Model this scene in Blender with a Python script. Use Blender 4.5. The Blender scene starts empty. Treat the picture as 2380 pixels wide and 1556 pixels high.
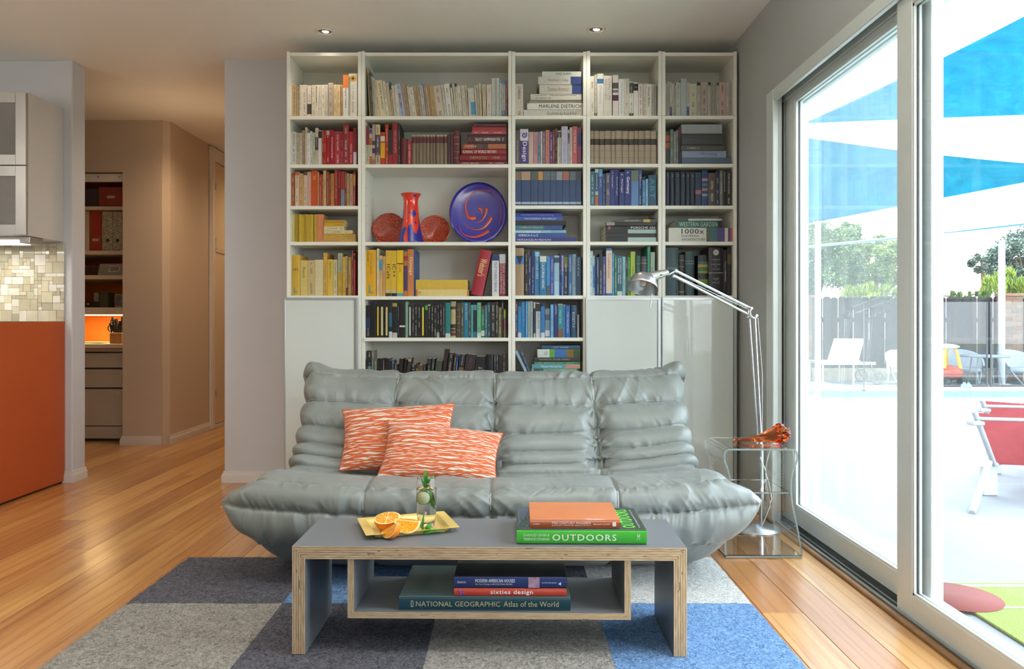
import bpy, bmesh, math, random
import numpy as np
from mathutils import Vector, Matrix, noise
R = random.Random(7)
S = bpy.context.scene
COL = bpy.context.collection
PI = math.pi

# ------------------------------------------------------------------ camera, sky, sun, lights, exposure
EYE = 0.938; FPX = 1750.0; VX, VY = 1180.0, 745.0
def at(px, py, Y):            # a point of the room seen at a pixel of the photograph, at distance Y
    return Vector(((px - VX) * Y / FPX, Y, EYE - (py - VY) * Y / FPX))
def ax(px, Y): return (px - VX) * Y / FPX
def az(py, Y): return EYE - (py - VY) * Y / FPX

cam_d = bpy.data.cameras.new('camera'); cam = bpy.data.objects.new('camera', cam_d); COL.objects.link(cam)
cam.location = (0, 0, EYE); cam.rotation_euler = (PI / 2, 0, 0)
cam_d.sensor_width = 36.0; cam_d.lens = FPX / 2380 * 36; cam_d.shift_x = 10 / 2380; cam_d.shift_y = -33 / 2380
cam_d.clip_start = 0.05; cam_d.clip_end = 200
S.camera = cam
S.view_settings.view_transform = 'Standard'; S.view_settings.look = 'None'
S.view_settings.gamma = 1.0; S.view_settings.use_curve_mapping = False
S.view_settings.exposure = 0.0
S.cycles.max_bounces = 20; S.cycles.transmission_bounces = 20; S.cycles.transparent_max_bounces = 24

def lin(c):
    c = c / 255.0
    return c / 12.92 if c <= 0.04045 else ((c + 0.055) / 1.055) ** 2.4
def hexc(h, k=1.0):
    if len(h) == 3: h = ''.join(q * 2 for q in h)
    return tuple(min(0.9, lin(int(h[i:i + 2], 16)) * k) for i in (0, 2, 4)) + (1.0,)

W = bpy.data.worlds.new('sky'); S.world = W; W.use_nodes = True
nt = W.node_tree; nt.nodes.clear()
wo = nt.nodes.new('ShaderNodeOutputWorld'); bg = nt.nodes.new('ShaderNodeBackground')
tc = nt.nodes.new('ShaderNodeTexCoord'); sp = nt.nodes.new('ShaderNodeSeparateXYZ'); cr = nt.nodes.new('ShaderNodeValToRGB')
nt.links.new(tc.outputs['Generated'], sp.inputs[0]); nt.links.new(sp.outputs['Z'], cr.inputs[0])
cr.color_ramp.elements[0].position = 0.0; cr.color_ramp.elements[0].color = (0.97, 1.0, 1.02, 1)
cr.color_ramp.elements[1].position = 0.9; cr.color_ramp.elements[1].color = (0.80, 0.93, 1.08, 1)
nt.links.new(cr.outputs[0], bg.inputs[0]); bg.inputs[1].default_value = SKY = 8.6
nt.links.new(bg.outputs[0], wo.inputs[0])

def light(name, kind, loc, power, color=(1, 1, 1), rot=(0, 0, 0), size=0.1, size_y=None, spot=None, blend=0.5):
    d = bpy.data.lights.new(name, kind); d.energy = power; d.color = color
    if kind == 'AREA':
        d.size = size
        if size_y: d.shape = 'RECTANGLE'; d.size_y = size_y
    elif kind in ('POINT', 'SPOT'):
        d.shadow_soft_size = size
        if spot: d.spot_size = spot; d.spot_blend = blend
    elif kind == 'SUN': d.angle = size
    o = bpy.data.objects.new(name, d); COL.objects.link(o); o.location = loc; o.rotation_euler = rot
    return o
sun = light('sun', 'SUN', (0, 0, 10), 9.0, (1, 0.97, 0.92), size=0.02)
sd = Vector((1.0, -0.12, -1.35)).normalized()
sun.rotation_euler = sd.to_track_quat('-Z', 'Y').to_euler()
WARM = (1.0, 0.72, 0.45)
WARM2 = (1.0, 0.9, 0.79)
# the room's recessed ceiling lamps (two in view, the others unseen, added to brighten the room)
DOWN = [(-0.951, 3.916), (0.455, 3.887)]
for (x, y) in DOWN:
    light('downlight_lamp', 'SPOT', (x, y, 2.425), 4.5, WARM2, (0.0, 0, 0), 0.03, spot=2.1, blend=0.8)
for (x, y) in ((-0.95, 1.6), (0.45, 1.6), (-0.95, -0.4), (0.45, -0.4), (-2.2, 2.6), (-2.2, 0.6)):
    light('downlight_lamp', 'SPOT', (x, y, 2.42), 26, WARM2, (0, 0, 0), 0.05, spot=2.6, blend=0.9)
light('hall_ceiling_lamp', 'SPOT', (-2.05, 5.3, 2.42), 54, WARM, size=0.1, spot=2.7, blend=.9)
light('hall_ceiling_fill', 'SPOT', (-2.3, 5.2, 1.9), 3, WARM, (PI, 0, 0), .15, spot=2.8, blend=.9)  # added fill aimed up to brighten the hall ceiling, no real fitting
light('hall_end_lamp', 'SPOT', (-2.0, 7.0, 2.42), 34, WARM, size=0.1, spot=2.7, blend=.9)
light('kitchen_fill', 'POINT', (-3.3, 2.2, 1.9), 30, WARM2, size=0.3)  # unseen fill added on the kitchen side to lift the ceiling
light('ceiling_fill', 'SPOT', (0.25, 1.8, 1.8), 110, (1, .97, .90), (PI, 0, 0), 0.15, spot=2.95, blend=.9)  # added upward fill, out of view, brightens the ceiling above the shelves

# ------------------------------------------------------------------ materials
MATS = {}
def new_mat(name):
    m = bpy.data.materials.new(name); m.use_nodes = True; nt = m.node_tree
    b = nt.nodes['Principled BSDF']; return m, nt, b
def N(nt, t, **kw):
    n = nt.nodes.new(t)
    for k, v in kw.items():
        if k.startswith('_'): setattr(n, k[1:], v)
        else: n.inputs[k.replace('__', ' ')].default_value = v
    return n
def ramp(nt, stops, src=None, interp='LINEAR'):
    r = nt.nodes.new('ShaderNodeValToRGB'); r.color_ramp.interpolation = interp
    el = r.color_ramp.elements
    while len(el) < len(stops): el.new(0.5)
    for e, (p, c) in zip(el, stops): e.position = p; e.color = c
    if src: nt.links.new(src, r.inputs[0])
    return r
def math_(nt, op, a, b=None, c=None):
    n = nt.nodes.new('ShaderNodeMath'); n.operation = op
    for i, v in enumerate((a, b, c)):
        if v is None: continue
        if isinstance(v, (int, float)): n.inputs[i].default_value = v
        else: nt.links.new(v, n.inputs[i])
    return n.outputs[0]
def mixc(nt, f, a, b, mode='MIX'):
    n = nt.nodes.new('ShaderNodeMix'); n.data_type = 'RGBA'; n.blend_type = mode
    for i, v in ((0, f), (6, a), (7, b)):
        if isinstance(v, (int, float)): n.inputs[i].default_value = v
        elif isinstance(v, tuple): n.inputs[i].default_value = v
        else: nt.links.new(v, n.inputs[i])
    return n.outputs[2]
def bump(nt, b, h, strength=0.3, dist=0.01):
    n = nt.nodes.new('ShaderNodeBump'); n.inputs['Strength'].default_value = strength; n.inputs['Distance'].default_value = dist
    nt.links.new(h, n.inputs['Height']); nt.links.new(n.outputs[0], b.inputs['Normal']); return n

def plain(name, col, rough=0.5, metal=0.0, coat=0.0, var=0.06, nscale=8.0, bmp=0.05, bscale=200.0, bdist=0.001, spec=0.5, k=1.0, trans=0.0, sub=0.0):
    """painted / plastic / metal surface with a little mottling and fine relief"""
    if name in MATS: return MATS[name]
    m, nt, b = new_mat(name); c = hexc(col, k) if isinstance(col, str) else col
    t = N(nt, 'ShaderNodeTexCoord'); n = N(nt, 'ShaderNodeTexNoise', Scale=nscale, Detail=4.0)
    nt.links.new(t.outputs['Object'], n.inputs['Vector'])
    lo = tuple(q * (1 - var) for q in c[:3]) + (1,); hi = tuple(min(1, q * (1 + var)) for q in c[:3]) + (1,)
    r = ramp(nt, [(0.3, lo), (0.7, hi)], n.outputs[0]); nt.links.new(r.outputs[0], b.inputs['Base Color'])
    b.inputs['Roughness'].default_value = rough; b.inputs['Metallic'].default_value = metal
    b.inputs['Coat Weight'].default_value = coat; b.inputs['Specular IOR Level'].default_value = spec
    if sub: b.inputs['Subsurface Weight'].default_value = sub; b.inputs['Subsurface Radius'].default_value = (0.01, 0.006, 0.003)
    if bmp:
        n2 = N(nt, 'ShaderNodeTexNoise', Scale=bscale, Detail=3.0); nt.links.new(t.outputs['Object'], n2.inputs['Vector'])
        bump(nt, b, n2.outputs[0], bmp, bdist)
    MATS[name] = m; return m
def emit(name, col, s):
    m, nt, b = new_mat(name); b.inputs['Base Color'].default_value = (0.8, 0.8, 0.8, 1)
    b.inputs['Emission Color'].default_value = col; b.inputs['Emission Strength'].default_value = s
    MATS[name] = m; return m
def clear(name, col=(1, 1, 1, 1), rough=0.0, ior=1.45):
    m, nt, b = new_mat(name); b.inputs['Base Color'].default_value = col; b.inputs['Roughness'].default_value = rough
    b.inputs['IOR'].default_value = ior; b.inputs['Transmission Weight'].default_value = 1.0
    MATS[name] = m; return m
def sheet_glass(name, tint=(0.96, 0.99, 0.98, 1), veil=0.0, veil_col=(0.9, 0.95, 1, 1)):
    """pane: lets light through, mirrors by Fresnel; veil = white mixed in: fine mesh, and on panes a painted haze"""
    m, nt, b = new_mat(name); nt.nodes.remove(b); out = nt.nodes['Material Output']
    tr = N(nt, 'ShaderNodeBsdfTransparent', Color=tint); gl = N(nt, 'ShaderNodeBsdfGlossy', Roughness=0.01)
    mx = N(nt, 'ShaderNodeMixShader'); ge = nt.nodes.new('ShaderNodeNewGeometry'); dt = nt.nodes.new('ShaderNodeVectorMath'); dt.operation = 'DOT_PRODUCT'
    nt.links.new(ge.outputs['Normal'], dt.inputs[0]); nt.links.new(ge.outputs['Incoming'], dt.inputs[1])   # Schlick's curve, alike from both sides of the pane
    fs = math_(nt, 'MULTIPLY_ADD', math_(nt, 'POWER', math_(nt, 'SUBTRACT', 1.0, math_(nt, 'ABSOLUTE', dt.outputs['Value'])), 5.0), 0.9, 0.035)
    nt.links.new(fs, mx.inputs[0]); nt.links.new(tr.outputs[0], mx.inputs[1]); nt.links.new(gl.outputs[0], mx.inputs[2])
    last = mx.outputs[0]
    if veil:
        tl = N(nt, 'ShaderNodeBsdfTranslucent', Color=veil_col); df = N(nt, 'ShaderNodeBsdfDiffuse', Color=veil_col)
        m2 = N(nt, 'ShaderNodeMixShader'); m2.inputs[0].default_value = 0.6
        nt.links.new(df.outputs[0], m2.inputs[1]); nt.links.new(tl.outputs[0], m2.inputs[2])
        t = N(nt, 'ShaderNodeTexCoord'); n = N(nt, 'ShaderNodeTexNoise', Scale=6.0, Detail=3.0); nt.links.new(t.outputs['Object'], n.inputs['Vector'])
        f = math_(nt, 'MULTIPLY_ADD', n.outputs[0], veil * 0.5, veil * 0.75)
        m3 = N(nt, 'ShaderNodeMixShader'); nt.links.new(f, m3.inputs[0]); nt.links.new(last, m3.inputs[1]); nt.links.new(m2.outputs[0], m3.inputs[2]); last = m3.outputs[0]
    nt.links.new(last, out.inputs[0]); MATS[name] = m; return m

# ------------------------------------------------------------------ mesh builder
class MB:
    def __init__(s): s.v = []; s.f = []; s.mi = []; s.col = []; s.uv = []; s.smooth = []
    def add(s, verts, faces, mi=0, col=None, uv=None, smooth=False, M=None):
        o = len(s.v)
        if M is not None: verts = [M @ Vector(p) for p in verts]
        s.v += [tuple(p) for p in verts]
        for k, f in enumerate(faces):
            s.f.append(tuple(i + o for i in f)); s.mi.append(mi); s.smooth.append(smooth)
            s.col.append(col[k] if isinstance(col, list) else col)
            s.uv.append(uv[k] if uv else None)
        return s
    def box(s, x0, x1, y0, y1, z0, z1, b=0.0, mi=0, M=None, col=None):
        if x0 > x1: x0, x1 = x1, x0
        if y0 > y1: y0, y1 = y1, y0
        if z0 > z1: z0, z1 = z1, z0
        if b <= 0:
            v = [(x, y, z) for x in (x0, x1) for y in (y0, y1) for z in (z0, z1)]
            f = [(0, 1, 3, 2), (4, 6, 7, 5), (0, 4, 5, 1), (2, 3, 7, 6), (0, 2, 6, 4), (1, 5, 7, 3)]
            return s.add(v, f, mi, col, M=M)
        b = min(b, (x1 - x0) * .49, (y1 - y0) * .49, (z1 - z0) * .49)
        bm = bmesh.new(); bmesh.ops.create_cube(bm, size=1)
        for v in bm.verts: v.co = Vector(((x0 + x1) / 2 + v.co.x * (x1 - x0), (y0 + y1) / 2 + v.co.y * (y1 - y0), (z0 + z1) / 2 + v.co.z * (z1 - z0)))
        bmesh.ops.bevel(bm, geom=bm.edges[:], offset=b, segments=1, affect='EDGES', profile=0.5)
        bm.verts.index_update()
        s.add([v.co[:] for v in bm.verts], [tuple(v.index for v in f.verts) for f in bm.faces], mi, col, M=M); bm.free(); return s
    def tube(s, pts, r, n=8, mi=0, cap=True, M=None, smooth=True):
        pts = [Vector(p) for p in pts]; rs = r if isinstance(r, (list, tuple)) else [r] * len(pts)
        vs = []; T0 = None
        for i, p in enumerate(pts):
            t = (pts[min(i + 1, len(pts) - 1)] - pts[max(i - 1, 0)]).normalized()
            if T0 is None:
                a = Vector((0, 0, 1)) if abs(t.z) < 0.9 else Vector((1, 0, 0)); u = t.cross(a).normalized()
            else:
                u = (u - t * u.dot(t)).normalized()
            T0 = t; w = t.cross(u)
            for k in range(n):
                a = 2 * PI * k / n; vs.append(p + (u * math.cos(a) + w * math.sin(a)) * rs[i])
        fs = [(i * n + k, i * n + (k + 1) % n, (i + 1) * n + (k + 1) % n, (i + 1) * n + k) for i in range(len(pts) - 1) for k in range(n)]
        s.add(vs, fs, mi, smooth=smooth, M=M)
        if cap:
            s.add([vs[k] for k in range(n)][::-1], [tuple(range(n))], mi, M=M)
            s.add(vs[-n:], [tuple(range(n))], mi, M=M)
        return s
    def lathe(s, prof, n=32, c=(0, 0, 0), mi=0, M=None, smooth=True, arc=2 * PI):
        vs = []; m = n if arc >= 2 * PI - 1e-6 else n + 1
        for (r, z) in prof:
            for k in range(m):
                a = arc * k / n; vs.append((c[0] + r * math.cos(a), c[1] + r * math.sin(a), c[2] + z))
        fs = []
        for i in range(len(prof) - 1):
            for k in range(n):
                a, b = i * m + k, i * m + (k + 1) % m
                fs.append((a, b, b + m, a + m))
        return s.add(vs, fs, mi, smooth=smooth, M=M)
    def prism(s, poly, z0, z1, mi=0, M=None, col=None):
        """polygon in XY extruded in Z"""
        n = len(poly); v = [(x, y, z0) for x, y in poly] + [(x, y, z1) for x, y in poly]
        f = [tuple(range(n))[::-1], tuple(range(n, 2 * n))] + [(i, (i + 1) % n, n + (i + 1) % n, n + i) for i in range(n)]
        return s.add(v, f, mi, col, M=M)
    def sphere(s, c, r, n=16, m=10, mi=0, M=None):
        if not isinstance(r, (tuple, list)): r = (r, r, r)
        vs = [(c[0] + r[0] * math.sin(PI * i / m) * math.cos(2 * PI * k / n), c[1] + r[1] * math.sin(PI * i / m) * math.sin(2 * PI * k / n), c[2] + r[2] * math.cos(PI * i / m)) for i in range(m + 1) for k in range(n)]
        fs = [(i * n + k, (i + 1) * n + k, (i + 1) * n + (k + 1) % n, i * n + (k + 1) % n) for i in range(m) for k in range(n)]
        return s.add(vs, fs, mi, smooth=True, M=M)

def link(name, data, parent=None, loc=(0, 0, 0)):
    o = bpy.data.objects.new(name, data); COL.objects.link(o); o.location = loc
    if parent: o.parent = parent
    return o
ORG = {}
def empty(name, label, cat, loc=(0, 0, 0), group=None, rot=(0, 0, 0), kind=None):
    o = link(name, None, None, loc); o.empty_display_size = 0.05; o.rotation_euler = rot
    if label: o['label'] = label
    if cat: o['category'] = cat
    if group: o['group'] = group
    if kind: o['kind'] = kind
    ORG[o.name] = Vector(loc); return o
def obj(name, mb, mats, parent=None, local=False, label=None, cat=None, group=None, kind=None, recalc=True):
    """links MB as ONE mesh object. local=False: vertices are in room coordinates and are moved into the parent's frame"""
    org = Vector((0, 0, 0))
    if parent is not None: org = ORG.get(parent.name, Vector((0, 0, 0)))
    loc = Vector((0, 0, 0))
    vs = mb.v
    if not local and parent is not None: vs = [(v[0] - org[0], v[1] - org[1], v[2] - org[2]) for v in vs]
    if parent is None and not local:
        xs = [v[0] for v in vs]; ys = [v[1] for v in vs]; zs = [v[2] for v in vs]
        loc = Vector(((min(xs) + max(xs)) / 2, (min(ys) + max(ys)) / 2, min(zs)))
        vs = [(v[0] - loc[0], v[1] - loc[1], v[2] - loc[2]) for v in vs]; org = loc
    me = bpy.data.meshes.new(name); me.from_pydata(vs, [], mb.f)
    if not isinstance(mats, (list, tuple)): mats = [mats]
    for m in mats: me.materials.append(m)
    me.polygons.foreach_set('material_index', mb.mi); me.polygons.foreach_set('use_smooth', mb.smooth)
    if any(c is not None for c in mb.col):
        a = me.color_attributes.new('Col', 'FLOAT_COLOR', 'CORNER'); buf = []
        for f, c in zip(mb.f, mb.col): buf += list(c or (.5, .5, .5, 1)) * len(f)
        a.data.foreach_set('color', buf)
    if any(u is not None for u in mb.uv):
        l = me.uv_layers.new(name='UVMap'); buf = []
        for f, u in zip(mb.f, mb.uv):
            for i in range(len(f)): buf += list(u[i]) if u else [0, -5]
        l.data.foreach_set('uv', buf)
    if recalc:
        bm = bmesh.new(); bm.from_mesh(me); bmesh.ops.recalc_face_normals(bm, faces=bm.faces); bm.to_mesh(me); bm.free()
    me.update()
    o = link(name, me, parent, loc); ORG[o.name] = org if parent is not None else loc
    if label: o['label'] = label
    if cat: o['category'] = cat
    if group: o['group'] = group
    if kind: o['kind'] = kind
    return o
def struct(name, mb, mat, parent=None): return obj(name, mb, mat, parent, kind='structure' if parent is None else None)

FONT_CACHE = {}
def text_mesh(txt, res=2, fat=0.0):
    """outline letters as a flat mesh normalised to its own box: returns verts (x,y) list, faces, aspect"""
    if (txt, fat) in FONT_CACHE: return FONT_CACHE[(txt, fat)]
    c = bpy.data.curves.new('t', 'FONT'); c.body = txt; c.size = 1; c.resolution_u = res; c.fill_mode = 'FRONT'; c.space_character = 1.0 + fat * 3
    o = bpy.data.objects.new('t', c); me = bpy.data.meshes.new_from_object(o)
    v = [tuple(p.co[:2]) for p in me.vertices]; f = [tuple(p.vertices) for p in me.polygons]
    bpy.data.objects.remove(o); bpy.data.curves.remove(c); bpy.data.meshes.remove(me)
    x0 = min(p[0] for p in v); x1 = max(p[0] for p in v); y0 = min(p[1] for p in v); y1 = max(p[1] for p in v)
    FONT_CACHE[(txt, fat)] = ([(p[0] - x0, p[1] - y0) for p in v], f, x1 - x0, y1 - y0); return FONT_CACHE[(txt, fat)]
def put_text(mb, txt, O, X, Y, w, h, mi=0, keep=False, bold=0.0, fat=0.0):
    """letters in the rectangle O + X*[0,w] + Y*[0,h]; keep: keep letter proportions (centred)"""
    v, f, tw, th = text_mesh(txt, 2, fat); sx, sy = w / tw, h / th
    if keep: sx = sy = min(sx, sy)
    ox, oy = (w - tw * sx) / 2, (h - th * sy) / 2
    O, X, Y = Vector(O), Vector(X), Vector(Y)
    mb.add([O + X * (ox + p[0] * sx) + Y * (oy + p[1] * sy) for p in v], f, mi)
    if fat > .015:      # heavy letters: the outline laid down again a hair to each side
        k_ = fat * .55 * h; nz = X.cross(Y).normalized() * .00004
        for q, (dx, dy) in enumerate(((k_, 0), (-k_, 0), (0, k_ * .6), (0, -k_ * .6))): mb.add([O + nz * (q + 1) + X * (ox + p[0] * sx + dx) + Y * (oy + p[1] * sy + dy) for p in v], f, mi)
    if bold:
        nrm = X.cross(Y) * 0.00003
        for dx, dy in ((bold, 0), (-bold, 0), (0, bold), (0, -bold)):
            mb.add([O + nrm * (1 + dx * 10) + X * (ox + p[0] * sx + dx) + Y * (oy + p[1] * sy + dy) for p in v], f, mi)
def textobj(name, mb, mat, parent): return obj(name, mb, mat, parent, local=True, recalc=False)
# ------------------------------------------------------------------ room shell
XR = 1.235; YB = 4.356; CZ = 2.444; XK = -2.52; XL = -4.3; YF = -1.6; YH = 5.66
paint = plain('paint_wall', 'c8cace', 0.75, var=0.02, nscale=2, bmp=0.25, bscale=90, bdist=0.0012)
paint_shaded = plain('paint_wall_shaded', 'a9adac', 0.75, var=0.02, nscale=2, bmp=0.25, bscale=90, bdist=0.0012)  # wall paint darkened: the window-side wall's shade is put into its colour
paint_h = plain('paint_hall', 'c6b5a2', 0.75, var=0.02, nscale=2, bmp=0.2, bscale=90, bdist=0.001)
paint_c = plain('paint_ceiling', 'efeee8', 0.5, var=0.02, nscale=2, bmp=0.2, bscale=60, bdist=0.001)
trimw = plain('paint_trim', 'd9d4cf', 0.45, var=0.02, bmp=0.05)
alum = plain('white_aluminium', 'd6dedc', 0.35, 0.2, var=0.02, bmp=0.02)
alum_d = plain('track_dark', '2c2c2a', 0.5, bmp=0.05)
chrome = plain('track_metal', 'b5bdbf', 0.22, 0.9, var=0.02, bmp=0.02)

# floor: subfloor and single planks running into the room
def wood_floor():
    m, nt, b = new_mat('oak_floor')
    t = N(nt, 'ShaderNodeTexCoord'); oi = nt.nodes.new('ShaderNodeObjectInfo')
    off = nt.nodes.new('ShaderNodeVectorMath'); off.operation = 'MULTIPLY_ADD'
    nt.links.new(oi.outputs['Random'], off.inputs[0]); off.inputs[1].default_value = (37.0, 91.0, 13.0); nt.links.new(t.outputs['Object'], off.inputs[2])
    mp = N(nt, 'ShaderNodeMapping'); mp.inputs['Scale'].default_value = (1.0, 0.06, 1.0); nt.links.new(off.outputs[0], mp.inputs[0])
    n1 = N(nt, 'ShaderNodeTexNoise', Scale=9.0, Detail=5.0, Roughness=0.6, Distortion=1.2); nt.links.new(mp.outputs[0], n1.inputs['Vector'])
    w = N(nt, 'ShaderNodeTexWave', Scale=7.0, Distortion=9.0, Detail=3.0, Detail__Scale=1.4); w.bands_direction = 'X'; nt.links.new(mp.outputs[0], w.inputs['Vector'])
    mp2 = N(nt, 'ShaderNodeMapping'); mp2.inputs['Scale'].default_value = (60.0, 2.0, 60.0); nt.links.new(off.outputs[0], mp2.inputs[0])
    n2 = N(nt, 'ShaderNodeTexNoise', Scale=4.0, Detail=4.0); nt.links.new(mp2.outputs[0], n2.inputs['Vector'])
    base = ramp(nt, [(0.0, hexc('b07c4a')), (0.3, hexc('bf8c55')), (0.55, hexc('c9985c')), (0.8, hexc('d2a566')), (1.0, hexc('b98750'))], oi.outputs['Random'])
    g = ramp(nt, [(0.3, (0.62, 0.50, 0.40, 1)), (0.5, (1, 0.97, 0.93, 1)), (0.72, (1.08, 1.05, 1.0, 1))], n1.outputs[0])
    c1 = mixc(nt, 0.9, base.outputs[0], g.outputs[0], 'MULTIPLY')
    g2 = ramp(nt, [(0.0, (0.72, 0.62, 0.52, 1)), (0.35, (1, 1, 1, 1))], w.outputs[1]); c2 = mixc(nt, 0.6, c1, g2.outputs[0], 'MULTIPLY')
    g3 = ramp(nt, [(0.3, (0.85, 0.8, 0.75, 1)), (0.6, (1, 1, 1, 1))], n2.outputs[0]); c3 = mixc(nt, 0.5, c2, g3.outputs[0], 'MULTIPLY')
    nt.links.new(c3, b.inputs['Base Color']); b.inputs['Roughness'].default_value = 0.28; b.inputs['Coat Weight'].default_value = 0.35; b.inputs['Coat Roughness'].default_value = 0.16
    bump(nt, b, n2.outputs[0], 0.12, 0.001); return m
oak = wood_floor()
fl = MB(); fl.box(XL, 1.40, YF, 7.9, -0.12, -0.012)
floor = struct('floor', fl, plain('subfloor', '4a3320', 0.8))
PW = 0.133
i = 0; x = 1.213
while x > XL + 0.05:
    y = 0.6 + R.random() * 1.2 - 1.4
    while y < 7.8:
        L = R.choice((1.1, 1.5, 1.9, 2.3, 2.7)) * R.uniform(0.9, 1.1); y1 = min(y + L, 7.85)
        if y1 > 0.2 and (x > -2.6 or y < 6.0) and not (x > -1.65 and y > 4.4):
            p = MB(); g = 0.0006; dz = R.uniform(-0.0002, 0.0)
            p.box(x - PW + g, x - g, y + g, y1 - g, -0.012, dz, 0.0009)
            cx, cy = x - PW / 2, (y + y1) / 2
            p.v = [(a - cx, b_ - cy, c) for a, b_, c in p.v]
            o = obj('plank', p, oak, floor, local=True); o.location = (cx - floor.location.x, cy - floor.location.y, -floor.location.z)
        y = y1
    x -= PW

struct('ceiling', MB().box(XL, 1.40, YF, 7.9, CZ, CZ + 0.12), paint_c)
struct('roof', MB().box(XL - .3, 2.0, YF - .3, 8.2, CZ + 0.13, CZ + 0.3), plain('eave', 'b8b6b0', 0.8))
# back wall behind the bookcases, wall end beside the kitchen, hall walls
struct('wall_back', MB().box(-1.637, 1.40, YB, YB + 0.14, 0, CZ), paint)
struct('wall_kitchen', MB().box(XL, XK, YB, YB + 0.135, 0, CZ, 0.004), paint)
struct('wall_left', MB().box(XL - 0.1, XL, YF, YH, 0, CZ), paint)
m = MB(); m.box(XL, -.1, YF - .12, YF, 0, CZ); m.box(1.0, 1.4, YF - .12, YF, 0, CZ); m.box(-.1, 1.0, YF - .12, YF, 0, 1.15); m.box(-.1, 1.0, YF - .12, YF, 2.1, CZ)
struct('wall_front', m, paint)
m = MB()
for x_ in (-.1, .43, .95): m.box(x_, x_ + .05, YF - .07, YF - .03, .75, 2.1)
m.box(-.1, 1.0, YF - .07, YF - .03, .75, .8); m.box(-.1, 1.0, YF - .07, YF - .03, 2.05, 2.1)
struct('window_1', m, trimw)
struct('wall_hall_right', MB().box(-1.637, -1.50, YB + 0.14, 7.7, 0, CZ), paint_h)
struct('wall_hall_end', MB().box(-2.8, -1.5, 7.7, 7.8, 0, CZ), paint_h)
XN0, XN1, ZN = -3.62, ax(285, YH), az(400, YH)
w = MB(); w.box(XL, XN0, YH, YH + 0.1, 0, CZ); w.box(XN1, -2.6, YH, YH + 0.1, 0, CZ); w.box(XN0, XN1, YH, YH + 0.1, ZN, CZ)
w.prism([(-2.62, YH), (-2.555, YH + 0.04), (-2.555, YH + 0.2), (-2.62, YH + 0.2)], 0, CZ)
struct('wall_hall_back', w, paint_h)
struct('wall_hall_left', MB().box(-2.66, -2.555, YH + 0.2, 7.7, 0, CZ), paint_h)
orange_paint = plain('orange_paint', 'd9781e', 0.6, var=0.02)
w = MB(); w.box(XN0, XN1 + .02, 6.38, 6.45, 0, CZ)
struct('wall_alcove_back', w, orange_paint)
w = MB(); w.box(XN0 - .05, XN0, YH + .1, 6.38, 0, CZ); w.box(XN1, XN1 + .03, YH + .1, 6.38, 0, CZ)
struct('wall_alcove_side', w, paint_h)
# right wall with the opening of the sliding door
YJ, ZD, YN = 3.56, 2.006, 1.12
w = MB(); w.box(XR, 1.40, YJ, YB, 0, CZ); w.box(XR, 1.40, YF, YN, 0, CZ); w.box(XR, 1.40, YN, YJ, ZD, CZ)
struct('wall_right', w, paint_shaded)

def baseboard(name, segs, mat=trimw):
    b = MB()
    for (x0, x1, y0, y1, d) in segs:     # d: which way the wall faces
        for t, z0, z1 in ((0.015, 0, 0.043), (0.011, 0.043, 0.052), (0.007, 0.052, 0.066)):
            if d == '-y': b.box(x0 - (t if x0 < x1 else 0), x1 + t * 0, y0 - t, y0, z0, z1)
            if d == '-x': b.box(x0 - t, x0, y0, y1, z0, z1)
            if d == '+x': b.box(x0, x0 + t, y0 - t, y1, z0, z1)
    return struct(name, b, mat)
baseboard('baseboard_back', [(-1.637, 1.0, YB, YB, '-y')])
baseboard('baseboard_kitchen', [(-2.556, XK, YB, YB, '-y'), (XK, XK, YB, YB + .135, '+x')])
baseboard('baseboard_hall_back', [(XN1, -2.60, YH, YH, '-y')])
baseboard('baseboard_hall_left', [(-2.555, -2.555, YH + 0.04, 6.44, '+x')])
baseboard('baseboard_right', [(XR, XR, YJ, YB, '-x')])

# full-height closet door in the hall
d2 = empty('door_2', None, None, (-2.555, 6.9, 0), kind='structure')
f = MB(); f.box(-2.555, -2.535, 6.44, 6.53, 0, CZ - .01, 0.004); f.box(-2.535, -2.528, 6.455, 6.475, 0, CZ - .01, .002); f.box(-2.555, -2.535, 6.53, 7.4, 2.32, CZ - .01, 0.004); f.box(-2.555, -2.535, 6.53, 7.4, 0, .03)
obj('door_frame', f, trimw, d2)
glossy_cream = plain('glossy_cream', 'd8c6a8', 0.2, coat=0.6, var=0.02, bmp=0.02)
f = MB(); f.box(-2.553, -2.543, 6.545, 7.35, 0.035, 2.31, 0.003); f.box(-2.545, -2.536, 6.56, 7.3, 1.53, 1.58, .003)
obj('door_leaf', f, glossy_cream, d2)
f = MB()
for z in (0.3, 1.62, 2.1): f.tube([(-2.537, 6.537, z - .03), (-2.537, 6.537, z + .03)], 0.006, 8)
obj('hinge', f, chrome, d2)

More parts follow.
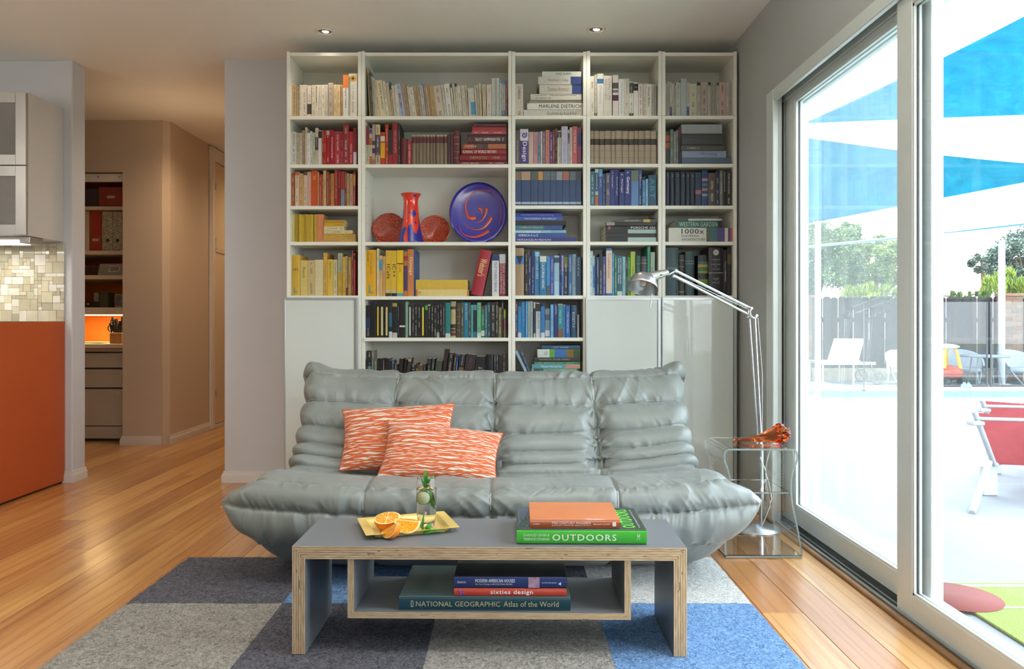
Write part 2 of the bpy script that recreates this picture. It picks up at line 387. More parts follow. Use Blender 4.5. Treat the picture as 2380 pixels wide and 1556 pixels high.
# aluminium sliding door
dr = empty('door_1', None, None, (1.31, 2.35, 0), kind='structure')
f = MB()
f.box(1.222, 1.25, YJ - 0.09, YJ, 0, ZD, 0.003); f.box(1.25, 1.266, YJ - 0.082, YJ, 0, ZD); f.box(1.266, 1.286, YJ - .045, YJ, 0, ZD); f.box(1.286, 1.40, YJ - .055, YJ, 0, ZD)
f.box(1.222, 1.25, YN, YN + .09, 0, ZD, 0.003); f.box(1.25, 1.40, YN, YN + .05, 0, ZD)
f.box(1.2225, 1.244, YN + .09, YJ - .09, ZD - .055, ZD, 0.003); f.box(1.244, 1.40, YN + .09, YJ - .09, ZD - .018, ZD); f.box(1.279, 1.286, YN, YJ, ZD - .05, ZD - .018); f.box(1.33, 1.40, YN + .05, YJ - .056, ZD - .055, ZD - .0181)
obj('door_frame', f, alum, dr)
f = MB()
f.box(1.236, 1.40, YN, YJ, -0.012, 0.006); f.box(1.236, 1.246, YN, YJ, 0.006, 0.02, 0.002); f.box(1.258, 1.264, YN, YJ, 0.006, 0.02); f.box(1.286, 1.292, YN, YJ, .006, .03); f.box(1.304, 1.310, YN, YJ, .006, .04); f.box(1.335, 1.40, YN, YJ, .006, .035)
obj('door_track', f, chrome, dr)
f = MB(); f.box(1.266, 1.285, YN, YJ, 0.0055, 0.012); f.box(1.267, 1.285, YJ - .05, YJ - .044, 0, ZD - .02); f.box(1.246, 1.278, YN, YJ, ZD - .0185, ZD - .0175)
obj('gasket', f, alum_d, dr)
def panel(name, x0, x1, y0, y1, z0, z1, sl, sr, rb, rt, gl):
    e = MB()
    e.box(x0, x1, y0, y0 + sl, z0, z1, 0.002); e.box(x0, x1, y1 - sr, y1, z0, z1, 0.002)
    e.box(x0, x1, y0 + sl, y1 - sr, z0, z0 + rb, 0.002); e.box(x0, x1, y0 + sl, y1 - sr, z1 - rt, z1, 0.002)
    xm = (x0 + x1) / 2      # glazing beads
    for xa, xb in ((x0 + .003, xm - .004), (xm + .004, x1 - .003)):
        e.box(xa, xb, y0 + sl, y0 + sl + .008, z0 + rb, z1 - rt); e.box(xa, xb, y1 - sr - .008, y1 - sr, z0 + rb, z1 - rt)
        e.box(xa, xb, y0 + sl, y1 - sr, z0 + rb, z0 + rb + .008); e.box(xa, xb, y0 + sl, y1 - sr, z1 - rt - .008, z1 - rt)
    p = obj(name, e, alum, dr)
    obj('glass_pane', MB().box(xm - .002, xm + .002, y0 + sl, y1 - sr, z0 + rb, z1 - rt), gl, p)
    g = MB(); g.box(xm - .004, xm - .0025, y0 + sl, y0 + sl + .011, z0 + rb, z1 - rt); g.box(xm - .004, xm - .0025, y1 - sr - .011, y1 - sr, z0 + rb, z1 - rt)
    obj('gasket', g, alum_d, p)
    return p
g_near = sheet_glass('glass_near', (0.97, 0.99, 1.0, 1), veil=0.006)  # a trace of painted haze on the near pane
g_far = sheet_glass('glass_far', (0.97, 0.99, 0.99, 1), veil=0.012)  # veil paints the washed-out haze into this pane
panel('door_panel', 1.288, 1.326, 2.29, YJ - .055, 0.02, 1.972, 0.13, 0.125, 0.085, 0.045, g_far)
panel('door_panel', 1.247, 1.277, YN + .03, 2.413, 0.016, 1.965, 0.09, 0.09, 0.074, 0.05, g_near)
# insect screen outside the fixed leaf
sc = MB(); sc.box(1.350, 1.368, 2.40, 2.43, .03, 1.97); sc.box(1.350, 1.368, 3.44, 3.49, .03, 1.97); sc.box(1.35, 1.368, 2.4, 3.49, .03, .07); sc.box(1.35, 1.368, 2.4, 3.49, 1.93, 1.97)
so = obj('screen_frame', sc, alum, dr)
obj('screen_mesh', MB().box(1.358, 1.3585, 2.43, 3.44, .07, 1.93), sheet_glass('screen', (1, 1, 1, 1), veil=0.07), so)
tw = plain('threshold_wood', '8a6846', 0.45, var=0.2, nscale=14)
struct('trim_1', MB().box(1.214, 1.236, 0.2, YJ + .0, -0.012, 0.012, 0.004), tw)
# ------------------------------------------------------------------ bookcases
case_w = plain('case_white', 'e6e6da', 0.42, var=0.015, bmp=0.04)
case_b = plain('case_back', 'dad8cf', 0.6, var=0.015, bmp=0.04)
gloss_w = plain('frosted_white_glass', 'd3dbd6', 0.045, var=0.01, bmp=0.0, coat=0.6)
frame_a = plain('door_frame_aluminium', 'c3c8c8', 0.3, 0.6, var=0.02, bmp=0.02)
YC = 4.01; CD = 0.28; T = 0.018
EDG = [666, 840, 1189.5, 1363.5, 1538.5, 1713]
XE = [ax(p, YC) for p in EDG]
ZT = az(120, YC); ZJ = az(269, YC)
BAYN = ['hallway-side bay', 'wide bay', 'narrow bay beside the wide one', 'fourth bay', 'window-side bay']
SH = {0: [(270, 'c'), (382, 's'), (478.6, 's'), (562.3, 's'), (687.5, 's')],
      1: [(270, 'c'), (382, 's'), (562.8, 's'), (689, 's'), (785.5, 's'), (868.5, 's')],
      2: [(269, 'c'), (380.7, 's'), (477.6, 's'), (561.6, 's'), (687.2, 's'), (785.4, 's'), (867.5, 's')],
      3: [(269, 'c'), (380.7, 's'), (478, 's'), (562, 's'), (687.5, 's')],
      4: [(269, 'c'), (380.7, 's'), (478, 's'), (562, 's'), (687.5, 's')]}
CASES = []
CL = ['white bookcase bay by the hallway with one glossy door below', 'double-width white bookcase bay with a glassware niche', 'narrow white bookcase bay of seven open shelves, no door',
      'white bookcase bay behind the lamp head, glossy door below', 'white bookcase bay against the window wall, glossy door below']
for b in range(5):
    x0, x1 = XE[b] + 0.0006, XE[b + 1] - 0.0006
    c = empty('bookcase', CL[b], 'bookcase', ((x0 + x1) / 2, YC + CD / 2, 0), 'white bookcases across the back wall')
    CASES.append(c)
    for xa in (x0, x1 - T):
        obj('side_panel', MB().box(xa, xa + T, YC, YC + CD, 0, ZJ - .0006, 0.0008), case_w, c)
        obj('side_panel', MB().box(xa, xa + T, YC, YC + CD, ZJ + .0006, ZT + (0.003 if b % 2 else 0), 0.0008), case_w, c)
    obj('top_panel', MB().box(x0 + T, x1 - T, YC + .002, YC + CD, ZT - 0.022, ZT - .004, 0.0008), case_w, c)
    obj('back_panel', MB().box(x0 + T, x1 - T, YC + CD - .006, YC + CD - .001, 0.08, ZT - .02), case_b, c)
    for (py, k) in SH[b]:
        z = az(py, YC)
        dy = -0.012 if (b == 1 and py == 785.5) else (0 if k == 'c' or b == 1 else 0.003)
        obj('shelf', MB().box(x0 + T - (.002 if dy < 0 else 0), x1 - T + (.002 if dy < 0 else 0), YC + dy, YC + CD - .007, z - 0.0185, z, 0.001), case_w, c)
    obj('shelf', MB().box(x0 + T, x1 - T, YC + .003, YC + CD - .007, .08, .098, .001), case_w, c)
    obj('plinth', MB().box(x0 + T, x1 - T, YC + .03, YC + .045, 0, .08), case_w, c)
    # shelf-pin holes
    hb = MB()
    for k in range(14):
        z = 0.98 + k * 0.096
        for xs in (x0 + T + .0002, x1 - T - .0002):
            for yy in (YC + .05, YC + .2): hb.box(xs - .0004, xs + .0004, yy - .0025, yy + .0025, z - .0025, z + .0025)
    ho = obj('shelf_pin_hole', hb, alum_d, c, kind='stuff')
    if b in (0, 3, 4):
        px0, px1 = {0: (660, 832), 3: (1362, 1536), 4: (1539.5, 1712)}[b]
        yd = YC - .021; a0, a1 = ax(px0, yd), ax(px1, yd); zt = az(692, yd); zb = 0.083
        d = MB(); fw = 0.013
        d.box(a0, a0 + fw * .5, yd, yd + .019, zb, zt, .001); d.box(a1 - fw * 1.5, a1, yd, yd + .019, zb, zt, .001)
        d.box(a0 + fw * .5, a1 - fw * 1.5, yd, yd + .019, zt - fw, zt); d.box(a0 + fw * .5, a1 - fw * 1.5, yd, yd + .019, zb, zb + fw)
        do = obj('door', d, frame_a, c)
        obj('door_glass', MB().box(a0 + fw * .5, a1 - fw * 1.5, yd + .003, yd + .014, zb + fw, zt - fw), gloss_w, do)
        obj('grip_profile', MB().box(a1 - fw * 1.35, a1 - fw * 1.05, yd - .002, yd, zb + .01, zt - .01), plain('grip_dark', '7d8586', 0.4, .5), do)
# ------------------------------------------------------------------ books
def book_material():
    m, nt, b = new_mat('book_cover')
    a = N(nt, 'ShaderNodeAttribute'); a.attribute_name = 'Col'
    uv = nt.nodes.new('ShaderNodeUVMap'); uv.uv_map = 'UVMap'; sp = nt.nodes.new('ShaderNodeSeparateXYZ'); nt.links.new(uv.outputs[0], sp.inputs[0])
    u = math_(nt, 'FRACT', sp.outputs[0]); seed = math_(nt, 'FLOOR', sp.outputs[0]); v = sp.outputs[1]
    cen = math_(nt, 'LESS_THAN', math_(nt, 'ABSOLUTE', math_(nt, 'SUBTRACT', u, 0.5)), 0.15)
    cx = nt.nodes.new('ShaderNodeCombineXYZ'); nt.links.new(math_(nt, 'MULTIPLY', u, 2.2), cx.inputs[0]); nt.links.new(math_(nt, 'MULTIPLY', v, 30.0), cx.inputs[1]); nt.links.new(math_(nt, 'MULTIPLY', seed, 3.37), cx.inputs[2])
    n = N(nt, 'ShaderNodeTexNoise', Scale=3.0, Detail=2.0); nt.links.new(cx.outputs[0], n.inputs['Vector'])
    let = math_(nt, 'GREATER_THAN', n.outputs[0], 0.49)
    cx2 = nt.nodes.new('ShaderNodeCombineXYZ'); nt.links.new(math_(nt, 'MULTIPLY', v, 3.2), cx2.inputs[1]); nt.links.new(math_(nt, 'MULTIPLY', seed, 7.1), cx2.inputs[2])
    n2 = N(nt, 'ShaderNodeTexNoise', Scale=1.6, Detail=1.0); nt.links.new(cx2.outputs[0], n2.inputs['Vector'])
    word = math_(nt, 'GREATER_THAN', n2.outputs[0], 0.47)
    inn = math_(nt, 'MULTIPLY', math_(nt, 'GREATER_THAN', v, 0.06), math_(nt, 'LESS_THAN', v, 0.93))
    f = math_(nt, 'MULTIPLY', math_(nt, 'MULTIPLY', cen, let), math_(nt, 'MULTIPLY', word, inn))
    # lettering is pale on dark cloth and dark on pale cloth
    sc = nt.nodes.new('ShaderNodeSeparateColor'); nt.links.new(a.outputs['Color'], sc.inputs[0])
    lum = math_(nt, 'MULTIPLY_ADD', sc.outputs[1], 0.7, math_(nt, 'MULTIPLY', sc.outputs[0], 0.3))
    dk = math_(nt, 'GREATER_THAN', lum, 0.22)
    tcol = mixc(nt, dk, (0.6, 0.58, 0.5, 1), (0.07, 0.06, 0.06, 1))
    c = mixc(nt, math_(nt, 'MULTIPLY', f, 0.7), a.outputs['Color'], tcol)
    t = N(nt, 'ShaderNodeTexCoord'); n3 = N(nt, 'ShaderNodeTexNoise', Scale=60.0, Detail=4.0); nt.links.new(t.outputs['Object'], n3.inputs['Vector'])
    w = ramp(nt, [(0.3, (0.9, 0.9, 0.9, 1)), (0.7, (1, 1, 1, 1))], n3.outputs[0]); c = mixc(nt, 1.0, c, w.outputs[0], 'MULTIPLY')
    nt.links.new(c, b.inputs['Base Color']); b.inputs['Roughness'].default_value = 0.42
    bump(nt, b, n3.outputs[0], 0.08, 0.0006); return m
cover_m = book_material()
pages_m = plain('book_pages', 'dcd3bb', 0.85, var=0.05, nscale=40, bmp=0.3, bscale=300, bdist=.0006)
INK = {}
def ink(h):
    if h not in INK: INK[h] = plain('ink_' + h, h, 0.5, var=0.0, bmp=0, k=BK)
    return INK[h]
BK = 0.98      # one factor on all spine and ink colours, lowered for contrast
PAGE = hexc('d8ccb0')

def book_geo(w, h, d, col, bands, hard, seed, dashes=True):
    """cover (U of spine and two boards) and page block, local: spine faces -Y, x 0..w, z 0..h"""
    t = 0.0022 if hard else 0.0008
    b = min(w * 0.14, 0.0035) if hard else 0.0004
    outer = [(0, d), (0, 0), (w * .22, -b * .8), (w * .5, -b), (w * .78, -b * .8), (w, 0), (w, d)]
    inner = [(w - t, d), (w - t, t * 1.2), (t, t * 1.2), (t, d)]
    zs = sorted({0.0, 1.0} | {q for bd in bands for q in bd[:2] if 0 < q < 1})
    base = hexc(col, BK)
    m = MB(); vs = []; n = len(outer)
    for z in zs: vs += [(x, y, z * h) for x, y in outer]
    fs = []; cs = []; us = []; ux = [0, 0.0, .22, .5, .78, .999, 1]
    for k in range(len(zs) - 1):
        zm = (zs[k] + zs[k + 1]) / 2; c = base
        for bd in bands:
            if bd[0] <= zm <= bd[1]: c = hexc(bd[2], BK)
        for i in range(n - 1):
            fs.append((k * n + i, k * n + i + 1, (k + 1) * n + i + 1, (k + 1) * n + i)); cs.append(c if 1 <= i <= 4 else base)
            if 1 <= i <= 4 and dashes and w > 0.006: us.append([(seed + ux[i] + .0003, zs[k]), (seed + ux[i + 1] - .0003, zs[k]), (seed + ux[i + 1] - .0003, zs[k + 1]), (seed + ux[i] + .0003, zs[k + 1])])
            else: us.append([(0, -5)] * 4)
    m.add(vs, fs, 0, cs, us)
    iv = [(x, y, z) for z in (0, h) for x, y in inner]
    m.add(iv, [(i, i + 1, 4 + i + 1, 4 + i) for i in range(3)], 0, [base] * 3)
    for z in (0, h):
        cap = [(x, y, z) for x, y in outer + inner]; m.add(cap, [tuple(range(len(cap)))], 0, [base])
    p = MB(); i = 0.003 if hard else 0.0004
    p.box(t, w - t, t * 1.3, d - i, i, h - i)
    return m, p

def hue_name(h):
    if len(h) == 3: h = ''.join(q * 2 for q in h)
    r, g, b = [int(h[i:i + 2], 16) for i in (0, 2, 4)]; mx, mn = max(r, g, b), min(r, g, b); s = (mx - mn) / max(mx, 1); v = mx / 255
    if s < 0.13: return 'black' if v < .22 else 'charcoal' if v < .36 else 'grey' if v < .66 else 'white'
    import colorsys
    hh = colorsys.rgb_to_hsv(r / 255, g / 255, b / 255)[0] * 360
    if v < .2: return 'near-black'
    if hh < 14 or hh > 342: n = 'dark red' if v < .5 else 'red' if s > .5 else 'pink'
    elif hh < 40: n = ('brown' if v < .55 else 'orange') if s > .5 else ('taupe' if v < .6 else 'tan' if s > .24 else 'ivory')
    elif hh < 70: n = ('olive' if v < .55 else 'yellow') if s > .42 else ('cream' if v > .6 else 'khaki')
    elif hh < 165: n = 'dark green' if v < .42 else ('green' if s > .25 else 'pale green')
    elif hh < 195: n = 'dark teal' if v < .42 else ('teal' if v < .62 else 'pale teal')
    elif hh < 250: n = 'navy' if v < .42 else ('blue' if s > .35 else 'pale blue')
    elif hh < 300: n = 'purple' if v < .65 or s > .4 else 'lilac'
    else: n = 'plum' if v < .5 else 'pink'
    return n
def ordn(k): return '%d%s' % (k, 'th' if 10 <= k % 100 <= 20 else {1: 'st', 2: 'nd', 3: 'rd'}.get(k % 10, 'th'))
SHN = ['top shelf', 'second shelf', 'third shelf', 'fourth shelf', 'fifth shelf', 'sixth shelf', 'lowest visible shelf']
BAYS = ['hallway-side bay', 'wide bay', 'middle bay', 'fourth bay', 'window-side bay']

A = (660, 110, 4.4906); B = (1180, 110, 4.4074); C = (660, 380, 4.4906); D = (1180, 380, 4.4074); E = (660, 680, 4.4906); F = (1180, 680, 3.9667)
# x0 x1 top colour  [b=v0:v1:col,...] [t=Title] [tc=ink] [ts=v0:v1 span of the title] [l=lean] [h hard back] [n no small print] [y0 of a lying book with s=y1]
DATA = []
def cell(row, bay, crop, zpy, txt, setname=None): DATA.append((row, bay, crop, zpy, txt, setname))
cell(0, 0, A, 270, '''80 132 392 c9ab7c
134 160 412 cbb893
162 184 392 ddd2bd
186 243 392 e0d5c4
245 288 398 e2d8c8 b=.1:.42:4a4442
290 322 394 dccdb0
323 356 394 ddd5c5 t=ENGLISH;tc=222222;ts=.45:.95
358 392 392 d8ceb8
393 430 392 dcd3bc
432 458 390 d2cab8
462 513 370 b7a894
516 552 390 dabf90
554 588 390 d8bb8c
590 614 390 c9a877
617 672 288 e0dcd2 b=.69:1:dd7a2c;t=Digital Camera;tc=222222;ts=.22:.68;n
678 762 275 dcd8cc n;t=t.c. boyle stories;tc=8d8a80;ts=.12:.74''')
cell(0, 1, A, 270, '''893 912 208 b99d72 l=-28
914 932 262 2f4650 l=-28
934 950 300 d9d2bd l=-28
952 972 315 cfc4a6 l=-30
975 1008 338 d8cdb0 l=-38
1010 1070 340 d6cbab l=-48;n;t=JOHN IRVING;tc=222222;ts=.2:.92
1072 1102 352 d4cdb6 l=-45
1104 1132 375 c2b28f l=-42
1134 1152 362 d4cbb3 l=-36;b=.78:1:2f5a88
1154 1180 400 d0c8b0 l=-34
1182 1212 395 d8d3c4 l=-34;t=NADAS;tc=222222;ts=.25:.8
1214 1270 375 a9b9cc l=-52;t=ENGLISH;tc=7b2b4b;ts=.3:.7
1272 1318 377 a8917b l=-50
1320 1345 404 cfc7b2 l=-42
1347 1388 414 d9d3c2 l=-44
1390 1425 398 bfa984 l=-44
1427 1450 400 bda27c l=-44
1452 1490 365 cdd2ce l=-46;b=.92:1:6fa5c6
1491 1512 378 ab8f92 l=-40
1514 1530 405 c5b089 l=-38
1532 1550 405 b99e71 l=-38
1552 1596 398 b79a6a l=-40
1598 1678 395 cdbfae l=-44
1680 1704 398 d8d2c3 l=-40
1706 1764 378 dcdad0 l=-40
1766 1788 378 cfcdbe l=-36;b=.88:1:4b4b47
1790 1806 400 d6cfbd l=-28
1808 1830 378 cdc4ae l=-28;b=.9:1:333333
1832 1870 400 d5cfbf l=-28
1872 1908 397 d2cbb6 l=-26
1910 1930 397 c6bda2 l=-24
1932 1955 435 d9d7cf l=-14
1957 2005 422 d3cfc0 l=-26;n;b=.1:.52:4e9dc3
2007 2026 395 c9c0ab l=-22
2028 2048 393 bdb29a l=-20
2050 2070 375 cfc6ad l=-16
2078 2114 390 cdb997 l=-8
2118 2166 390 d6cec0
2168 2215 323 cdd0c8 n
2217 2246 320 c3c6be n
2248 2270 375 c4c7bd
2272 2312 342 a5b1b7 b=0:.18:4a7d9b,.88:1:4a86ad;t=VOICE TRAINING;tc=c9b48c;ts=.2:.86
2314 2330 345 9e4442''')
cell(0, 2, B, 269, '''77 160 376 d6c9bb
163 763 635 dcdad0 s=695;t=Geschichte des Rock & Roll;tc=555550;ts=.4:.9;n
198 765 577 e2e0d8 s=634;t=MARLENE DIETRICH;tc=222222;ts=.22:.98;n
220 757 540 9c9686 s=576
233 757 511 cfcdc0 s=539;t=THE UNIVERSITY 1984;tc=444444;ts=.1:.4;n
233 757 478 d8d6ca s=510;t=UC DAVIS    1984-85 General Catalog;tc=222222;ts=.08:.9;n
325 758 380 cfccc0 s=477;b=0:.23:24407f;n;t=Deutsches Wörterbuch;tc=8a6a5a;ts=.2:.7
312 755 301 cfcec6 s=379;b=0:.25:24407f;n;t=Wörterbuch 2. Auflage;tc=8a6a5a;ts=.22:.7
352 753 247 d6dace s=300;t=SPEED QUEEN;tc=222222;ts=.35:.74;n''')
cell(0, 3, B, 269, '''845 887 295 dad6c8 t=SON;tc=222222;ts=.7:.86
889 915 280 c9c4b2 b=0:.1:6a5b2a
917 982 270 dcd9d0 n;b=.77:.88:2f6f9a;t=Dictionary;tc=7d9fb5;ts=.3:.72
984 1068 290 cfcbbf n;t=LITERATURE and SOCIETY;tc=77746c;ts=.4:.92
1075 1134 285 d3cac4 n;b=.39:.53:4a2438,.58:.65:6d6570,.68:.82:4c4a46
1136 1196 325 ced3cf n;t=The Reference of Style;tc=8198a8;ts=.1:.9
1198 1244 320 c3c0b3
1246 1287 352 d8d6cd b=.67:.97:4a4741,0:.1:3a3834
1289 1337 360 d9d8d0 n;b=.76:.96:222222;t=TIME;tc=cccccc;ts=.78:.94
1339 1385 375 d6cec2
1387 1417 375 cfc4b8
1419 1476 375 d6d7c9 n;t=Samuel Barber;tc=333333;ts=.3:.9
1478 1498 378 b8b1a8
1500 1524 378 9c9a92''')
cell(0, 4, B, 269, '''1616 1630 370 b9bcae
1632 1660 348 b5b2a2
1662 1684 358 c8c7b9 b=0:.3:2f4f8a
1685 1704 378 c3bfae
1706 1724 390 aaa798
1725 1770 360 bdc2b8
1773 1834 322 aab6b4 n
1836 1858 360 bfc3bd b=0:.3:2b4b8e
1860 1938 376 bfbda8
1940 1974 358 b9b8aa b=.9:1:333333
1975 2052 358 b9ab9c
2053 2080 358 b4b3a6 b=.9:1:2c2c2c
2081 2098 362 a9a89a
2100 2122 355 aeac9d
2124 2140 360 aca999
2141 2165 360 b0ad9e b=.9:1:3a3a3a
2166 2236 357 bfa49b
2238 2268 358 b4b1a4
2270 2298 370 a9a398''')
cell(1, 0, A, 382, '''78 127 880 cfcdc6
129 160 890 c3b38d
161 190 893 bdb9ae
192 220 868 b39a7c
222 240 835 cbc3ae
242 272 893 dedbd4
274 298 876 ccc6b6
300 326 893 c4cbb8 t=THE LAST EMPEROR;tc=6b7a5c;ts=.05:.9
327 358 842 c8bca8 b=.4:.75:35302c
360 396 868 dedbd6 n;b=.78:.98:2f2f33
398 414 865 9c3f22
416 438 865 b01c20
440 476 865 a82228 b=.86:.98:cfc2b4
478 526 862 9d1a22 t=Cut & Permanent Design;tc=e6dada;ts=.2:.8;n
528 594 878 a92e3c
596 616 878 ac2b35
618 676 810 8c1c20 h
678 722 878 a61f2b
724 758 842 7b2530 n;b=0:.35:c9ccd6''')
cell(1, 1, A, 382, '''855 892 825 c4bb9b b=.52:1:94303a;t=The Oxford Literary Guide;tc=222222;ts=.1:.95;n
893 920 850 c7bfae b=0:.25:b3703a,.55:.75:b3703a,.86:.98:334d86
922 952 805 b9a9a0 n;b=.3:.42:5a2d4c,.5:.6:3e3e66,0:.15:b56f7c
955 1005 808 55454c h;b=0:.25:b9a98c,.75:1:c9b48c
1007 1055 886 b23d20 n;b=.72:.88:d6cdbd,.22:.68:d6a31e
1057 1090 808 ad3517
1092 1130 862 2d2a2b n;b=0:.3:992430
1132 1190 788 97202c n;t=VIDEO LOGIC IN DEPTH;tc=cf9c98;ts=.3:.82
1192 1210 795 2c2a29 t=THE BOOK;tc=cccccc;ts=.3:.7
1212 1285 953 62222a h;n
1287 1330 980 a01c28 t=A History;tc=ddcccc;ts=.1:.75
1332 1380 915 81705a h;n;b=.73:.92:5a232b,.96:1:b9a98c
1382 1411 915 7c6b54 h;n;b=.73:.92:5a232b,.96:1:b9a98c
1413 1449 915 7d6c55 h;n;b=.73:.92:5a232b,.96:1:b9a98c
1451 1486 915 7a6953 h;n;b=.73:.92:5a232b,.96:1:b9a98c
1488 1520 915 82715b h;n;b=.73:.92:5a232b,.96:1:b9a98c
1522 1553 915 7c6b54 h;n;b=.73:.92:5a232b,.96:1:b9a98c
1555 1588 915 7f6e58 h;n;b=.73:.92:5a232b,.96:1:b9a98c
1590 1627 915 7b6a54 h;n;b=.73:.92:5a232b,.96:1:b9a98c
1629 1664 915 7d6c55 h;n;b=.73:.92:5a232b,.96:1:b9a98c
1666 1704 915 7b6a53 h;n;b=.73:.92:5a232b,.96:1:b9a98c
1708 1736 905 4c2630 h;n
1738 1768 895 4d2733 h;n
1770 1835 870 5d1f2a h;n;b=.8:.815:b08a5a,.6:.615:b08a5a,.38:.39:b08a5a,.2:.21:b08a5a
1825 2325 1186 7e2330 s=1217
1835 2325 1127 7f1c24 s=1185;h;n;t=DEMOTIC    1940;tc=b08a5a;ts=.22:.85
1850 2322 1062 861c26 s=1125;h;n;t=ALMANAC OF WORLD HISTORY;tc=d8c8b8;ts=.03:.78
1870 2320 1015 42302c s=1060;n;b=0:.42:a8613a,.56:.72:5a3a2e,.76:1:a04a2a;t=POMPEII;tc=c9b9a2;ts=.04:.3
1910 2322 910 4c2730 s=1013;h
1960 2322 876 aa4248 s=908
1965 2322 828 9d1d22 s=874;n
1975 2322 798 4b1d2a s=826;t=CRITICAL REVIEW;tc=b9a2a2;ts=.2:.8;n''')
cell(1, 2, B, 380.7, '''75 125 850 4b484a t=the book of Friends;tc=a9a9a2;ts=.1:.7;n
127 212 838 43357c n;b=.67:1:cfc6d3;t=Design;tc=e8e6ee;ts=.1:.64
214 266 868 c9aea2 n
268 312 872 bd8894 t=THE GARDEN IN VIEW;tc=6a4a58;ts=.3:.9;n
313 335 868 8f7fa8 b=.1:.7:3f7f92
337 355 860 bdb8a6
357 386 862 6c5878
388 430 848 bd7466
431 462 872 5b2d72
463 482 848 6e382c
484 508 835 7a2530 n;b=.1:.2:222222,.3:.4:222222,.5:.6:222222,.7:.8:222222
510 550 855 c6c9ba b=.8:.97:4a4a40
552 616 810 b5afc2 n;t=SCRATCHING IN A COWL;tc=4a86ad;ts=.05:.6
618 634 845 a9b0bd b=.6:.9:2b3a6c
636 662 822 c3b09b
664 712 810 b35660 n;t=THE PINK BOOK;tc=d8b9b2;ts=.3:.92
714 755 820 7d3558 n;b=.5:.85:2f3f72;t=Eleven;tc=9d6c9c;ts=.1:.45''')
cell(1, 3, B, 380.7, '\n'.join('%d %d %d 9a8c78 h;n;b=.58:.76:38332c,.4:.41:6a5d4b,.2:.21:6a5d4b' % (a + 1, b - 1, 856 + (k * 7) % 5) for k, (a, b) in enumerate(zip((845, 885, 938, 993, 1060, 1104, 1175, 1240, 1298, 1338, 1404, 1468), (885, 938, 993, 1060, 1104, 1175, 1240, 1298, 1338, 1404, 1468, 1526)))), 'twelve old taupe volumes with black bands')
cell(1, 4, B, 380.7, '''1618 1662 862 3c3f40 n;b=.5:.66:b0542a,.72:.88:b0542a
1664 1700 842 5c706c
1702 1726 862 7b8079
1728 1748 848 6a6b64
1750 1778 820 262326 n;b=.75:.95:5a2030
1785 2290 1132 52647a s=1189;n
1785 2238 1056 8e9cb0 s=1131;n;t=Marketing;tc=3d5896;ts=.42:.78
1785 2225 1016 4d4f45 s=1053;n;t=TURBO C;tc=b9bbae;ts=.12:.4
1785 2200 994 2e302f s=1014;n
1780 2195 890 3d4044 s=993;h;n
1780 2195 790 9ca3a3 s=889;n''')
cell(2, 0, C, 478.6, '''73 112 105 a7582a
116 156 88 d6c0a8 b=.9:1:b5532a
158 200 105 c29a62
203 244 88 d0b9a0 b=.9:1:5a4a3a
246 283 88 d1a294 n
285 350 75 c2501a n;t=ORANGE;tc=dcb08a;ts=.75:.86
352 364 90 c09064
366 392 115 b23c26
393 408 115 b5542c
410 442 75 c4a56d
446 470 85 8d3320
472 488 110 a4532b
490 526 105 d08a3e
528 560 68 8e2320 n;t=CALIFORNIA HERITAGE;tc=d09a8a;ts=.2:.95
562 592 65 8f211f n;t=PHOTO;tc=d09a8a;ts=.5:.9
594 634 85 9c2f28 n;b=0:.48:6f808a
636 652 85 7d2a20
654 684 103 aa8a5c
686 722 110 b08a72
724 746 85 90301e b=.6:.9:c69a2a''')
cell(2, 2, D, 477.6, '\n'.join('%d %d %d 24406a n;b=.74:.98:%s,.05:.11:9fb0c2' % (a + 1, b - 1, 78, c) for k, (a, b, c) in enumerate(zip((72, 138, 235, 310, 364, 436, 498, 563, 632, 700), (138, 235, 310, 364, 436, 498, 563, 632, 700, 755), ('7b6a55', 'a98a72', '4a564e', 'b98a45', '5c6a72', '54626e', '8a8f94', 'a2604a', '56666a', '3a3f42')))), 'blue volumes with pictures at the head')
cell(2, 3, D, 478, '''845 892 80 2a6a7c
894 930 57 35566e n;b=0:.28:a8613f,.3:.4:9db0a8,.9:1:b9bfae;t=Inventing;tc=c9d2d2;ts=.45:.85
932 972 57 2d4f98 b=.8:1:4f8ac0
974 1003 105 2d5474
1005 1050 98 54506a
1052 1096 65 20307a n;t=Copenhagen;tc=c9cce0;ts=.5:.85
1098 1142 65 223278 n;t=Brussels Bruges;tc=c9cce0;ts=.3:.8
1144 1196 88 1f3170 n;t=Portugal;tc=dfe2ee;ts=.4:.78
1198 1262 65 1f2d74 n;t=Germany;tc=eaecf4;ts=.34:.8
1264 1340 72 5c84b6 n;b=.7:.97:6b7064
1342 1376 72 2c4c86
1378 1412 172 2f6f9c
1414 1438 158 6ca6bd
1440 1524 120 1e4c66 n;t=ART;tc=3f87a2;ts=.25:.9''')
cell(2, 4, D, 478, '\n'.join('%d %d %d 1a2a3c h;n;t=%s;tc=7f8c98;ts=.86:.93' % (a + 1, b - 1, 90, k) for k, (a, b) in zip('123456', zip((1618, 1665, 1710, 1770, 1825, 1870), (1665, 1710, 1770, 1825, 1870, 1920)))) + '''
1922 1986 92 1c2f4e n;b=.36:.48:a0616a
1990 2052 72 1d3d70 n;b=.7:.78:a0867a,.57:.64:4f6a72,.43:.5:a07a5c,.28:.35:8a8f8a
2056 2130 98 51473f
2132 2170 82 263244
2172 2204 72 6a6f6d
2206 2240 70 2a2724 n;t=REFERENCE;tc=aaa9a0;ts=.4:.95
2242 2290 75 2d2a26''')
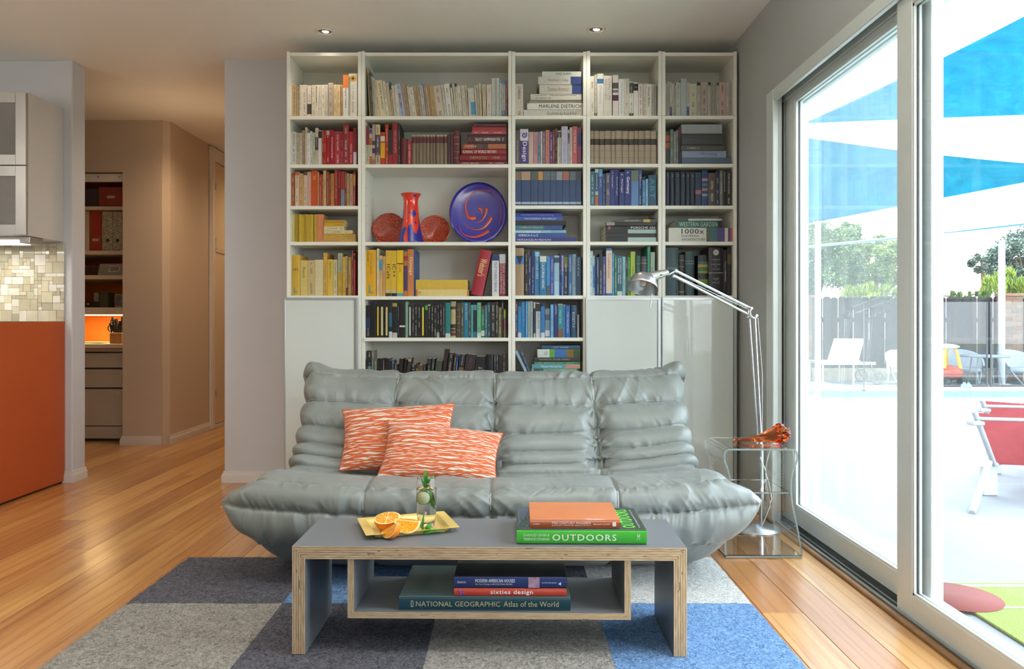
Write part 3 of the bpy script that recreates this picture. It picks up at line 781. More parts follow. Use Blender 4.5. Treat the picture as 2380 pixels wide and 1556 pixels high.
cell(3, 0, C, 562.3, '''66 110 532 d0c690 n;t=DWELL;tc=222222;ts=.25:.75
''' + '\n'.join('%d %d %d %s n' % (112 + k * 16, 112 + k * 16 + 15, 530 + (k * 5) % 7, ('c9a92c', 'c4a22c', 'bfa52f', 'cbb33e')[k % 4]) for k in range(14)) + '''
338 415 532 cf8a5c n
408 748 796 c79a4c s=812
412 748 776 c99e4c s=794
412 748 756 c9a848 s=774
414 748 738 cda43c s=755
416 716 702 cfc08a s=736
416 626 662 d0c9a2 s=698
418 632 628 cf9a14 s=658
420 634 590 b08c28 s=626;n;t=Frankfurt;tc=4a3a1a;ts=.2:.6''')
cell(3, 2, D, 561.6, '''64 705 765 2e2a74 s=797;n;t=VERSACE/AVEDON;tc=d2d4e6;ts=.02:.58
66 604 716 1d4a8c s=762;n;t=AMERICA A to Z;tc=d9e2ee;ts=.06:.44
66 598 684 a2c2d2 s=714;n;b=0:.3:86aec6,.5:1:bcd2dc
68 562 638 2a6a86 s=681;n;b=0:.4:2a4a86;t=Treffpunkt Deutsch;tc=c9c04a;ts=.08:.58
68 600 590 16181c s=634;n
68 562 552 31569c s=586;n;t=MODERN WORLD;tc=b9c2dc;ts=.2:.86
68 555 512 1d2f9c s=549;n;t=HANDBUCH Landgestaltung;tc=8f9ad0;ts=.12:.82''')
cell(3, 3, D, 562, '''1002 1522 762 1b1d1d s=800;n;b=0:.56:9fb8b0
1002 1522 719 1d1f1f s=760;n
1002 1522 679 1b1d1d s=717;n;b=0:.56:9fb8b0
1002 1522 639 1d1b1c s=677;n;b=.9:.95:b04a52;t=PORSCHE 356;tc=d9d9d6;ts=.5:.98
1002 1522 604 1a1a1a s=637;n;b=.82:.98:8a8f8c
1085 1520 573 4a4a40 s=602;n;b=.14:.3:b9a04a;t=EARTHQUAKES;tc=c6c6bc;ts=.26:.6''')
cell(3, 4, D, 562, '''1650 2310 665 cfcfc4 s=800;n;b=0:.03:a8563a,.03:.07:6a4a7a,.07:.12:c9c9c0,.12:.24:53487e,.24:.34:3f6a72,.34:.41:4a5f48;t=1000x EUROPEAN ARCHITECTURE;tc=222222;ts=.2:.57
1718 2195 590 1f4f4c s=661;n;b=0:.08:23242a;t=WESTERN GARDEN;tc=9fc0a8;ts=.08:.9
1735 2195 566 bfc2b8 s=588;n;b=.75:1:3a3e3c''')
cell(4, 0, C, 687.5, '''64 170 958 cfa93e h;n;t=DFC;tc=222222;ts=.58:.7
172 246 1012 cfbb6c n;t=French;tc=4a4022;ts=.5:.8
248 322 1012 c4ad78
324 410 1005 d0c49c n
412 450 935 cda348
452 512 1002 cfb044 n;t=Japanese Grammar;tc=4a4022;ts=.45:.92
514 558 1005 c9bd92
564 610 938 c9a53a b=.55:1:aab29a
612 642 975 c2a034
644 666 968 c4b496 b=0:.2:7a3a2a
668 706 978 9c7434
708 724 905 8e3a2e
726 746 938 9c3a34 n;b=.85:.95:222222''')
cell(4, 1, C, 689, '''842 966 905 dba412 h;n;t=L;tc=2f8fb0;ts=.07:.24
970 990 890 d6caa0
992 1028 962 cba66c b=.64:.9:4f97b4
1030 1060 970 c6985c
1062 1120 910 d2ac2c n;b=0:.07:2a2c30;t=ICafé;tc=222222;ts=.38:.7
1122 1178 912 d9b73a n;b=0:.07:2a2c30;t=IC++;tc=222222;ts=.42:.7
1180 1248 908 e0bb0c n;b=0:.07:4f97c0,.7:.72:222222;t=Café;tc=c0502a;ts=.52:.7
1250 1290 920 b06f3a n;b=.12:.68:4d3a68,.8:.9:8a2f3a
1292 1354 898 c27c42 n;t=Ojinaga;tc=ead2b8;ts=.45:.84
1356 1374 900 2b4f8c n
1948 2070 893 9c1c2e h;n;l=104;t=Webster's;tc=d9b47c;ts=.42:.8
2172 2245 955 cdd0d2 n;b=.86:1:1f3264;t=FIX-IT-YOURSELF MANUAL;tc=1f3264;ts=.1:.82
2250 2314 948 8c2038 n;b=.78:1:c9cfd0;t=NEW COMPLETE MANUAL;tc=e0d0d2;ts=.06:.76
1376 1930 1320 d4c07c s=1382;n;b=.965:1:b06a2a,0:.035:b06a2a;t=MC;tc=3a3424;ts=.05:.11
1376 1918 1215 cdac3c s=1317;n''')
cell(4, 2, D, 687.2, '''64 168 868 9c8363 h;n;b=.66:.84:2a6aa8
176 208 895 23231f
210 240 945 22345f
242 276 892 20285a t=Dramatik des Abends;tc=a9b0cc;ts=.05:.62;n
278 328 905 2f7cae n;b=.9:1:62b0cc;t=KNOW YOUR CHILD;tc=d9eef4;ts=.38:.98
330 396 950 1f6f9e n;b=.85:1:cdd3cc;t=CALIFORNIA HIKING;tc=e2eef0;ts=.18:.83
398 434 955 3d88bb n;b=0:.26:4a5a66
436 474 955 3b55a0
476 528 945 8fb2c6 n;b=0:.35:9ec4d8,.82:.95:2a3f4a
530 548 918 24306c
550 572 945 8f8fc0 b=0:.6:3c6cae
574 620 938 26303c b=.7:.95:6a6a2a
622 660 935 2c5f92
662 700 930 7c98a6
702 752 955 1f3f5c n;t=Lord of the;tc=8fb4d0;ts=.5:.95''')
cell(4, 3, D, 687.5, '''840 872 900 a8c4cc
874 890 945 bcc6c8 b=.2:.75:2f6cb0
892 908 960 2f63a2
910 936 960 1e3c66
938 972 925 14181e n;t=WHAT'S NEXT HAIKU ZEN;tc=cfd2d4;ts=.05:.6
974 1006 955 3c4894 t=KAZAM;tc=b9a04a;ts=.45:.8
1008 1070 870 1f5a9c n;b=.05:.95:cfc0ae;t=Troubleshooter;tc=b8482a;ts=.35:.9
1072 1092 920 1f8fb4
1094 1120 945 1f6e58
1122 1174 945 1d5a6c n;b=0:.11:c0cccc;t=DAY HIKING NATIONAL PARKS;tc=cfe0e2;ts=.3:.93
1176 1208 955 7fb0b4
1210 1230 945 1c2c28
1232 1258 960 4c9a34
1260 1306 905 9fb43a n;t=Douglas Coupland;tc=2a3018;ts=.4:.66
1308 1360 945 23503f h;n;t=BRITISH;tc=aebcae;ts=.72:.86
1362 1430 955 2c3a42 h;n;b=.82:.84:a08a5a,.9:.91:a08a5a
1432 1462 850 2f9070 n
1464 1508 910 8aa28c''')
cell(4, 4, D, 687.5, '''1618 1748 865 1f3f44 h;n;t=Bengal;tc=7f9a9a;ts=.5:.64
1752 1815 935 1d211c h;n;b=.85:.86:a08a5a,.7:.71:a08a5a,.08:.1:a08a5a
1818 1912 905 1c3e42 h;n;b=.72:.73:9fb0a8,.78:.79:9fb0a8,.4:.41:5f7a78
1948 2052 940 1c1c1b h;n;b=.78:.84:2f6a5c,.7:.77:a98a32,.62:.69:2f6a3c,.55:.61:7c9432,.3:.4:7c9432,.18:.29:2f5a4a
2058 2206 865 221a1f h;n;b=.47:.48:b9b4a8
2208 2248 885 1c1a1c n;t=Transport PHENOMENA;tc=b9bcc0;ts=.3:.75
2250 2288 860 241a17 n;b=.65:.85:5a4a2a''')
cell(5, 1, E, 785.5, '''839 903 135 1b1c1f n;b=.33:.62:22335a;t=John Grisham;tc=c9c9c6;ts=.05:.3
905 932 125 1e1d1a n
934 962 125 1c1c1c n;t=Eckhoff Der Sandmann;tc=d6d6d2;ts=.05:.6
964 998 125 1d1c19 n
1000 1048 125 1d1c19 n
1050 1094 128 1c1b18 n
1096 1130 100 1a2226 n;b=0:.17:b9c4c6,.3:.7:1f5a72
1132 1182 105 1b1b1d n;b=0:.14:b0b0aa,.88:.98:a09a4a
1184 1204 108 22344a
1206 1266 108 1b1b1c n;b=.3:.35:c6c6c0
1268 1297 95 7fa890 n
1299 1332 128 1c1c1c n
1334 1362 128 1d2328
1364 1392 130 1f1f1e
1394 1430 130 1c1c1c
1432 1470 130 1d1d1a n
1472 1500 130 1a1f1a n;b=.84:.98:3f9a3a
1502 1532 125 1b1b1a b=.95:1:c9c4a8
1534 1562 125 1b1b22
1564 1594 130 22201a
1596 1624 105 1b1b1b b=0:.15:b9b9b4
1626 1652 105 1d1d1f
1654 1684 110 1e1f1f
1686 1738 108 1d7474 n;b=0:.12:b4c4c2
1740 1796 95 aaa070 h;n;b=.26:.37:2a2a26,.16:.24:5a2a2a,.05:.14:5a2a2a,.78:.86:3a3a2a
1800 1846 112 4a3a26 h;n;b=.2:.22:8a7444,.4:.42:8a7444,.6:.62:8a7444,.8:.82:8a7444
1848 1878 105 44544a
1880 1926 105 1f6a8c t=Bodies Electric;tc=b9d2dc;ts=.5:.95;n
1928 1952 105 2f4c3c
1954 1974 130 4aa09a
1976 2014 130 1a2c40 n;b=0:.18:3a7aa8,.84:1:6a9ac0
2016 2056 105 5fa882 b=0:.14:c0d4c6
2058 2096 140 1f6e44 n;b=.05:.22:c9cabb,.9:1:6a2a26;t=LA PALMA;tc=bcd2b4;ts=.38:.72
2098 2122 130 2a6286
2124 2156 105 1f4a50
2158 2206 105 1b1b1c
2208 2238 100 222222
2240 2270 155 6a6232
2272 2292 90 2f2f2e
2294 2314 175 6a5a2c n;b=.3:.6:8a2f4a,.7:.95:8a9a2c''')
cell(5, 2, F, 785.4, '''56 92 85 4a2430 b=.2:.6:22345c
94 126 90 1f7ab0 n;b=0:.14:bcc6cc,.88:1:1b2c3c
128 164 88 2a86c2 n;t=Sophie's World;tc=9fd0ec;ts=.3:.9
166 184 85 3a8ac0
186 206 85 93a2a2
208 232 80 9fa8a0
238 258 90 26405c n;b=.82:1:c6cac4,0:.12:b9bfc0
260 304 98 bcc4c6 n;b=.76:.98:1b2126;t=LINDA BROWN;tc=4a5258;ts=.25:.75
306 342 90 1f72ae n;b=0:.14:c0cacf,.88:1:10181e
344 390 150 6f8492 n;b=.05:.25:c3c9cb,.6:.8:3f5264
395 422 112 6aa8cf
425 462 105 20306c n;t=GIPFEL;tc=bcc4e2;ts=.66:.95
464 508 105 2c8290 n;b=0:.26:7a5238,.96:1:b98a4a;t=Neue Ziele;tc=9fd2d0;ts=.4:.8
510 532 112 3a96c8
534 574 122 2a5a9e n;t=THE MAGICIAN;tc=bccae6;ts=.15:.8
578 636 118 1d4460 h;n;t=ROGET'S II;tc=bcc8cc;ts=.32:.78
640 658 205 8f8f8c''')
cell(6, 1, E, 868.5, '''836 868 700 14292c n;t=MYKAY;tc=c6d2d2;ts=.2:.85
870 915 610 2a2926 b=0:.3:3a7a8c
917 938 608 77756c
940 972 700 5a6a5c
974 1032 690 191616 n;t=Die Antwort;tc=a03038;ts=.2:.85
1034 1048 705 4a4644
1050 1092 688 241c1e n;l=10;t=DREAM LIFE;tc=b05a6a;ts=.1:.9
1094 1128 710 1c2020 n;t=LULU;tc=c0c6c6;ts=.1:.7
1130 1144 710 3a5a7c
1146 1190 750 221f1e
1192 1235 690 261a1c n;l=12;t=THE LIE;tc=8a4450;ts=.1:.7
1240 1268 700 1f1c1c n;l=20;t=Tod Numark;tc=c6c6c0;ts=.05:.6
1276 1310 680 2c2826 n;l=24;t=Tod Numark;tc=c6c6c0;ts=.05:.5;b=.75:.95:a09078
1322 1380 755 25211d
1382 1398 740 1f1f1d b=.1:.5:9aa02a
1400 1450 760 5c4430 n
1452 1480 750 26221f
1490 1525 690 22262a l=12
1530 1562 690 2a3230 l=16
1575 1640 710 424a3e l=14;n
1650 1690 590 2c1c1a n;l=28;t=LETTERS;tc=7a5a4a;ts=.1:.7
1702 1745 630 2c2420 l=26
1760 1785 645 2a2826 l=20
1790 1806 660 25509a l=14
1815 1870 645 18181a n;l=26;b=0:.3:6a5238;t=The Never Ending Day;tc=b0b6b8;ts=.4:.95
1880 1980 640 2f2426 n;l=26;t=MALICE;tc=6a3a44;ts=.2:.8
2010 2100 670 17171a n;t=fan mail;tc=c9c9c6;ts=.12:.4
2112 2190 650 141416 h;n
2192 2212 650 1f2c3a
2214 2240 655 26201e
2242 2280 655 1c1a17 n;t=Millennium;tc=7a6a3a;ts=.2:.7
2284 2310 640 2a1d1a''')
cell(6, 2, F, 867.5, '''158 186 535 8fa6ba n;l=-98
192 214 530 33476c l=-82
218 660 705 7fa88c s=745;n;b=0:.05:1f5a3a,.75:.95:3c5a4a;t=The Caribbean;tc=2f5a4a;ts=.3:.7
222 668 664 5b98a4 s=703;n;b=0:.3:b98a7c;t=Neue Horizonte;tc=cfe4e6;ts=.2:.62
245 668 643 4a8a5c s=662
252 668 602 2f3030 s=640;n;t=THE OVERLOOK | MICHAEL CONNELLY;tc=9fa2a2;ts=.08:.78
275 668 530 5a6f5c s=600;n;b=0:.16:2f4a1f,.16:.3:7a5a2a,.34:.6:2f66a8,.6:.72:5c9a2c,.72:1:c6ccc6;t=GULF;tc=2c5a2f;ts=.16:.24
315 668 490 1f4c6c s=524;n;t=LOST ISLAND;tc=9fb6c4;ts=.3:.7''')

BOOKS = []
for (row, bay, crop, zpy, txt, setname) in DATA:
    rows = [l.split(None, 4) for l in txt.strip().split('\n')]
    zsh = az(zpy, YC) + 0.0004; ox, oy, sc = crop
    nst = 0; lying = [r for r in rows if len(r) > 4 and ('s=' in r[4].split(';')[0] or any(q.startswith('s=') for q in r[4].split(';')))]
    for r in rows:
        o = {}
        if len(r) > 4:
            for q in r[4].split(';'):
                k, _, v = q.partition('='); o[k] = v
        x0, x1, top = float(r[0]), float(r[1]), float(r[2]); col = r[3]
        Yd = YC + (0.012 if row in (5, 6) else 0.02) + R.uniform(0, 0.016) + (0.0 if 's' not in o else -0.004)
        if row == 1 and bay == 3: Yd = YC + .022
        if row == 2 and bay in (2, ): Yd = YC + .018
        X0, X1 = ax(ox + x0 / sc, Yd), ax(ox + x1 / sc, Yd)
        lo, hi = XE[bay] + T + .0012, XE[bay + 1] - T - .0012
        X0, X1 = max(X0, lo), min(X1, hi)
        bands = []
        for q in o.get('b', '').split(','):
            if q: a, b_, c_ = q.split(':'); bands.append((float(a), float(b_), c_))
        BOOKS.append(dict(row=row, bay=bay, x0=X0, x1=X1, col=col, o=o, bands=bands, Y=Yd, zsh=zsh, hard='h' in o, set=setname,
                          ztop=az(oy + top / sc, Yd), zbot=az(oy + float(o['s']) / sc, Yd) if 's' in o else zsh, lying='s' in o, npx=(x1 - x0) * (abs(float(o['s']) - top) if 's' in o else 100 / sc * 4), area=0))
# lying books rest on one another: close the small gaps of a stack
from itertools import groupby
st = {}
for b in BOOKS:
    if b['lying']: st.setdefault((b['row'], b['bay']), []).append(b)
for k, l in st.items():
    l.sort(key=lambda b: -0 if False else b['zbot'])
    z = l[0]['zsh']
    for b in l:
        h = b['ztop'] - b['zbot']; 
        nxt = [c for c in l if c['zbot'] > b['zbot'] + .001]
        top = nxt[0]['zbot'] if nxt else b['ztop']
        b['zbot'] = z; b['ztop'] = max(z + 0.003, top if nxt else b['ztop']); z = b['ztop']; b['ztop'] -= 0.0004
for b in BOOKS: b['area'] = (b['x1'] - b['x0']) * (b['ztop'] - b['zbot'])
order = sorted(BOOKS, key=lambda b: -b['area']); keep = set(id(b) for b in order[:298])
NXM = {}
cells = {}
for b in BOOKS: cells.setdefault((b['row'], b['bay'], b['lying']), []).append(b)
for k, l in cells.items():
    l.sort(key=(lambda b: -b['zbot']) if k[2] else (lambda b: b['x0']))
    for i, b in enumerate(l): b['i'] = i; b['n'] = len(l)
merged_c, merged_p = MB(), MB()
nb = 0
for bi, b in enumerate(BOOKS):
    o = b['o']; solid = id(b) in keep
    if b['lying']:
        w, h = b['ztop'] - b['zbot'], b['x1'] - b['x0']; d = min(0.21, max(0.11, h * 0.85)); th = -PI / 2
        loc = Vector((b['x1'], b['Y'], b['zbot']))
    else:
        w = b['x1'] - b['x0']; H = b['ztop'] - b['zsh']; dx = float(o.get('l', 0)) / (4.45 if b['row'] < 6 or b['bay'] == 1 else 3.9667) / FPX * b['Y']; th = math.atan2(dx, H)
        h = H * 1.0 if th == 0 else (H - w * abs(math.sin(th))) / math.cos(th)
        w = w * math.cos(th) - 0.0004
        d = min(0.20, max(0.105, h * 0.72)); loc = Vector((b['x0'], b['Y'], b['zsh']))
        if th > 0: loc = Vector((b['x1'] - w * math.cos(th), b['Y'], b['zsh'] + w * math.sin(th)))
    if b['row'] == 6: d = min(d, .13)
    cov, pg = book_geo(w, h, d, b['col'], b['bands'], b['hard'], bi, 'n' not in o)
    Mx = Matrix.Translation(loc) @ Matrix.Rotation(th, 4, 'Y')
    if not solid:
        for src, dst in ((cov, merged_c), (pg, merged_p)):
            dst.add([Mx @ Vector(p) for p in src.v], src.f, 0, list(src.col), list(src.uv) if any(src.uv) else None)
        continue
    nb += 1
    # the label: colour and build, title if it can be read, and where it stands
    cn = hue_name(b['col']); mm = w * 1000; siz = ('thick ' if mm > 24 else 'slim ' if mm < 12 else '')
    extra = ''
    if 't' in o and not o['t'].isdigit(): extra = ' titled ' + ' '.join(o['t'].replace('|', ' ').replace('/', ' ').split()[:2])
    elif b['bands']: extra = ' with %s band' % hue_name(b['bands'][0][2])
    elif b['hard']: extra = ' in cloth'
    ln = ' leaning' if abs(float(o.get('l', 0))) > 60 else ''
    if b['lying']: pos = '%s down the stack' % ordn(b['i'] + 1)
    else: pos = '%s from hallway side' % ordn(b['i'] + 1)
    label = '%s%s book%s%s, %s, %s %s' % (siz, cn, extra, ln, pos, BAYS[b['bay']], SHN[b['row']])
    if len(label.replace('-', ' ').split()) > 13: label = '%s book%s, %s, %s %s' % (cn, ' '.join([''] + extra.split()[:2]) if 'titled' in extra else extra, pos, BAYS[b['bay']], SHN[b['row']])
    grp = b['set'] or ('%s on the %s of the %s' % ('books stacked flat' if b['lying'] else 'books standing', SHN[b['row']], BAYS[b['bay']]))
    e = empty('book', label[0].upper() + label[1:] if False else label, 'book', tuple(loc), grp, rot=(0, th, 0))
    obj('cover', cov, cover_m, e, local=True); obj('page_block', pg, pages_m, e, local=True)
    yb = -(min(w * 0.14, 0.0035) if b['hard'] else 0.0004) - 0.0004
    if 't' in o:
        v0, v1 = [float(q) for q in o['ts'].split(':')]
        if b['lying']: v0, v1 = 1 - v1, 1 - v0
        tcol = ink(o.get('tc', '222222')); tm = MB(); L = (v1 - v0) * h
        if o['t'].startswith('1000x'):
            put_text(tm, '1000x', (w * .58, yb, v1 * h), (0, 0, -1), (1, 0, 0), L * .95, w * .34, fat=.03)
            put_text(tm, 'EUROPEAN', (w * .34, yb, v1 * h), (0, 0, -1), (1, 0, 0), L * .72, w * .15)
            put_text(tm, 'ARCHITECTURE', (w * .1, yb, v1 * h), (0, 0, -1), (1, 0, 0), L, w * .15)
        elif o['t'] in ('L', 'DFC', 'TIME', 'Bengal', 'BRITISH') or o['t'].isdigit():
            put_text(tm, o['t'], (w * .16, yb, v0 * h), (1, 0, 0), (0, 0, 1), w * .68, L, keep=True)
        elif o['t'] == 'fan mail':
            put_text(tm, 'fan', (w * .2, yb, .27 * h), (1, 0, 0), (0, 0, 1), w * .45, .11 * h); put_text(tm, 'mail', (w * .2, yb, .13 * h), (1, 0, 0), (0, 0, 1), w * .6, .1 * h)
        elif o['t'].startswith('DAY HIKING') or o['t'].startswith('LITERATURE') or o['t'].startswith('NEW COMPLETE'):
            ws = {'D': ('DAY HIKING California', 'NATIONAL PARKS'), 'L': ('LITERATURE', 'AND SOCIETY'), 'N': ('NEW COMPLETE', 'DO-IT-YOURSELF MANUAL')}[o['t'][0]]
            put_text(tm, ws[0], (w * .56, yb, v1 * h), (0, 0, -1), (1, 0, 0), L, w * .3); put_text(tm, ws[1], (w * .12, yb, v1 * h), (0, 0, -1), (1, 0, 0), L, w * .3)
        else:
            hh = 0.42 if not b['lying'] else .46
            if o['t'] in ('Design', 'ICafé', 'IC++', 'Germany', "Webster's", 'MARLENE DIETRICH', 'Ojinaga', 'ART', 'PORSCHE 356', 'WESTERN GARDEN'): hh = .62
            put_text(tm, o['t'], (w * (1 - hh) / 2, yb, v1 * h), (0, 0, -1), (1, 0, 0), L, w * hh, fat=(.025 if hh > .5 or o['t'].startswith('ALMANAC') else .006))
        textobj('title_lettering', tm, tcol, e)
    dm = MB(); dcol = None       # emblems and discs some spines carry
    k = (b['row'], b['bay'], b['i'], b['lying'])
    def disc(cx, cz, r, n=20, sx=1, sz=1, y=yb, mb=None):
        (mb or dm).add([(cx + r * sx * math.cos(2 * PI * q / n), y, cz + r * sz * math.sin(2 * PI * q / n)) for q in range(n)], [tuple(range(n))])
    if k == (0, 0, 15, False):
        disc(w / 2, h * .89, w * .42); obj('emblem', dm, ink('cf9c2a'), e, local=True); d2_ = MB(); disc(w / 2, h * .89, w * .18, mb=d2_, y=yb - .0003); obj('emblem', d2_, ink('5a3a1a'), e, local=True)
    if b['row'] == 5 and b['bay'] == 1 and b['i'] in (1, 3, 4, 5, 11, 15):      # long pale strips with rounded ends
        cc = {1: 'd2b02c', 3: 'd2b02c', 4: 'c9c48a', 5: 'c2b47c', 11: 'cfcfcc', 15: 'd6c63a'}[b['i']]; r = w * .22
        pts = [(w / 2 + r * math.cos(a), h * .93 - r + r * math.sin(a)) for a in [PI * q / 8 for q in range(9)]] + [(w / 2 - r * math.cos(a), h * .06 + r - r * math.sin(a)) for a in [PI * q / 8 for q in range(9)]]
        dm.add([(x, yb, z) for x, z in pts], [tuple(range(len(pts)))]); obj('colour_strip', dm, ink(cc), e, local=True)
    if o.get('t') == 'Design':      # violet curl on the white head of the spine
        for q in range(22):
            a = q / 21 * 4.4 * PI / 2; rr = w * (.08 + .24 * q / 21); disc(w * .5 + rr * math.cos(a), h * .835 + rr * 1.2 * math.sin(a), w * .085, 10, y=yb - .00002 * q)
        obj('emblem', dm, ink('4a3a86'), e, local=True)
    if o.get('t') in ('ICafé', 'IC++'):
        disc(w * .5, h * .12, w * .3); obj('emblem', dm, ink('a9b4bc'), e, local=True)
    if o.get('t') in ('Germany', 'Portugal', 'Copenhagen'):
        disc(w * .5, h * .92, w * .16); obj('emblem', dm, ink('8f9cc8'), e, local=True)
    if k == (4, 4, 4, False):
        disc(w / 2, h * .9, w * .2); obj('emblem', dm, ink('b9b4a8'), e, local=True); t2 = MB()
        put_text(t2, 'CRC', (w * .37, yb - .0006, h * .885), (1, 0, 0), (0, 0, 1), w * .26, h * .03); textobj('title_lettering', t2, ink('1f1a1c'), e)
        t3 = MB()
        for s_, z_, ww in (('HANDBOOK', .74, .5), ('of', .7, .1), ('CHEMISTRY', .64, .66), ('and', .6, .14), ('PHYSICS', .54, .48), ('71ST', .32, .4), ('EDITION', .26, .5)):
            put_text(t3, s_, (w * (1 - ww) / 2, yb, h * z_), (1, 0, 0), (0, 0, 1), w * ww, h * (.024 if ww > .2 else .016) * (2 if s_ == '71ST' else 1))
        textobj('title_lettering', t3, ink('b9b4b0'), e)
    if o.get('t') == 'DFC':
        t2 = MB(); put_text(t2, 'L', (w * .3, yb, h * .07), (1, 0, 0), (0, 0, 1), w * .34, h * .14); textobj('title_lettering', t2, ink('2f8fb0'), e)
    if o.get('t') == 'L' and b['bay'] == 1:
        t2 = MB(); put_text(t2, 'New College Dictionary', (w * .42, yb, h * .93), (0, 0, -1), (1, 0, 0), h * .45, w * .13); put_text(t2, 'German', (w * .14, yb, h * .95), (0, 0, -1), (1, 0, 0), h * .2, w * .16); textobj('title_lettering', t2, ink('3a3018'), e)
    if k == (4, 2, 0, False):       # blue wedge on the tan spine
        dm.add([(w * .12, yb, h * .83), (w * .88, yb, h * .83), (w * .5, yb, h * .64)], [(0, 1, 2)]); obj('emblem', dm, ink('14181e'), e, local=True)
mo = obj('slim_books', merged_c, cover_m, None, label='the slimmest books, mostly thin paperbacks, tucked between others on every shelf', cat='books', kind='stuff')
obj('page_blocks', merged_p, pages_m, mo)
print('books', len(BOOKS), 'single', nb)

# glassware in the niche of the wide bay
def deco(py): return az(py, YC + .1)
zdeco = az(562.8, YC) + .0005
red_g = plain('red_ribbed_glass', 'a8381e', 0.12, coat=0.8, var=0.25, nscale=9, bmp=0)
def ribbed_plate(px, r, py, label, ribs, colr, lean=0.2, Yd=YC + .17):
    X = ax(px, Yd); m = MB(); n = ribs * 4; prof = [(0.0, .010), (.25, .006), (.5, .003), (.75, -.002), (.92, -.010), (1.0, -.016)]
    vs = []; fs = []
    ring = 14
    for j in range(ring + 1):
        t = j / ring
        dz = np.interp(t, [p[0] for p in prof], [p[1] for p in prof])
        for k in range(n):
            a = 2 * PI * k / n; rb = (0.0026 if k % 4 < 2 else -0.0014) * min(1, t * 1.4) * (1 if t > .18 else .2)
            vs.append((r * t * math.cos(a), dz - rb, r * t * math.sin(a)))
    for j in range(ring):
        for k in range(n):
            fs.append((j * n + k, j * n + (k + 1) % n, (j + 1) * n + (k + 1) % n, (j + 1) * n + k))
    o0 = len(vs); vs += [(x, y + .005, z) for x, y, z in vs]; fs += [tuple(reversed([i + o0 for i in f])) for f in fs]
    fs += [((ring) * n + k, ring * n + (k + 1) % n, o0 + ring * n + (k + 1) % n, o0 + ring * n + k) for k in range(n)]
    m.add(vs, fs, smooth=True)
    e = empty('glass_plate', label, 'plate', (X, Yd, zdeco), 'coloured glassware in the shelf niche', rot=(-lean, 0, 0))
    m.v = [(x, y, z + r) for x, y, z in m.v]
    p = obj('plate_disc', m, colr, e, local=True, recalc=False); rim = MB()
    rim.tube([(r * math.cos(a), -.012, r + r * math.sin(a)) for a in [2 * PI * q / 60 for q in range(61)]], 0.0025, 6, cap=False)
    obj('rim', rim, colr, e, local=True); return e
def streak_red(r, ribs, nm):
    m, nt, b = new_mat(nm); t = N(nt, 'ShaderNodeTexCoord'); sp = nt.nodes.new('ShaderNodeSeparateXYZ'); nt.links.new(t.outputs['Object'], sp.inputs[0])
    zc = math_(nt, 'SUBTRACT', sp.outputs[2], r); an = math_(nt, 'ARCTAN2', zc, sp.outputs[0]); rd = math_(nt, 'SQRT', math_(nt, 'ADD', math_(nt, 'POWER', zc, 2.0), math_(nt, 'POWER', math_(nt, 'ABSOLUTE', sp.outputs[0]), 2.0)))
    cx = nt.nodes.new('ShaderNodeCombineXYZ'); nt.links.new(math_(nt, 'MULTIPLY', an, ribs / 6.0), cx.inputs[0]); nt.links.new(math_(nt, 'MULTIPLY', rd, 25.0), cx.inputs[1])
    n = N(nt, 'ShaderNodeTexNoise', Scale=3.0, Detail=2.0); nt.links.new(cx.outputs[0], n.inputs['Vector'])
    r = ramp(nt, [(0.36, hexc('5a1a10')), (0.5, hexc('c03e22')), (0.72, hexc('dd6e3c'))], n.outputs[0]); nt.links.new(r.outputs[0], b.inputs['Base Color'])
    b.inputs['Roughness'].default_value = 0.12; b.inputs['Coat Weight'].default_value = 0.8; return m

ribbed_plate(903.5, 0.0905, 640, 'round red ribbed glass plate behind the red and blue vase', 44, streak_red(.0905, 44, 'red_glass_a'))
ribbed_plate(1010, 0.0835, 660, 'smaller red ribbed glass plate between the vase and the blue plate', 56, streak_red(.0835, 56, 'red_glass_b'), .18)
# vase
Yv = YC + .09; vx = ax(955, Yv)
def zz(py): return az(py, Yv) - zdeco
m = MB(); f_ = Yv / FPX
prof = [(30.5 * f_, 0.0), (29.5 * f_, .008), (27 * f_, zz(545)), (22 * f_, zz(528)), (19.0 * f_, zz(505)), (17.5 * f_, zz(485)), (16.8 * f_, zz(470)), (18 * f_, zz(461)), (22.5 * f_, zz(455)), (23.5 * f_, zz(452.5)), (22.5 * f_, zz(451)), (20 * f_, zz(453)), (14 * f_, zz(465)), (14 * f_, zz(500)), (22 * f_, zz(545)), (0.001, .01)]
m.lathe([(0.001, 0.0)] + prof, 40)
def vase_mat():
    m, nt, b = new_mat('vase_red_blue'); t = N(nt, 'ShaderNodeTexCoord'); sp = nt.nodes.new('ShaderNodeSeparateXYZ'); nt.links.new(t.outputs['Object'], sp.inputs[0])
    mp = N(nt, 'ShaderNodeMapping'); mp.inputs['Scale'].default_value = (1, 1, 0.62); nt.links.new(t.outputs['Object'], mp.inputs[0])
    v = N(nt, 'ShaderNodeTexNoise', Scale=34.0, Detail=0.5); nt.links.new(mp.outputs[0], v.inputs['Vector'])
    hgt = math_(nt, 'MULTIPLY', sp.outputs[2], 1.15); th = math_(nt, 'ADD', hgt, 0.40)
    f = math_(nt, 'GREATER_THAN', v.outputs[0], th)
    c = mixc(nt, f, hexc('c8321a', 1.3), hexc('23257e', 1.3)); nt.links.new(c, b.inputs['Base Color']); b.inputs['Roughness'].default_value = 0.1; b.inputs['Coat Weight'].default_value = 0.8; return m
e = empty('glass_vase', 'tall flared red glass vase with cobalt blue blotches', 'vase', (vx, Yv, zdeco), 'coloured glassware in the shelf niche')
obj('vase_body', m, vase_mat(), e, local=True)
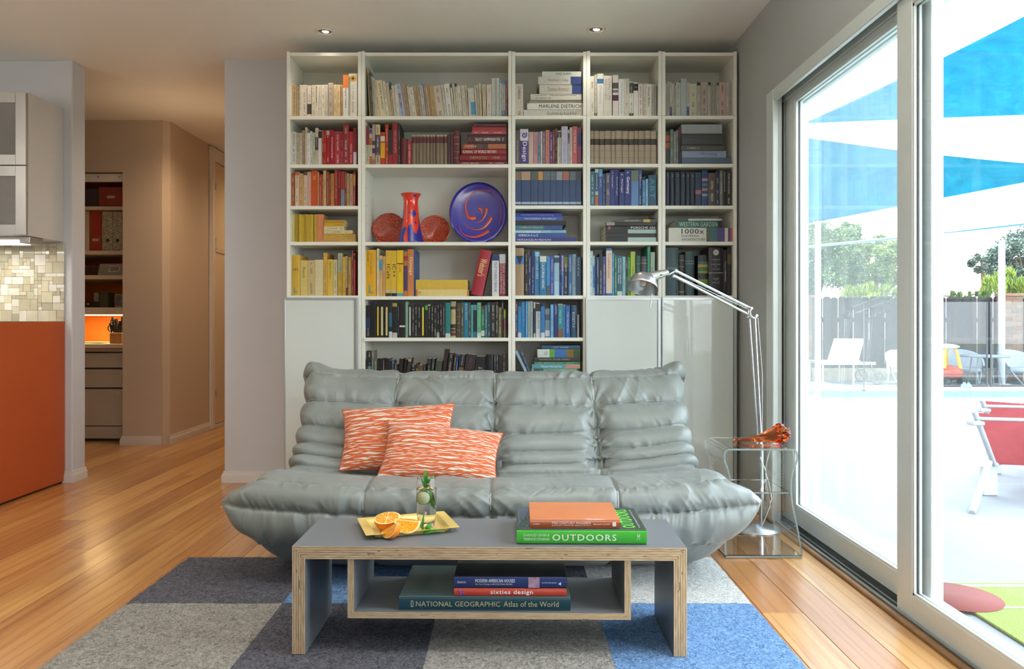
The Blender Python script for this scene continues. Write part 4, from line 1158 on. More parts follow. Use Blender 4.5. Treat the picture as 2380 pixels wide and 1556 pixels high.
lp = MB(); lp.tube([(23 * f_ * math.cos(a), 23 * f_ * math.sin(a), zz(452.5)) for a in [2 * PI * q / 40 for q in range(41)]], .003, 6, cap=False); obj('lip', lp, plain('vase_lip', 'c43a20', 0.1, coat=.8), e, local=True)
# big blue plate with red swirls
Yp = YC + .12; X = ax(1111, Yp); r = 67.5 * Yp / FPX; rz = 76 * Yp / FPX
e = empty('swirl_platter', 'large cobalt blue glass platter with red swirling drops', 'plate', (X, Yp, zdeco), 'coloured glassware in the shelf niche', rot=(-0.22, 0, 0))
m = MB(); prof = [(0, .006), (.5, .003), (.7, .0), (.85, -.006), (1.0, -.012)]
vs = []; fs = []; n = 64
for j in range(11):
    t = j / 10; dy = np.interp(t, [p[0] for p in prof], [p[1] for p in prof])
    for k in range(n): a = 2 * PI * k / n; vs.append((r * t * math.cos(a), dy, rz + rz * t * math.sin(a)))
for j in range(10):
    for k in range(n): fs.append((j * n + k, j * n + (k + 1) % n, (j + 1) * n + (k + 1) % n, (j + 1) * n + k))
o0 = len(vs); vs += [(x, y + .006, z) for x, y, z in vs]; fs += [tuple(reversed([i + o0 for i in f])) for f in fs]
fs += [(10 * n + k, 10 * n + (k + 1) % n, o0 + 10 * n + (k + 1) % n, o0 + 10 * n + k) for k in range(n)]
m.add(vs, fs, smooth=True); obj('platter_disc', m, plain('cobalt_glass', '241c8e', 0.08, coat=.9, var=.12, nscale=14, bmp=0, k=1.3), e, local=True, recalc=False)
def P2(cx, cy):       # crop C pixel to local coordinates on the platter face
    px, py = 660 + cx / 4.4906, 380 + cy / 4.4906
    x = ax(px, Yp) - X; z = rz - (py - (380 + 478 / 4.4906)) * Yp / FPX
    rr = min(1, math.hypot(x / r, (z - rz) / rz)); return (x, np.interp(rr, [p[0] for p in prof], [p[1] for p in prof]) - .0012, z)
sw = [([(2250, 600), (2265, 480), (2240, 340), (2170, 250), (2080, 222), (1990, 240), (1920, 300), (1890, 390), (1905, 470), (1925, 520), (1960, 530), (1990, 525)], [3, 4, 4, 5, 6, 8, 10, 14, 22, 36, 46, 30]),
      ([(2062, 495), (2062, 460), (2050, 435), (2035, 420)], [5, 14, 26, 28]), ([(2010, 580), (2050, 565), (2085, 520), (2105, 470), (2112, 430)], [3, 10, 18, 28, 30]),
      ([(1880, 590), (1930, 640), (2010, 660), (2080, 640), (2130, 580), (2160, 530)], [3, 6, 10, 18, 32, 34]), ([(1820, 600), (1850, 690), (1910, 735), (2000, 740), (2080, 710), (2130, 675)], [3, 6, 14, 26, 34, 30])]
for pts, rad in sw:
    g = MB(); P = [Vector(P2(*p)) for p in pts]; Q = []; Rr = []
    for i in range(len(P) - 1):
        p0, p1, p2, p3 = P[max(i - 1, 0)], P[i], P[i + 1], P[min(i + 2, len(P) - 1)]
        for s_ in range(6):
            t = s_ / 6; Q.append(0.5 * ((2 * p1) + (-p0 + p2) * t + (2 * p0 - 5 * p1 + 4 * p2 - p3) * t * t + (-p0 + 3 * p1 - 3 * p2 + p3) * t ** 3)); Rr.append((rad[i] * (1 - t) + rad[i + 1] * t) * .5 / 4.49 * Yp / FPX * 1.2 + .0004)
    Q.append(P[-1]); Rr.append(rad[-1] * .5 / 4.49 * Yp / FPX * .6)
    g.tube(Q, Rr, 10); yb_ = [q.y for q in Q]; g.sphere(tuple(Q[-2]), Rr[-2] * 1.12, 12, 8)
    cy = sum(yb_) / len(yb_); g.v = [(x, cy + (y - cy) * .25, z) for x, y, z in g.v]
    # flatten onto the face
    g.v = [(x, np.interp(min(1, math.hypot(x / r, (z - rz) / rz)), [p[0] for p in prof], [p[1] for p in prof]) - .0022 + (y - cy), z) for x, y, z in g.v]
    obj('red_swirl', g, plain('swirl_red', 'b03a34', 0.12, coat=.8, k=1.2), e, local=True)
# ------------------------------------------------------------------ low pleated leather sofa
RT = 0.012       # top of the rug
def leather():
    m, nt, b = new_mat('grey_leather'); t = N(nt, 'ShaderNodeTexCoord')
    n = N(nt, 'ShaderNodeTexNoise', Scale=3.0, Detail=4.0); nt.links.new(t.outputs['Object'], n.inputs['Vector'])
    r = ramp(nt, [(0.3, hexc('717875')), (0.7, hexc('7f8683'))], n.outputs[0]); nt.links.new(r.outputs[0], b.inputs['Base Color'])
    n2 = N(nt, 'ShaderNodeTexNoise', Scale=24.0, Detail=5.0, Roughness=0.6); nt.links.new(t.outputs['Object'], n2.inputs['Vector'])
    rr = ramp(nt, [(0.3, (0.36, 0.36, 0.36, 1)), (0.7, (0.48, 0.48, 0.48, 1))], n2.outputs[0]); nt.links.new(rr.outputs[0], b.inputs['Roughness'])
    v = N(nt, 'ShaderNodeTexVoronoi', Scale=420.0); nt.links.new(t.outputs['Object'], v.inputs['Vector'])
    h = math_(nt, 'ADD', math_(nt, 'MULTIPLY', v.outputs[0], 0.12), n2.outputs[0]); bump(nt, b, h, 0.22, 0.0035)
    b.inputs['Specular IOR Level'].default_value = 0.6; b.inputs['Sheen Weight'].default_value = 0.1; return m
leather_m = leather()
SX = -0.058
# seams: centre (Y,Z), edge (Y,Z), half width, inner core (Y,Z), bulge centre / edge
SEAM = [((2.84, .014), (2.90, .014), .80, (2.98, .07), .020),
        ((2.625, .155), (2.665, .155), .875, (2.84, .18), .046),
        ((2.572, .272), (2.630, .298), .966, (2.70, .292), .040),
        ((2.610, .352), (2.69, .372), .868, (2.77, .315), .010),
        ((2.78, .356), (2.80, .392), .850, (2.86, .33), -.012),
        ((3.00, .318), (2.99, .372), .812, (3.06, .33), .024),
        ((3.055, .348), (3.035, .405), .808, (3.10, .365), .024),
        ((3.10, .392), (3.08, .445), .808, (3.145, .405), .028),
        ((3.165, .455), (3.15, .505), .812, (3.22, .475), .034),
        ((3.265, .566), (3.25, .590), .822, (3.335, .565), .032),
        ((3.38, .672), (3.355, .684), .832, (3.42, .660), .028),
        ((3.50, .680), (3.475, .704), .850, (3.46, .65), .035),
        ((3.60, .45), (3.60, .45), .79, (3.46, .45), .02),
        ((3.58, .15), (3.58, .15), .77, (3.40, .16), .02),
        ((3.44, .014), (3.42, .014), .75, (3.25, .07), .004)]
nS = len(SEAM); NU = 500; per = [26, 34, 36, 20, 20, 16, 18, 20, 26, 30, 24, 16, 12, 8, 4]
def sofa_grid():
    # u samples denser near the ends
    s = np.linspace(-1, 1, NU); u = np.sign(s) * (1 - (1 - np.abs(s)) ** 1.35)
    U0 = 0.90
    a = np.abs(u); e = a ** 3.2
    tcap = np.where(a > U0, np.sqrt(np.clip(1 - ((a - U0) / (1 - U0)) ** 2, 0, 1)), 1.0)
    C = np.array([q[0] for q in SEAM]); Ed = np.array([q[1] for q in SEAM]); HW = np.array([q[2] for q in SEAM]); K = np.array([q[3] for q in SEAM]); BL = np.array([q[4] for q in SEAM])
    rowsY, rowsZ, rowsX, tt, roll = [], [], [], [], []
    for i in range(nS):
        j = (i + 1) % nS; n = per[i]
        for q in range(n):
            t = q / n
            y = (1 - t) * (C[i, 0] * (1 - e) + Ed[i, 0] * e) + t * (C[j, 0] * (1 - e) + Ed[j, 0] * e)
            z = (1 - t) * (C[i, 1] * (1 - e) + Ed[i, 1] * e) + t * (C[j, 1] * (1 - e) + Ed[j, 1] * e)
            dy = (C[j, 0] * (1 - e) + Ed[j, 0] * e) - (C[i, 0] * (1 - e) + Ed[i, 0] * e); dz = (C[j, 1] * (1 - e) + Ed[j, 1] * e) - (C[i, 1] * (1 - e) + Ed[i, 1] * e)
            L = np.hypot(dy, dz); ny, nz = -dz / L, dy / L     # outwards: profile runs front-bottom -> up -> back
            bb = BL[i] * max(math.sin(PI * t), 0) ** 0.52
            if i == nS - 1: bb = 0
            y = y + ny * bb; z = z + nz * bb
            hw = HW[i] * (1 - t) + HW[j] * t + (0.018 if 5 <= i <= 10 else .014) * math.sin(PI * t) ** .6 - (.05 if i in (12, 13) else 0)
            if i in (1, 2):      # pointed corner at the long front seam
                tt_ = t if i == 2 else 1 - t; hw = HW[2] * (1 - tt_) ** 1.0 + (HW[3] if i == 2 else HW[1]) * (1 - (1 - tt_) ** 1.0) + .012 * math.sin(PI * t)
            ky, kz = K[i] * (1 - t) + K[j] * t
            if 5 <= i <= 10: ky = ky - .030 * math.sin(PI * t) ** .6; kz = kz + .016 * math.sin(PI * t)
            y = ky + (y - ky) * tcap; z = kz + (z - kz) * tcap
            rowsY.append(y); rowsZ.append(z); rowsX.append(SX + hw * u); tt.append(t); roll.append(i)
    return u, np.array(rowsX), np.array(rowsY), np.array(rowsZ), np.array(tt), np.array(roll), tcap
u, GX, GY, GZ, TT, ROLL, TCAP = sofa_grid()
NV = len(TT)
# back corners stand up as soft horns
au = np.abs(u)
for r_ in range(NV):
    i = ROLL[r_]; t = TT[r_]
    w = {9: t ** 2 * .4, 10: .4 + .6 * math.sin(PI * t) if t < .5 else 1.0, 11: (1 - t) ** 2}.get(i, 0)
    if w: g_ = np.exp(-((au - .95) / .055) ** 2); GZ[r_] += .034 * w * g_; GX[r_] += np.sign(u) * .018 * w * g_; GY[r_] -= .01 * w * g_
# surface normals
def normals(X, Y, Z):
    P = np.stack([X, Y, Z], -1); du = np.gradient(P, axis=1); dv = np.roll(P, -1, 0) - np.roll(P, 1, 0)
    n = np.cross(dv, du); l = np.linalg.norm(n, axis=-1, keepdims=True); return n / np.maximum(l, 1e-9)
NRM = normals(GX, GY, GZ)
mid = NRM[NV // 6, NU // 2]
if mid[1] > 0: NRM = -NRM
D_ = np.zeros_like(GX)
vsm = [-0.5, 0.0, 0.5]
def noise2(sx, sy, seed, X, V):
    # smooth value noise on a lattice
    rg_ = np.random.RandomState(seed); G = rg_.rand(256, 256)
    x = X * sx + 1000.0; y = V * sy + 1000.0; xi = np.floor(x).astype(int); yi = np.floor(y).astype(int); fx = x - xi; fy = y - yi
    fx = fx * fx * (3 - 2 * fx); fy = fy * fy * (3 - 2 * fy)
    g = lambda a, b: G[a % 256, b % 256]
    return (g(xi, yi) * (1 - fx) * (1 - fy) + g(xi + 1, yi) * fx * (1 - fy) + g(xi, yi + 1) * (1 - fx) * fy + g(xi + 1, yi + 1) * fx * fy) * 2 - 1
VG = (ROLL + TT)[:, None] * np.ones((1, NU)); UX = GX
WR = {0: (.002, .5), 1: (.0100, 1), 2: (.0115, 1), 3: (.006, 1), 4: (.004, .6), 5: (.005, .8), 6: (.005, .8), 7: (.005, .8), 8: (.006, .8), 9: (.0100, 1), 10: (.0095, 1), 11: (.004, 1)}
front = np.isin(ROLL, [0, 1, 2, 3]); back = np.isin(ROLL, [5, 6, 7, 8, 9, 10])
for r_ in range(NV):
    i = int(ROLL[r_]); t = float(TT[r_])
    if i not in WR: continue
    amp, _ = WR[i]; x = GX[r_]; slant = 0.10 * np.sin(x * 4.0 + i) + .04 * t
    V = np.full(NU, i * 1.0 + t * (1.1 if i in (1, 2, 10) else .8))
    n1 = noise2(20, 1.0, 11 + i, x + slant * t, V * .9); n2 = noise2(44, 1.6, 31 + i, x - slant * t, V); n3 = noise2(9, .8, 51 + i, x, V)
    rid = 1 - 2 * np.abs(n1); rid2 = 1 - 2 * np.abs(n2)
    edge = 0.35 + 0.65 * (abs(2 * t - 1) ** 1.3)                 # folds gather at the seams
    D_[r_] += amp * (.75 * rid * edge * np.clip(.6 + .9 * n3, 0, 1.4) + .38 * rid2 * edge * edge + .35 * n3)
    # vertical seams: a crease in a soft valley
    if i <= 10:
        for vs_ in vsm:
            xs = SX + vs_ * (.865 if i > 3 else .872); d = np.abs(x - xs)
            if i in (4,): continue
            D_[r_] -= .0075 * np.exp(-(d / .0055) ** 2) + (.010 if i in (5, 6, 7, 8, 9) else .006) * np.exp(-d / .035)
    # tuft pinches where the lower back seams cross the vertical ones
    if i in (5, 6, 7, 8, 9):
        for vs_ in vsm:
            xs = SX + vs_ * .865
            for (si, dep, sg) in ((8, .030, .045), (6, .030, .05), (7, .014, .05), (9, .012, .04)):
                dv = (i + t - si) * .075; rr2 = ((x - xs) ** 2 + dv ** 2)
                ang = np.arctan2(dv, x - xs); rad = .0042 * np.sin(ang * 9 + vs_ * 7 + si) * np.exp(-rr2 / (.07 ** 2)) * (1 - np.exp(-rr2 / (.012 ** 2)))
                D_[r_] += -dep * np.exp(-rr2 / sg ** 2) + rad
    # diagonal drape folds of the top two bands, hanging between the seams
    if i in (8, 9, 10):
        ph = (x - SX) / .432; fr = ph - np.floor(ph)
        cnt = np.abs(fr - .5) * 2
        fold = np.sin((x * 34 + np.sign(fr - .5) * (t + (i - 9) * 1.0) * 3.4) + 1.7 * np.sin(x * 11))
        D_[r_] += .0070 * fold * np.clip(cnt, .15, 1) * math.sin(PI * min(1, t * .9 + .1)) * (1.0 if i > 8 else .45)
    if i in (1, 2):
        fold = np.sin(x * 62 + 2.5 * np.sin(x * 9 + i) + t * 1.5 * np.sin(x * 5))
        D_[r_] += .0046 * fold * (.4 + .6 * n3) * (math.sin(PI * t) ** .5)
D_ *= np.clip((1 - au) / .04, 0.25, 1)[None, :]
P3 = np.stack([GX, GY, GZ], -1) + NRM * D_[..., None]
P3[..., 2] = np.maximum(P3[..., 2], RT + .001)
def sofa_mesh():
    me = bpy.data.meshes.new('upholstery'); nvt = NV * NU
    org = Vector((SX, 3.08, RT)); V = (P3 - np.array(org)).reshape(-1, 3)
    a = np.arange(NV)[:, None] * NU + np.arange(NU - 1)[None, :]; b = ((np.arange(NV) + 1) % NV)[:, None] * NU + np.arange(NU - 1)[None, :]
    F = np.stack([a, a + 1, b + 1, b], -1).reshape(-1, 4)
    capL = [r * NU for r in range(NV)]; capR = [r * NU + NU - 1 for r in range(NV)][::-1]
    # end caps as fans round a middle point
    cl = V[capL].mean(0); crr = V[capR].mean(0); cl[0] = -.66; crr[0] = .66; cl[2] -= .1; crr[2] -= .1; V = np.vstack([V, cl, crr]); il, ir = nvt, nvt + 1
    tris = [(capL[k], capL[(k + 1) % NV], il) for k in range(NV)] + [(capR[k], capR[(k + 1) % NV], ir) for k in range(NV)]
    me.from_pydata([], [], []); 
    fl_ = np.concatenate([F.reshape(-1), np.array(tris).reshape(-1)]); nf = len(F) + len(tris)
    me.vertices.add(len(V)); me.vertices.foreach_set('co', V.reshape(-1)); me.loops.add(len(fl_)); me.loops.foreach_set('vertex_index', fl_)
    me.polygons.add(nf); st_ = np.concatenate([np.arange(len(F)) * 4, len(F) * 4 + np.arange(len(tris)) * 3]); me.polygons.foreach_set('loop_start', st_)
    me.polygons.foreach_set('use_smooth', np.ones(nf, bool)); me.materials.append(leather_m); me.update(calc_edges=True); me.validate()
    bm = bmesh.new(); bm.from_mesh(me); bmesh.ops.recalc_face_normals(bm, faces=bm.faces); bm.to_mesh(me); bm.free()
    return me, org
me, sorg = sofa_mesh()
sofa = empty('sofa', 'low pleated grey leather sofa on the rug before the bookcases', 'sofa', tuple(sorg))
link('upholstery', me, sofa)
def srow(i, t=0.0):
    return sum(per[:i]) + int(round(t * per[i])) 
pip = plain('leather_piping', 'c3c8c5', 0.35, var=.02, bmp=0)
for vs_ in vsm:       # welts on the vertical seams of the front and the upper back
    for (i0, i1) in ((2, 3), (9, 11)):
        pts = []
        for r_ in range(srow(i0) + 1, srow(i1), 2):
            xs = SX + vs_ * (.865 if i0 > 3 else .872); k = int(np.argmin(np.abs(P3[r_, :, 0] - xs))); p = P3[r_, k] + NRM[r_, k] * .0022
            pts.append(tuple(p))
        Q = np.array(pts); kk = 5; Qp = np.pad(Q, ((kk, kk), (0, 0)), 'edge'); Q = sum(Qp[j:j + len(Q)] for j in range(2 * kk + 1)) / (2 * kk + 1); Q[:, 1] -= .0015
        obj('seam_welt', MB().tube([tuple(q) for q in Q], .0021, 6), pip, sofa)
def stitches(name, i, t, step=3, ln=.0035, off=.0012, side=.004):
    m = MB(); r_ = srow(i, t)
    for k in range(14, NU - 14, 1):
        if k % 2: continue
        p = P3[r_, k] + NRM[r_, k] * off; q = P3[(r_ + 1) % NV, k] + NRM[(r_ + 1) % NV, k] * off
        d = Vector(q - p); d = d.normalized() * ln if d.length > 0 else Vector((0, 0, ln)); a = Vector(p)
        w_ = Vector((.0007, 0, 0)); n_ = Vector(NRM[r_, k]) * .0006
        m.add([a - w_, a + w_, a + w_ + d, a - w_ + d, a - w_ + n_, a + w_ + n_, a + w_ + d + n_, a - w_ + d + n_], [(4, 5, 6, 7), (0, 1, 5, 4), (2, 3, 7, 6)])
    return obj(name, m, pip, sofa, kind='stuff')
stitches('stitching', 3, 0.08); stitches('stitching', 3, .22); stitches('stitching', 10, 0.06); stitches('stitching', 9, 0.04); stitches('stitching', 1, .03)
for vs_ in (0.5, -0.5, 0.0):
    r_ = srow(8); xs = SX + vs_ * .865; k = int(np.argmin(np.abs(P3[r_, :, 0] - xs))); p = Vector(P3[r_, k]); n_ = Vector(NRM[r_, k])
    q = n_.to_track_quat('Z', 'Y').to_matrix().to_4x4(); Mx = Matrix.Translation(p + n_ * .012) @ q
    obj('button', MB().sphere((0, 0, 0), (.0085, .0085, .0045), 16, 8, M=Mx), leather_m, sofa)

# ------------------------------------------------------------------ cushions
def cushion_fabric(seed):
    m, nt, b = new_mat('orange_line_fabric_%d' % seed); uv = nt.nodes.new('ShaderNodeUVMap'); uv.uv_map = 'UVMap'
    sp = nt.nodes.new('ShaderNodeSeparateXYZ'); nt.links.new(uv.outputs[0], sp.inputs[0])
    n = N(nt, 'ShaderNodeTexNoise', Scale=2.2, Detail=1.5); mp = N(nt, 'ShaderNodeMapping'); mp.inputs['Location'].default_value = (seed * 3.1, seed, 0); mp.inputs['Scale'].default_value = (1.6, 3.0, 1)
    nt.links.new(uv.outputs[0], mp.inputs[0]); nt.links.new(mp.outputs[0], n.inputs['Vector'])
    acc = None
    fam = ((12, .7, .30), (10, -1.0, .26), (13, 1.5, .24), (9, -1.7, .24), (16, .1, .30), (12, -.4, .30))
    for k, (fr, sl, wd) in enumerate(fam):
        nn = N(nt, 'ShaderNodeTexNoise', Scale=1.3 + .3 * k, Detail=1.0); mk = N(nt, 'ShaderNodeMapping'); mk.inputs['Location'].default_value = (seed * 2 + k * 5.3, k * 2.2, 0); mk.inputs['Scale'].default_value = (.9, 1.4, 1)
        nt.links.new(uv.outputs[0], mk.inputs[0]); nt.links.new(mk.outputs[0], nn.inputs['Vector'])
        a = math_(nt, 'MULTIPLY', sp.outputs[1], fr); c_ = math_(nt, 'MULTIPLY_ADD', sp.outputs[0], sl, a); d = math_(nt, 'MULTIPLY_ADD', nn.outputs[0], 1.5, c_)
        f = math_(nt, 'FRACT', d); li = math_(nt, 'LESS_THAN', math_(nt, 'ABSOLUTE', math_(nt, 'SUBTRACT', f, 0.5)), wd * .33)
        acc = li if acc is None else math_(nt, 'MAXIMUM', acc, li)
    c = mixc(nt, acc, hexc('d2cabd'), hexc('bf5a2a')); t = N(nt, 'ShaderNodeTexCoord'); w = N(nt, 'ShaderNodeTexNoise', Scale=400.0, Detail=2.0); nt.links.new(t.outputs['Object'], w.inputs['Vector'])
    nt.links.new(c, b.inputs['Base Color']); b.inputs['Roughness'].default_value = .8; b.inputs['Sheen Weight'].default_value = .2
    h = math_(nt, 'ADD', math_(nt, 'MULTIPLY', acc, .6), w.outputs[0]); bump(nt, b, h, .35, .0015); return m
def cushion(name, label, TL, TR, BR, BL, thick, seed):
    TL, TR, BR, BL = map(Vector, (TL, TR, BR, BL)); n = 70; c = (TL + TR + BR + BL) / 4
    nrm = (TR - TL).cross(BL - TL).normalized()
    if nrm.y > 0: nrm = -nrm
    vs = []; uvv = []
    for side in (1, -1):
        for j in range(n + 1):
            for i in range(n + 1):
                s, t = i / n, j / n; a, b_ = 2 * s - 1, 2 * t - 1
                pin = 1 - .055 * (1 - a * a) * (b_ ** 8); pin2 = 1 - .07 * (1 - b_ * b_) * (a ** 8)   # edges draw in, corners stay pointed
                s2, t2 = .5 + a * pin2 * .5, .5 + b_ * pin * .5
                p = TL * (1 - s2) * (1 - t2) + TR * s2 * (1 - t2) + BR * s2 * t2 + BL * (1 - s2) * t2
                h = ((1 - abs(a) ** 2.6) * (1 - abs(b_) ** 2.6)) ** .55 * thick / 2
                ed = max(abs(a), abs(b_)) ** 3
                h *= 1 + .06 * noise.noise((a * 2 + seed, b_ * 2, side)); h += .0030 * ed * math.sin((a if abs(b_) > abs(a) else b_) * 34 + seed) * (1 - max(abs(a), abs(b_)) ** 20)
                vs.append(p + nrm * h * side - c); uvv.append((s * 1.6, 1 - t))
    fs = []; us = []
    for sd in (0, 1):
        o = sd * (n + 1) ** 2
        for j in range(n):
            for i in range(n):
                q = (o + j * (n + 1) + i, o + j * (n + 1) + i + 1, o + (j + 1) * (n + 1) + i + 1, o + (j + 1) * (n + 1) + i)
                if sd: q = q[::-1]
                fs.append(q); us.append([uvv[x] for x in q])
    e = empty(name, label, 'cushion', tuple(c), 'orange and white cushions on the sofa')
    m = MB(); m.add(vs, fs, 0, None, us, smooth=True); obj('cushion_cover', m, cushion_fabric(seed), e, local=True)
    sm = MB(); pts = [vs[i] for i in range(n + 1)] + [vs[j * (n + 1) + n] for j in range(1, n + 1)] + [vs[n * (n + 1) + i] for i in range(n - 1, -1, -1)] + [vs[j * (n + 1)] for j in range(n - 1, -1, -1)]
    obj('seam', sm.tube(pts, .0022, 6, cap=False), plain('seam_orange', 'b8562a', .8, bmp=0), e, local=True)
cushion('lumbar_cushion', 'orange and white line-patterned cushion leaning on the sofa back, partly covered', at(796, 953, 3.13), at(1056, 938, 3.16), at(1050, 1098, 2.98), at(788, 1094, 2.96), .10, 3)
cushion('lumbar_cushion', 'orange and white line-patterned cushion leaning in front of its twin', at(901, 977, 3.03), at(1169, 1008, 3.06), at(1154, 1121, 2.88), at(875, 1111, 2.87), .10, 8)

# ------------------------------------------------------------------ rug of square carpet tiles
def rug_mat(name, c0, c1):
    m, nt, b = new_mat(name); t = N(nt, 'ShaderNodeTexCoord'); n = N(nt, 'ShaderNodeTexNoise', Scale=230.0, Detail=3.0, Roughness=.7); nt.links.new(t.outputs['Object'], n.inputs['Vector'])
    n2 = N(nt, 'ShaderNodeTexNoise', Scale=60.0, Detail=4.0, Distortion=1.5); nt.links.new(t.outputs['Object'], n2.inputs['Vector'])
    h = math_(nt, 'MULTIPLY_ADD', n2.outputs[0], .5, math_(nt, 'MULTIPLY', n.outputs[0], .6))
    r = ramp(nt, [(.38, c0), (.68, c1)], h); nt.links.new(r.outputs[0], b.inputs['Base Color']); b.inputs['Roughness'].default_value = .95; b.inputs['Specular IOR Level'].default_value = .1
    bump(nt, b, h, .8, .006); return m
RM = {'n': rug_mat('rug_charcoal', hexc('2c2d33'), hexc('74757f')), 'g': rug_mat('rug_grey', hexc('5c5a56'), hexc('b3b1ab')), 'b': rug_mat('rug_blue', hexc('355680'), hexc('85abd6')), 'l': rug_mat('rug_light', hexc('8b8d8c'), hexc('d5d7d3'))}
rug = empty('rug', 'square-tiled rug in charcoal, grey and blue wool under the table and sofa', 'rug', (-.227, 2.2, 0))
RX0, RY1, TS = -1.25, 2.955, .5125
pat = ['nbnl', 'gngb', 'nbnl', 'gngb', 'nbnl']
for r_ in range(5):
    for c_ in range(4):
        x0 = RX0 + c_ * TS; y1 = RY1 - r_ * .49; y0 = y1 - .49; k = 26
        m = MB(); vs = []; fs = []
        for j in range(k + 1):
            for i in range(k + 1):
                x = x0 + (TS - .0006) * i / k; y = y0 + (.4894) * j / k; rim_ = (j in (0, k) and False) or (i in (0, k) and False)
                out = (c_ == 0 and i == 0) or (c_ == 3 and i == k) or (r_ == 0 and j == k)
                if out: x += R.uniform(-.002, .002); y += R.uniform(-.002, .002)
                vs.append((x, y, .008 if out else RT - .001 + R.uniform(-.0011, .0008)))
        for j in range(k):
            for i in range(k): fs.append((j * (k + 1) + i, j * (k + 1) + i + 1, (j + 1) * (k + 1) + i + 1, (j + 1) * (k + 1) + i))
        m.add(vs, fs, smooth=True); m.box(x0 + .0015, x0 + TS - .0015, y0 + .0015, y0 + .488, 0.0003, .0078)
        obj('carpet_tile', m, RM[pat[r_][c_]], rug)
# loose wool fibres standing on the tiles that show nearest
for key, nn in (('n', 9000), ('g', 9000), ('b', 6000), ('l', 2500)):
    m = MB(); cells_ = [(r_, c_) for r_ in range(3) for c_ in range(4) if pat[r_][c_] == key]; vs = []; fs = []
    for q in range(nn * 2):
        r_, c_ = R.choice(cells_); x = RX0 + (c_ + R.random()) * TS; y = RY1 - (r_ + R.random()) * .49; a = R.uniform(0, 2 * PI); l = R.uniform(.004, .010); w_ = .0005
        if R.random() < .03 and c_ == 0: x = RX0 - R.uniform(0, .003)
        dx, dy = math.cos(a), math.sin(a); o = len(vs); h = R.uniform(.0, .004)
        vs += [(x - dy * w_, y + dx * w_, RT - .001), (x + dy * w_, y - dx * w_, RT - .001), (x + dx * l, y + dy * l, RT + h)]; fs.append((o, o + 1, o + 2))
    m.add(vs, fs); obj('pile', m, RM[key], rug, kind='stuff', recalc=False)
# ------------------------------------------------------------------ plywood coffee table
def ply():
    m, nt, b = new_mat('plywood_edge'); uv = nt.nodes.new('ShaderNodeUVMap'); uv.uv_map = 'UVMap'; sp = nt.nodes.new('ShaderNodeSeparateXYZ'); nt.links.new(uv.outputs[0], sp.inputs[0])
    t = N(nt, 'ShaderNodeTexCoord'); wv = N(nt, 'ShaderNodeTexNoise', Scale=5.0, Detail=2.0); mp = N(nt, 'ShaderNodeMapping'); mp.inputs['Scale'].default_value = (1, 1, 1); nt.links.new(t.outputs['Object'], wv.inputs['Vector'])
    v = math_(nt, 'MULTIPLY_ADD', wv.outputs[0], .03, sp.outputs[0]); L = math_(nt, 'MULTIPLY', v, 11.0); fr = math_(nt, 'FRACT', L); ix = math_(nt, 'FLOOR', L)
    odd = math_(nt, 'MODULO', ix, 2.0)
    glue = math_(nt, 'LESS_THAN', fr, .16)
    cx = nt.nodes.new('ShaderNodeCombineXYZ'); nt.links.new(ix, cx.inputs[0]); nt.links.new(math_(nt, 'MULTIPLY', sp.outputs[1], 22.0), cx.inputs[1]); nt.links.new(math_(nt, 'MULTIPLY', fr, .6), cx.inputs[2])
    n = N(nt, 'ShaderNodeTexNoise', Scale=1.0, Detail=5.0); nt.links.new(cx.outputs[0], n.inputs['Vector'])
    a = ramp(nt, [(.3, hexc('b89a74')), (.65, hexc('dcc7a2'))], n.outputs[0]); d = ramp(nt, [(.3, hexc('8a6e4e')), (.65, hexc('b79a72'))], n.outputs[0])
    c = mixc(nt, math_(nt, 'MULTIPLY', odd, .85), a.outputs[0], d.outputs[0]); c = mixc(nt, math_(nt, 'MULTIPLY', glue, .55), c, hexc('6e543a'))
    cx2 = nt.nodes.new('ShaderNodeCombineXYZ'); nt.links.new(ix, cx2.inputs[0]); nt.links.new(math_(nt, 'MULTIPLY', sp.outputs[1], 9.0), cx2.inputs[1])
    v2 = N(nt, 'ShaderNodeTexNoise', Scale=2.4, Detail=0.5); nt.links.new(cx2.outputs[0], v2.inputs['Vector'])
    void = math_(nt, 'MULTIPLY', math_(nt, 'GREATER_THAN', v2.outputs[0], .73), math_(nt, 'LESS_THAN', fr, .6)); c = mixc(nt, math_(nt, 'MULTIPLY', void, .85), c, hexc('2f2118'))
    nt.links.new(c, b.inputs['Base Color']); b.inputs['Roughness'].default_value = .55
    bump(nt, b, math_(nt, 'SUBTRACT', n.outputs[0], void), .3, .0006); return m
ply_m = ply(); lam = plain('grey_laminate', '6c7177', .42, var=.03, nscale=5, bmp=.06, bscale=350, bdist=.0004)
TX0, TX1, TY0, TY1 = -.595, .495, 2.078, 2.375; TZ = .312; TH = .036
tb = empty('coffee_table', 'low coffee table of grey laminated plywood with slung shelf, on the rug', 'coffee table', ((TX0 + TX1) / 2, (TY0 + TY1) / 2, RT), rot=(0, 0, math.radians(-.9)))
tc_ = Vector(((TX0 + TX1) / 2, (TY0 + TY1) / 2, RT))
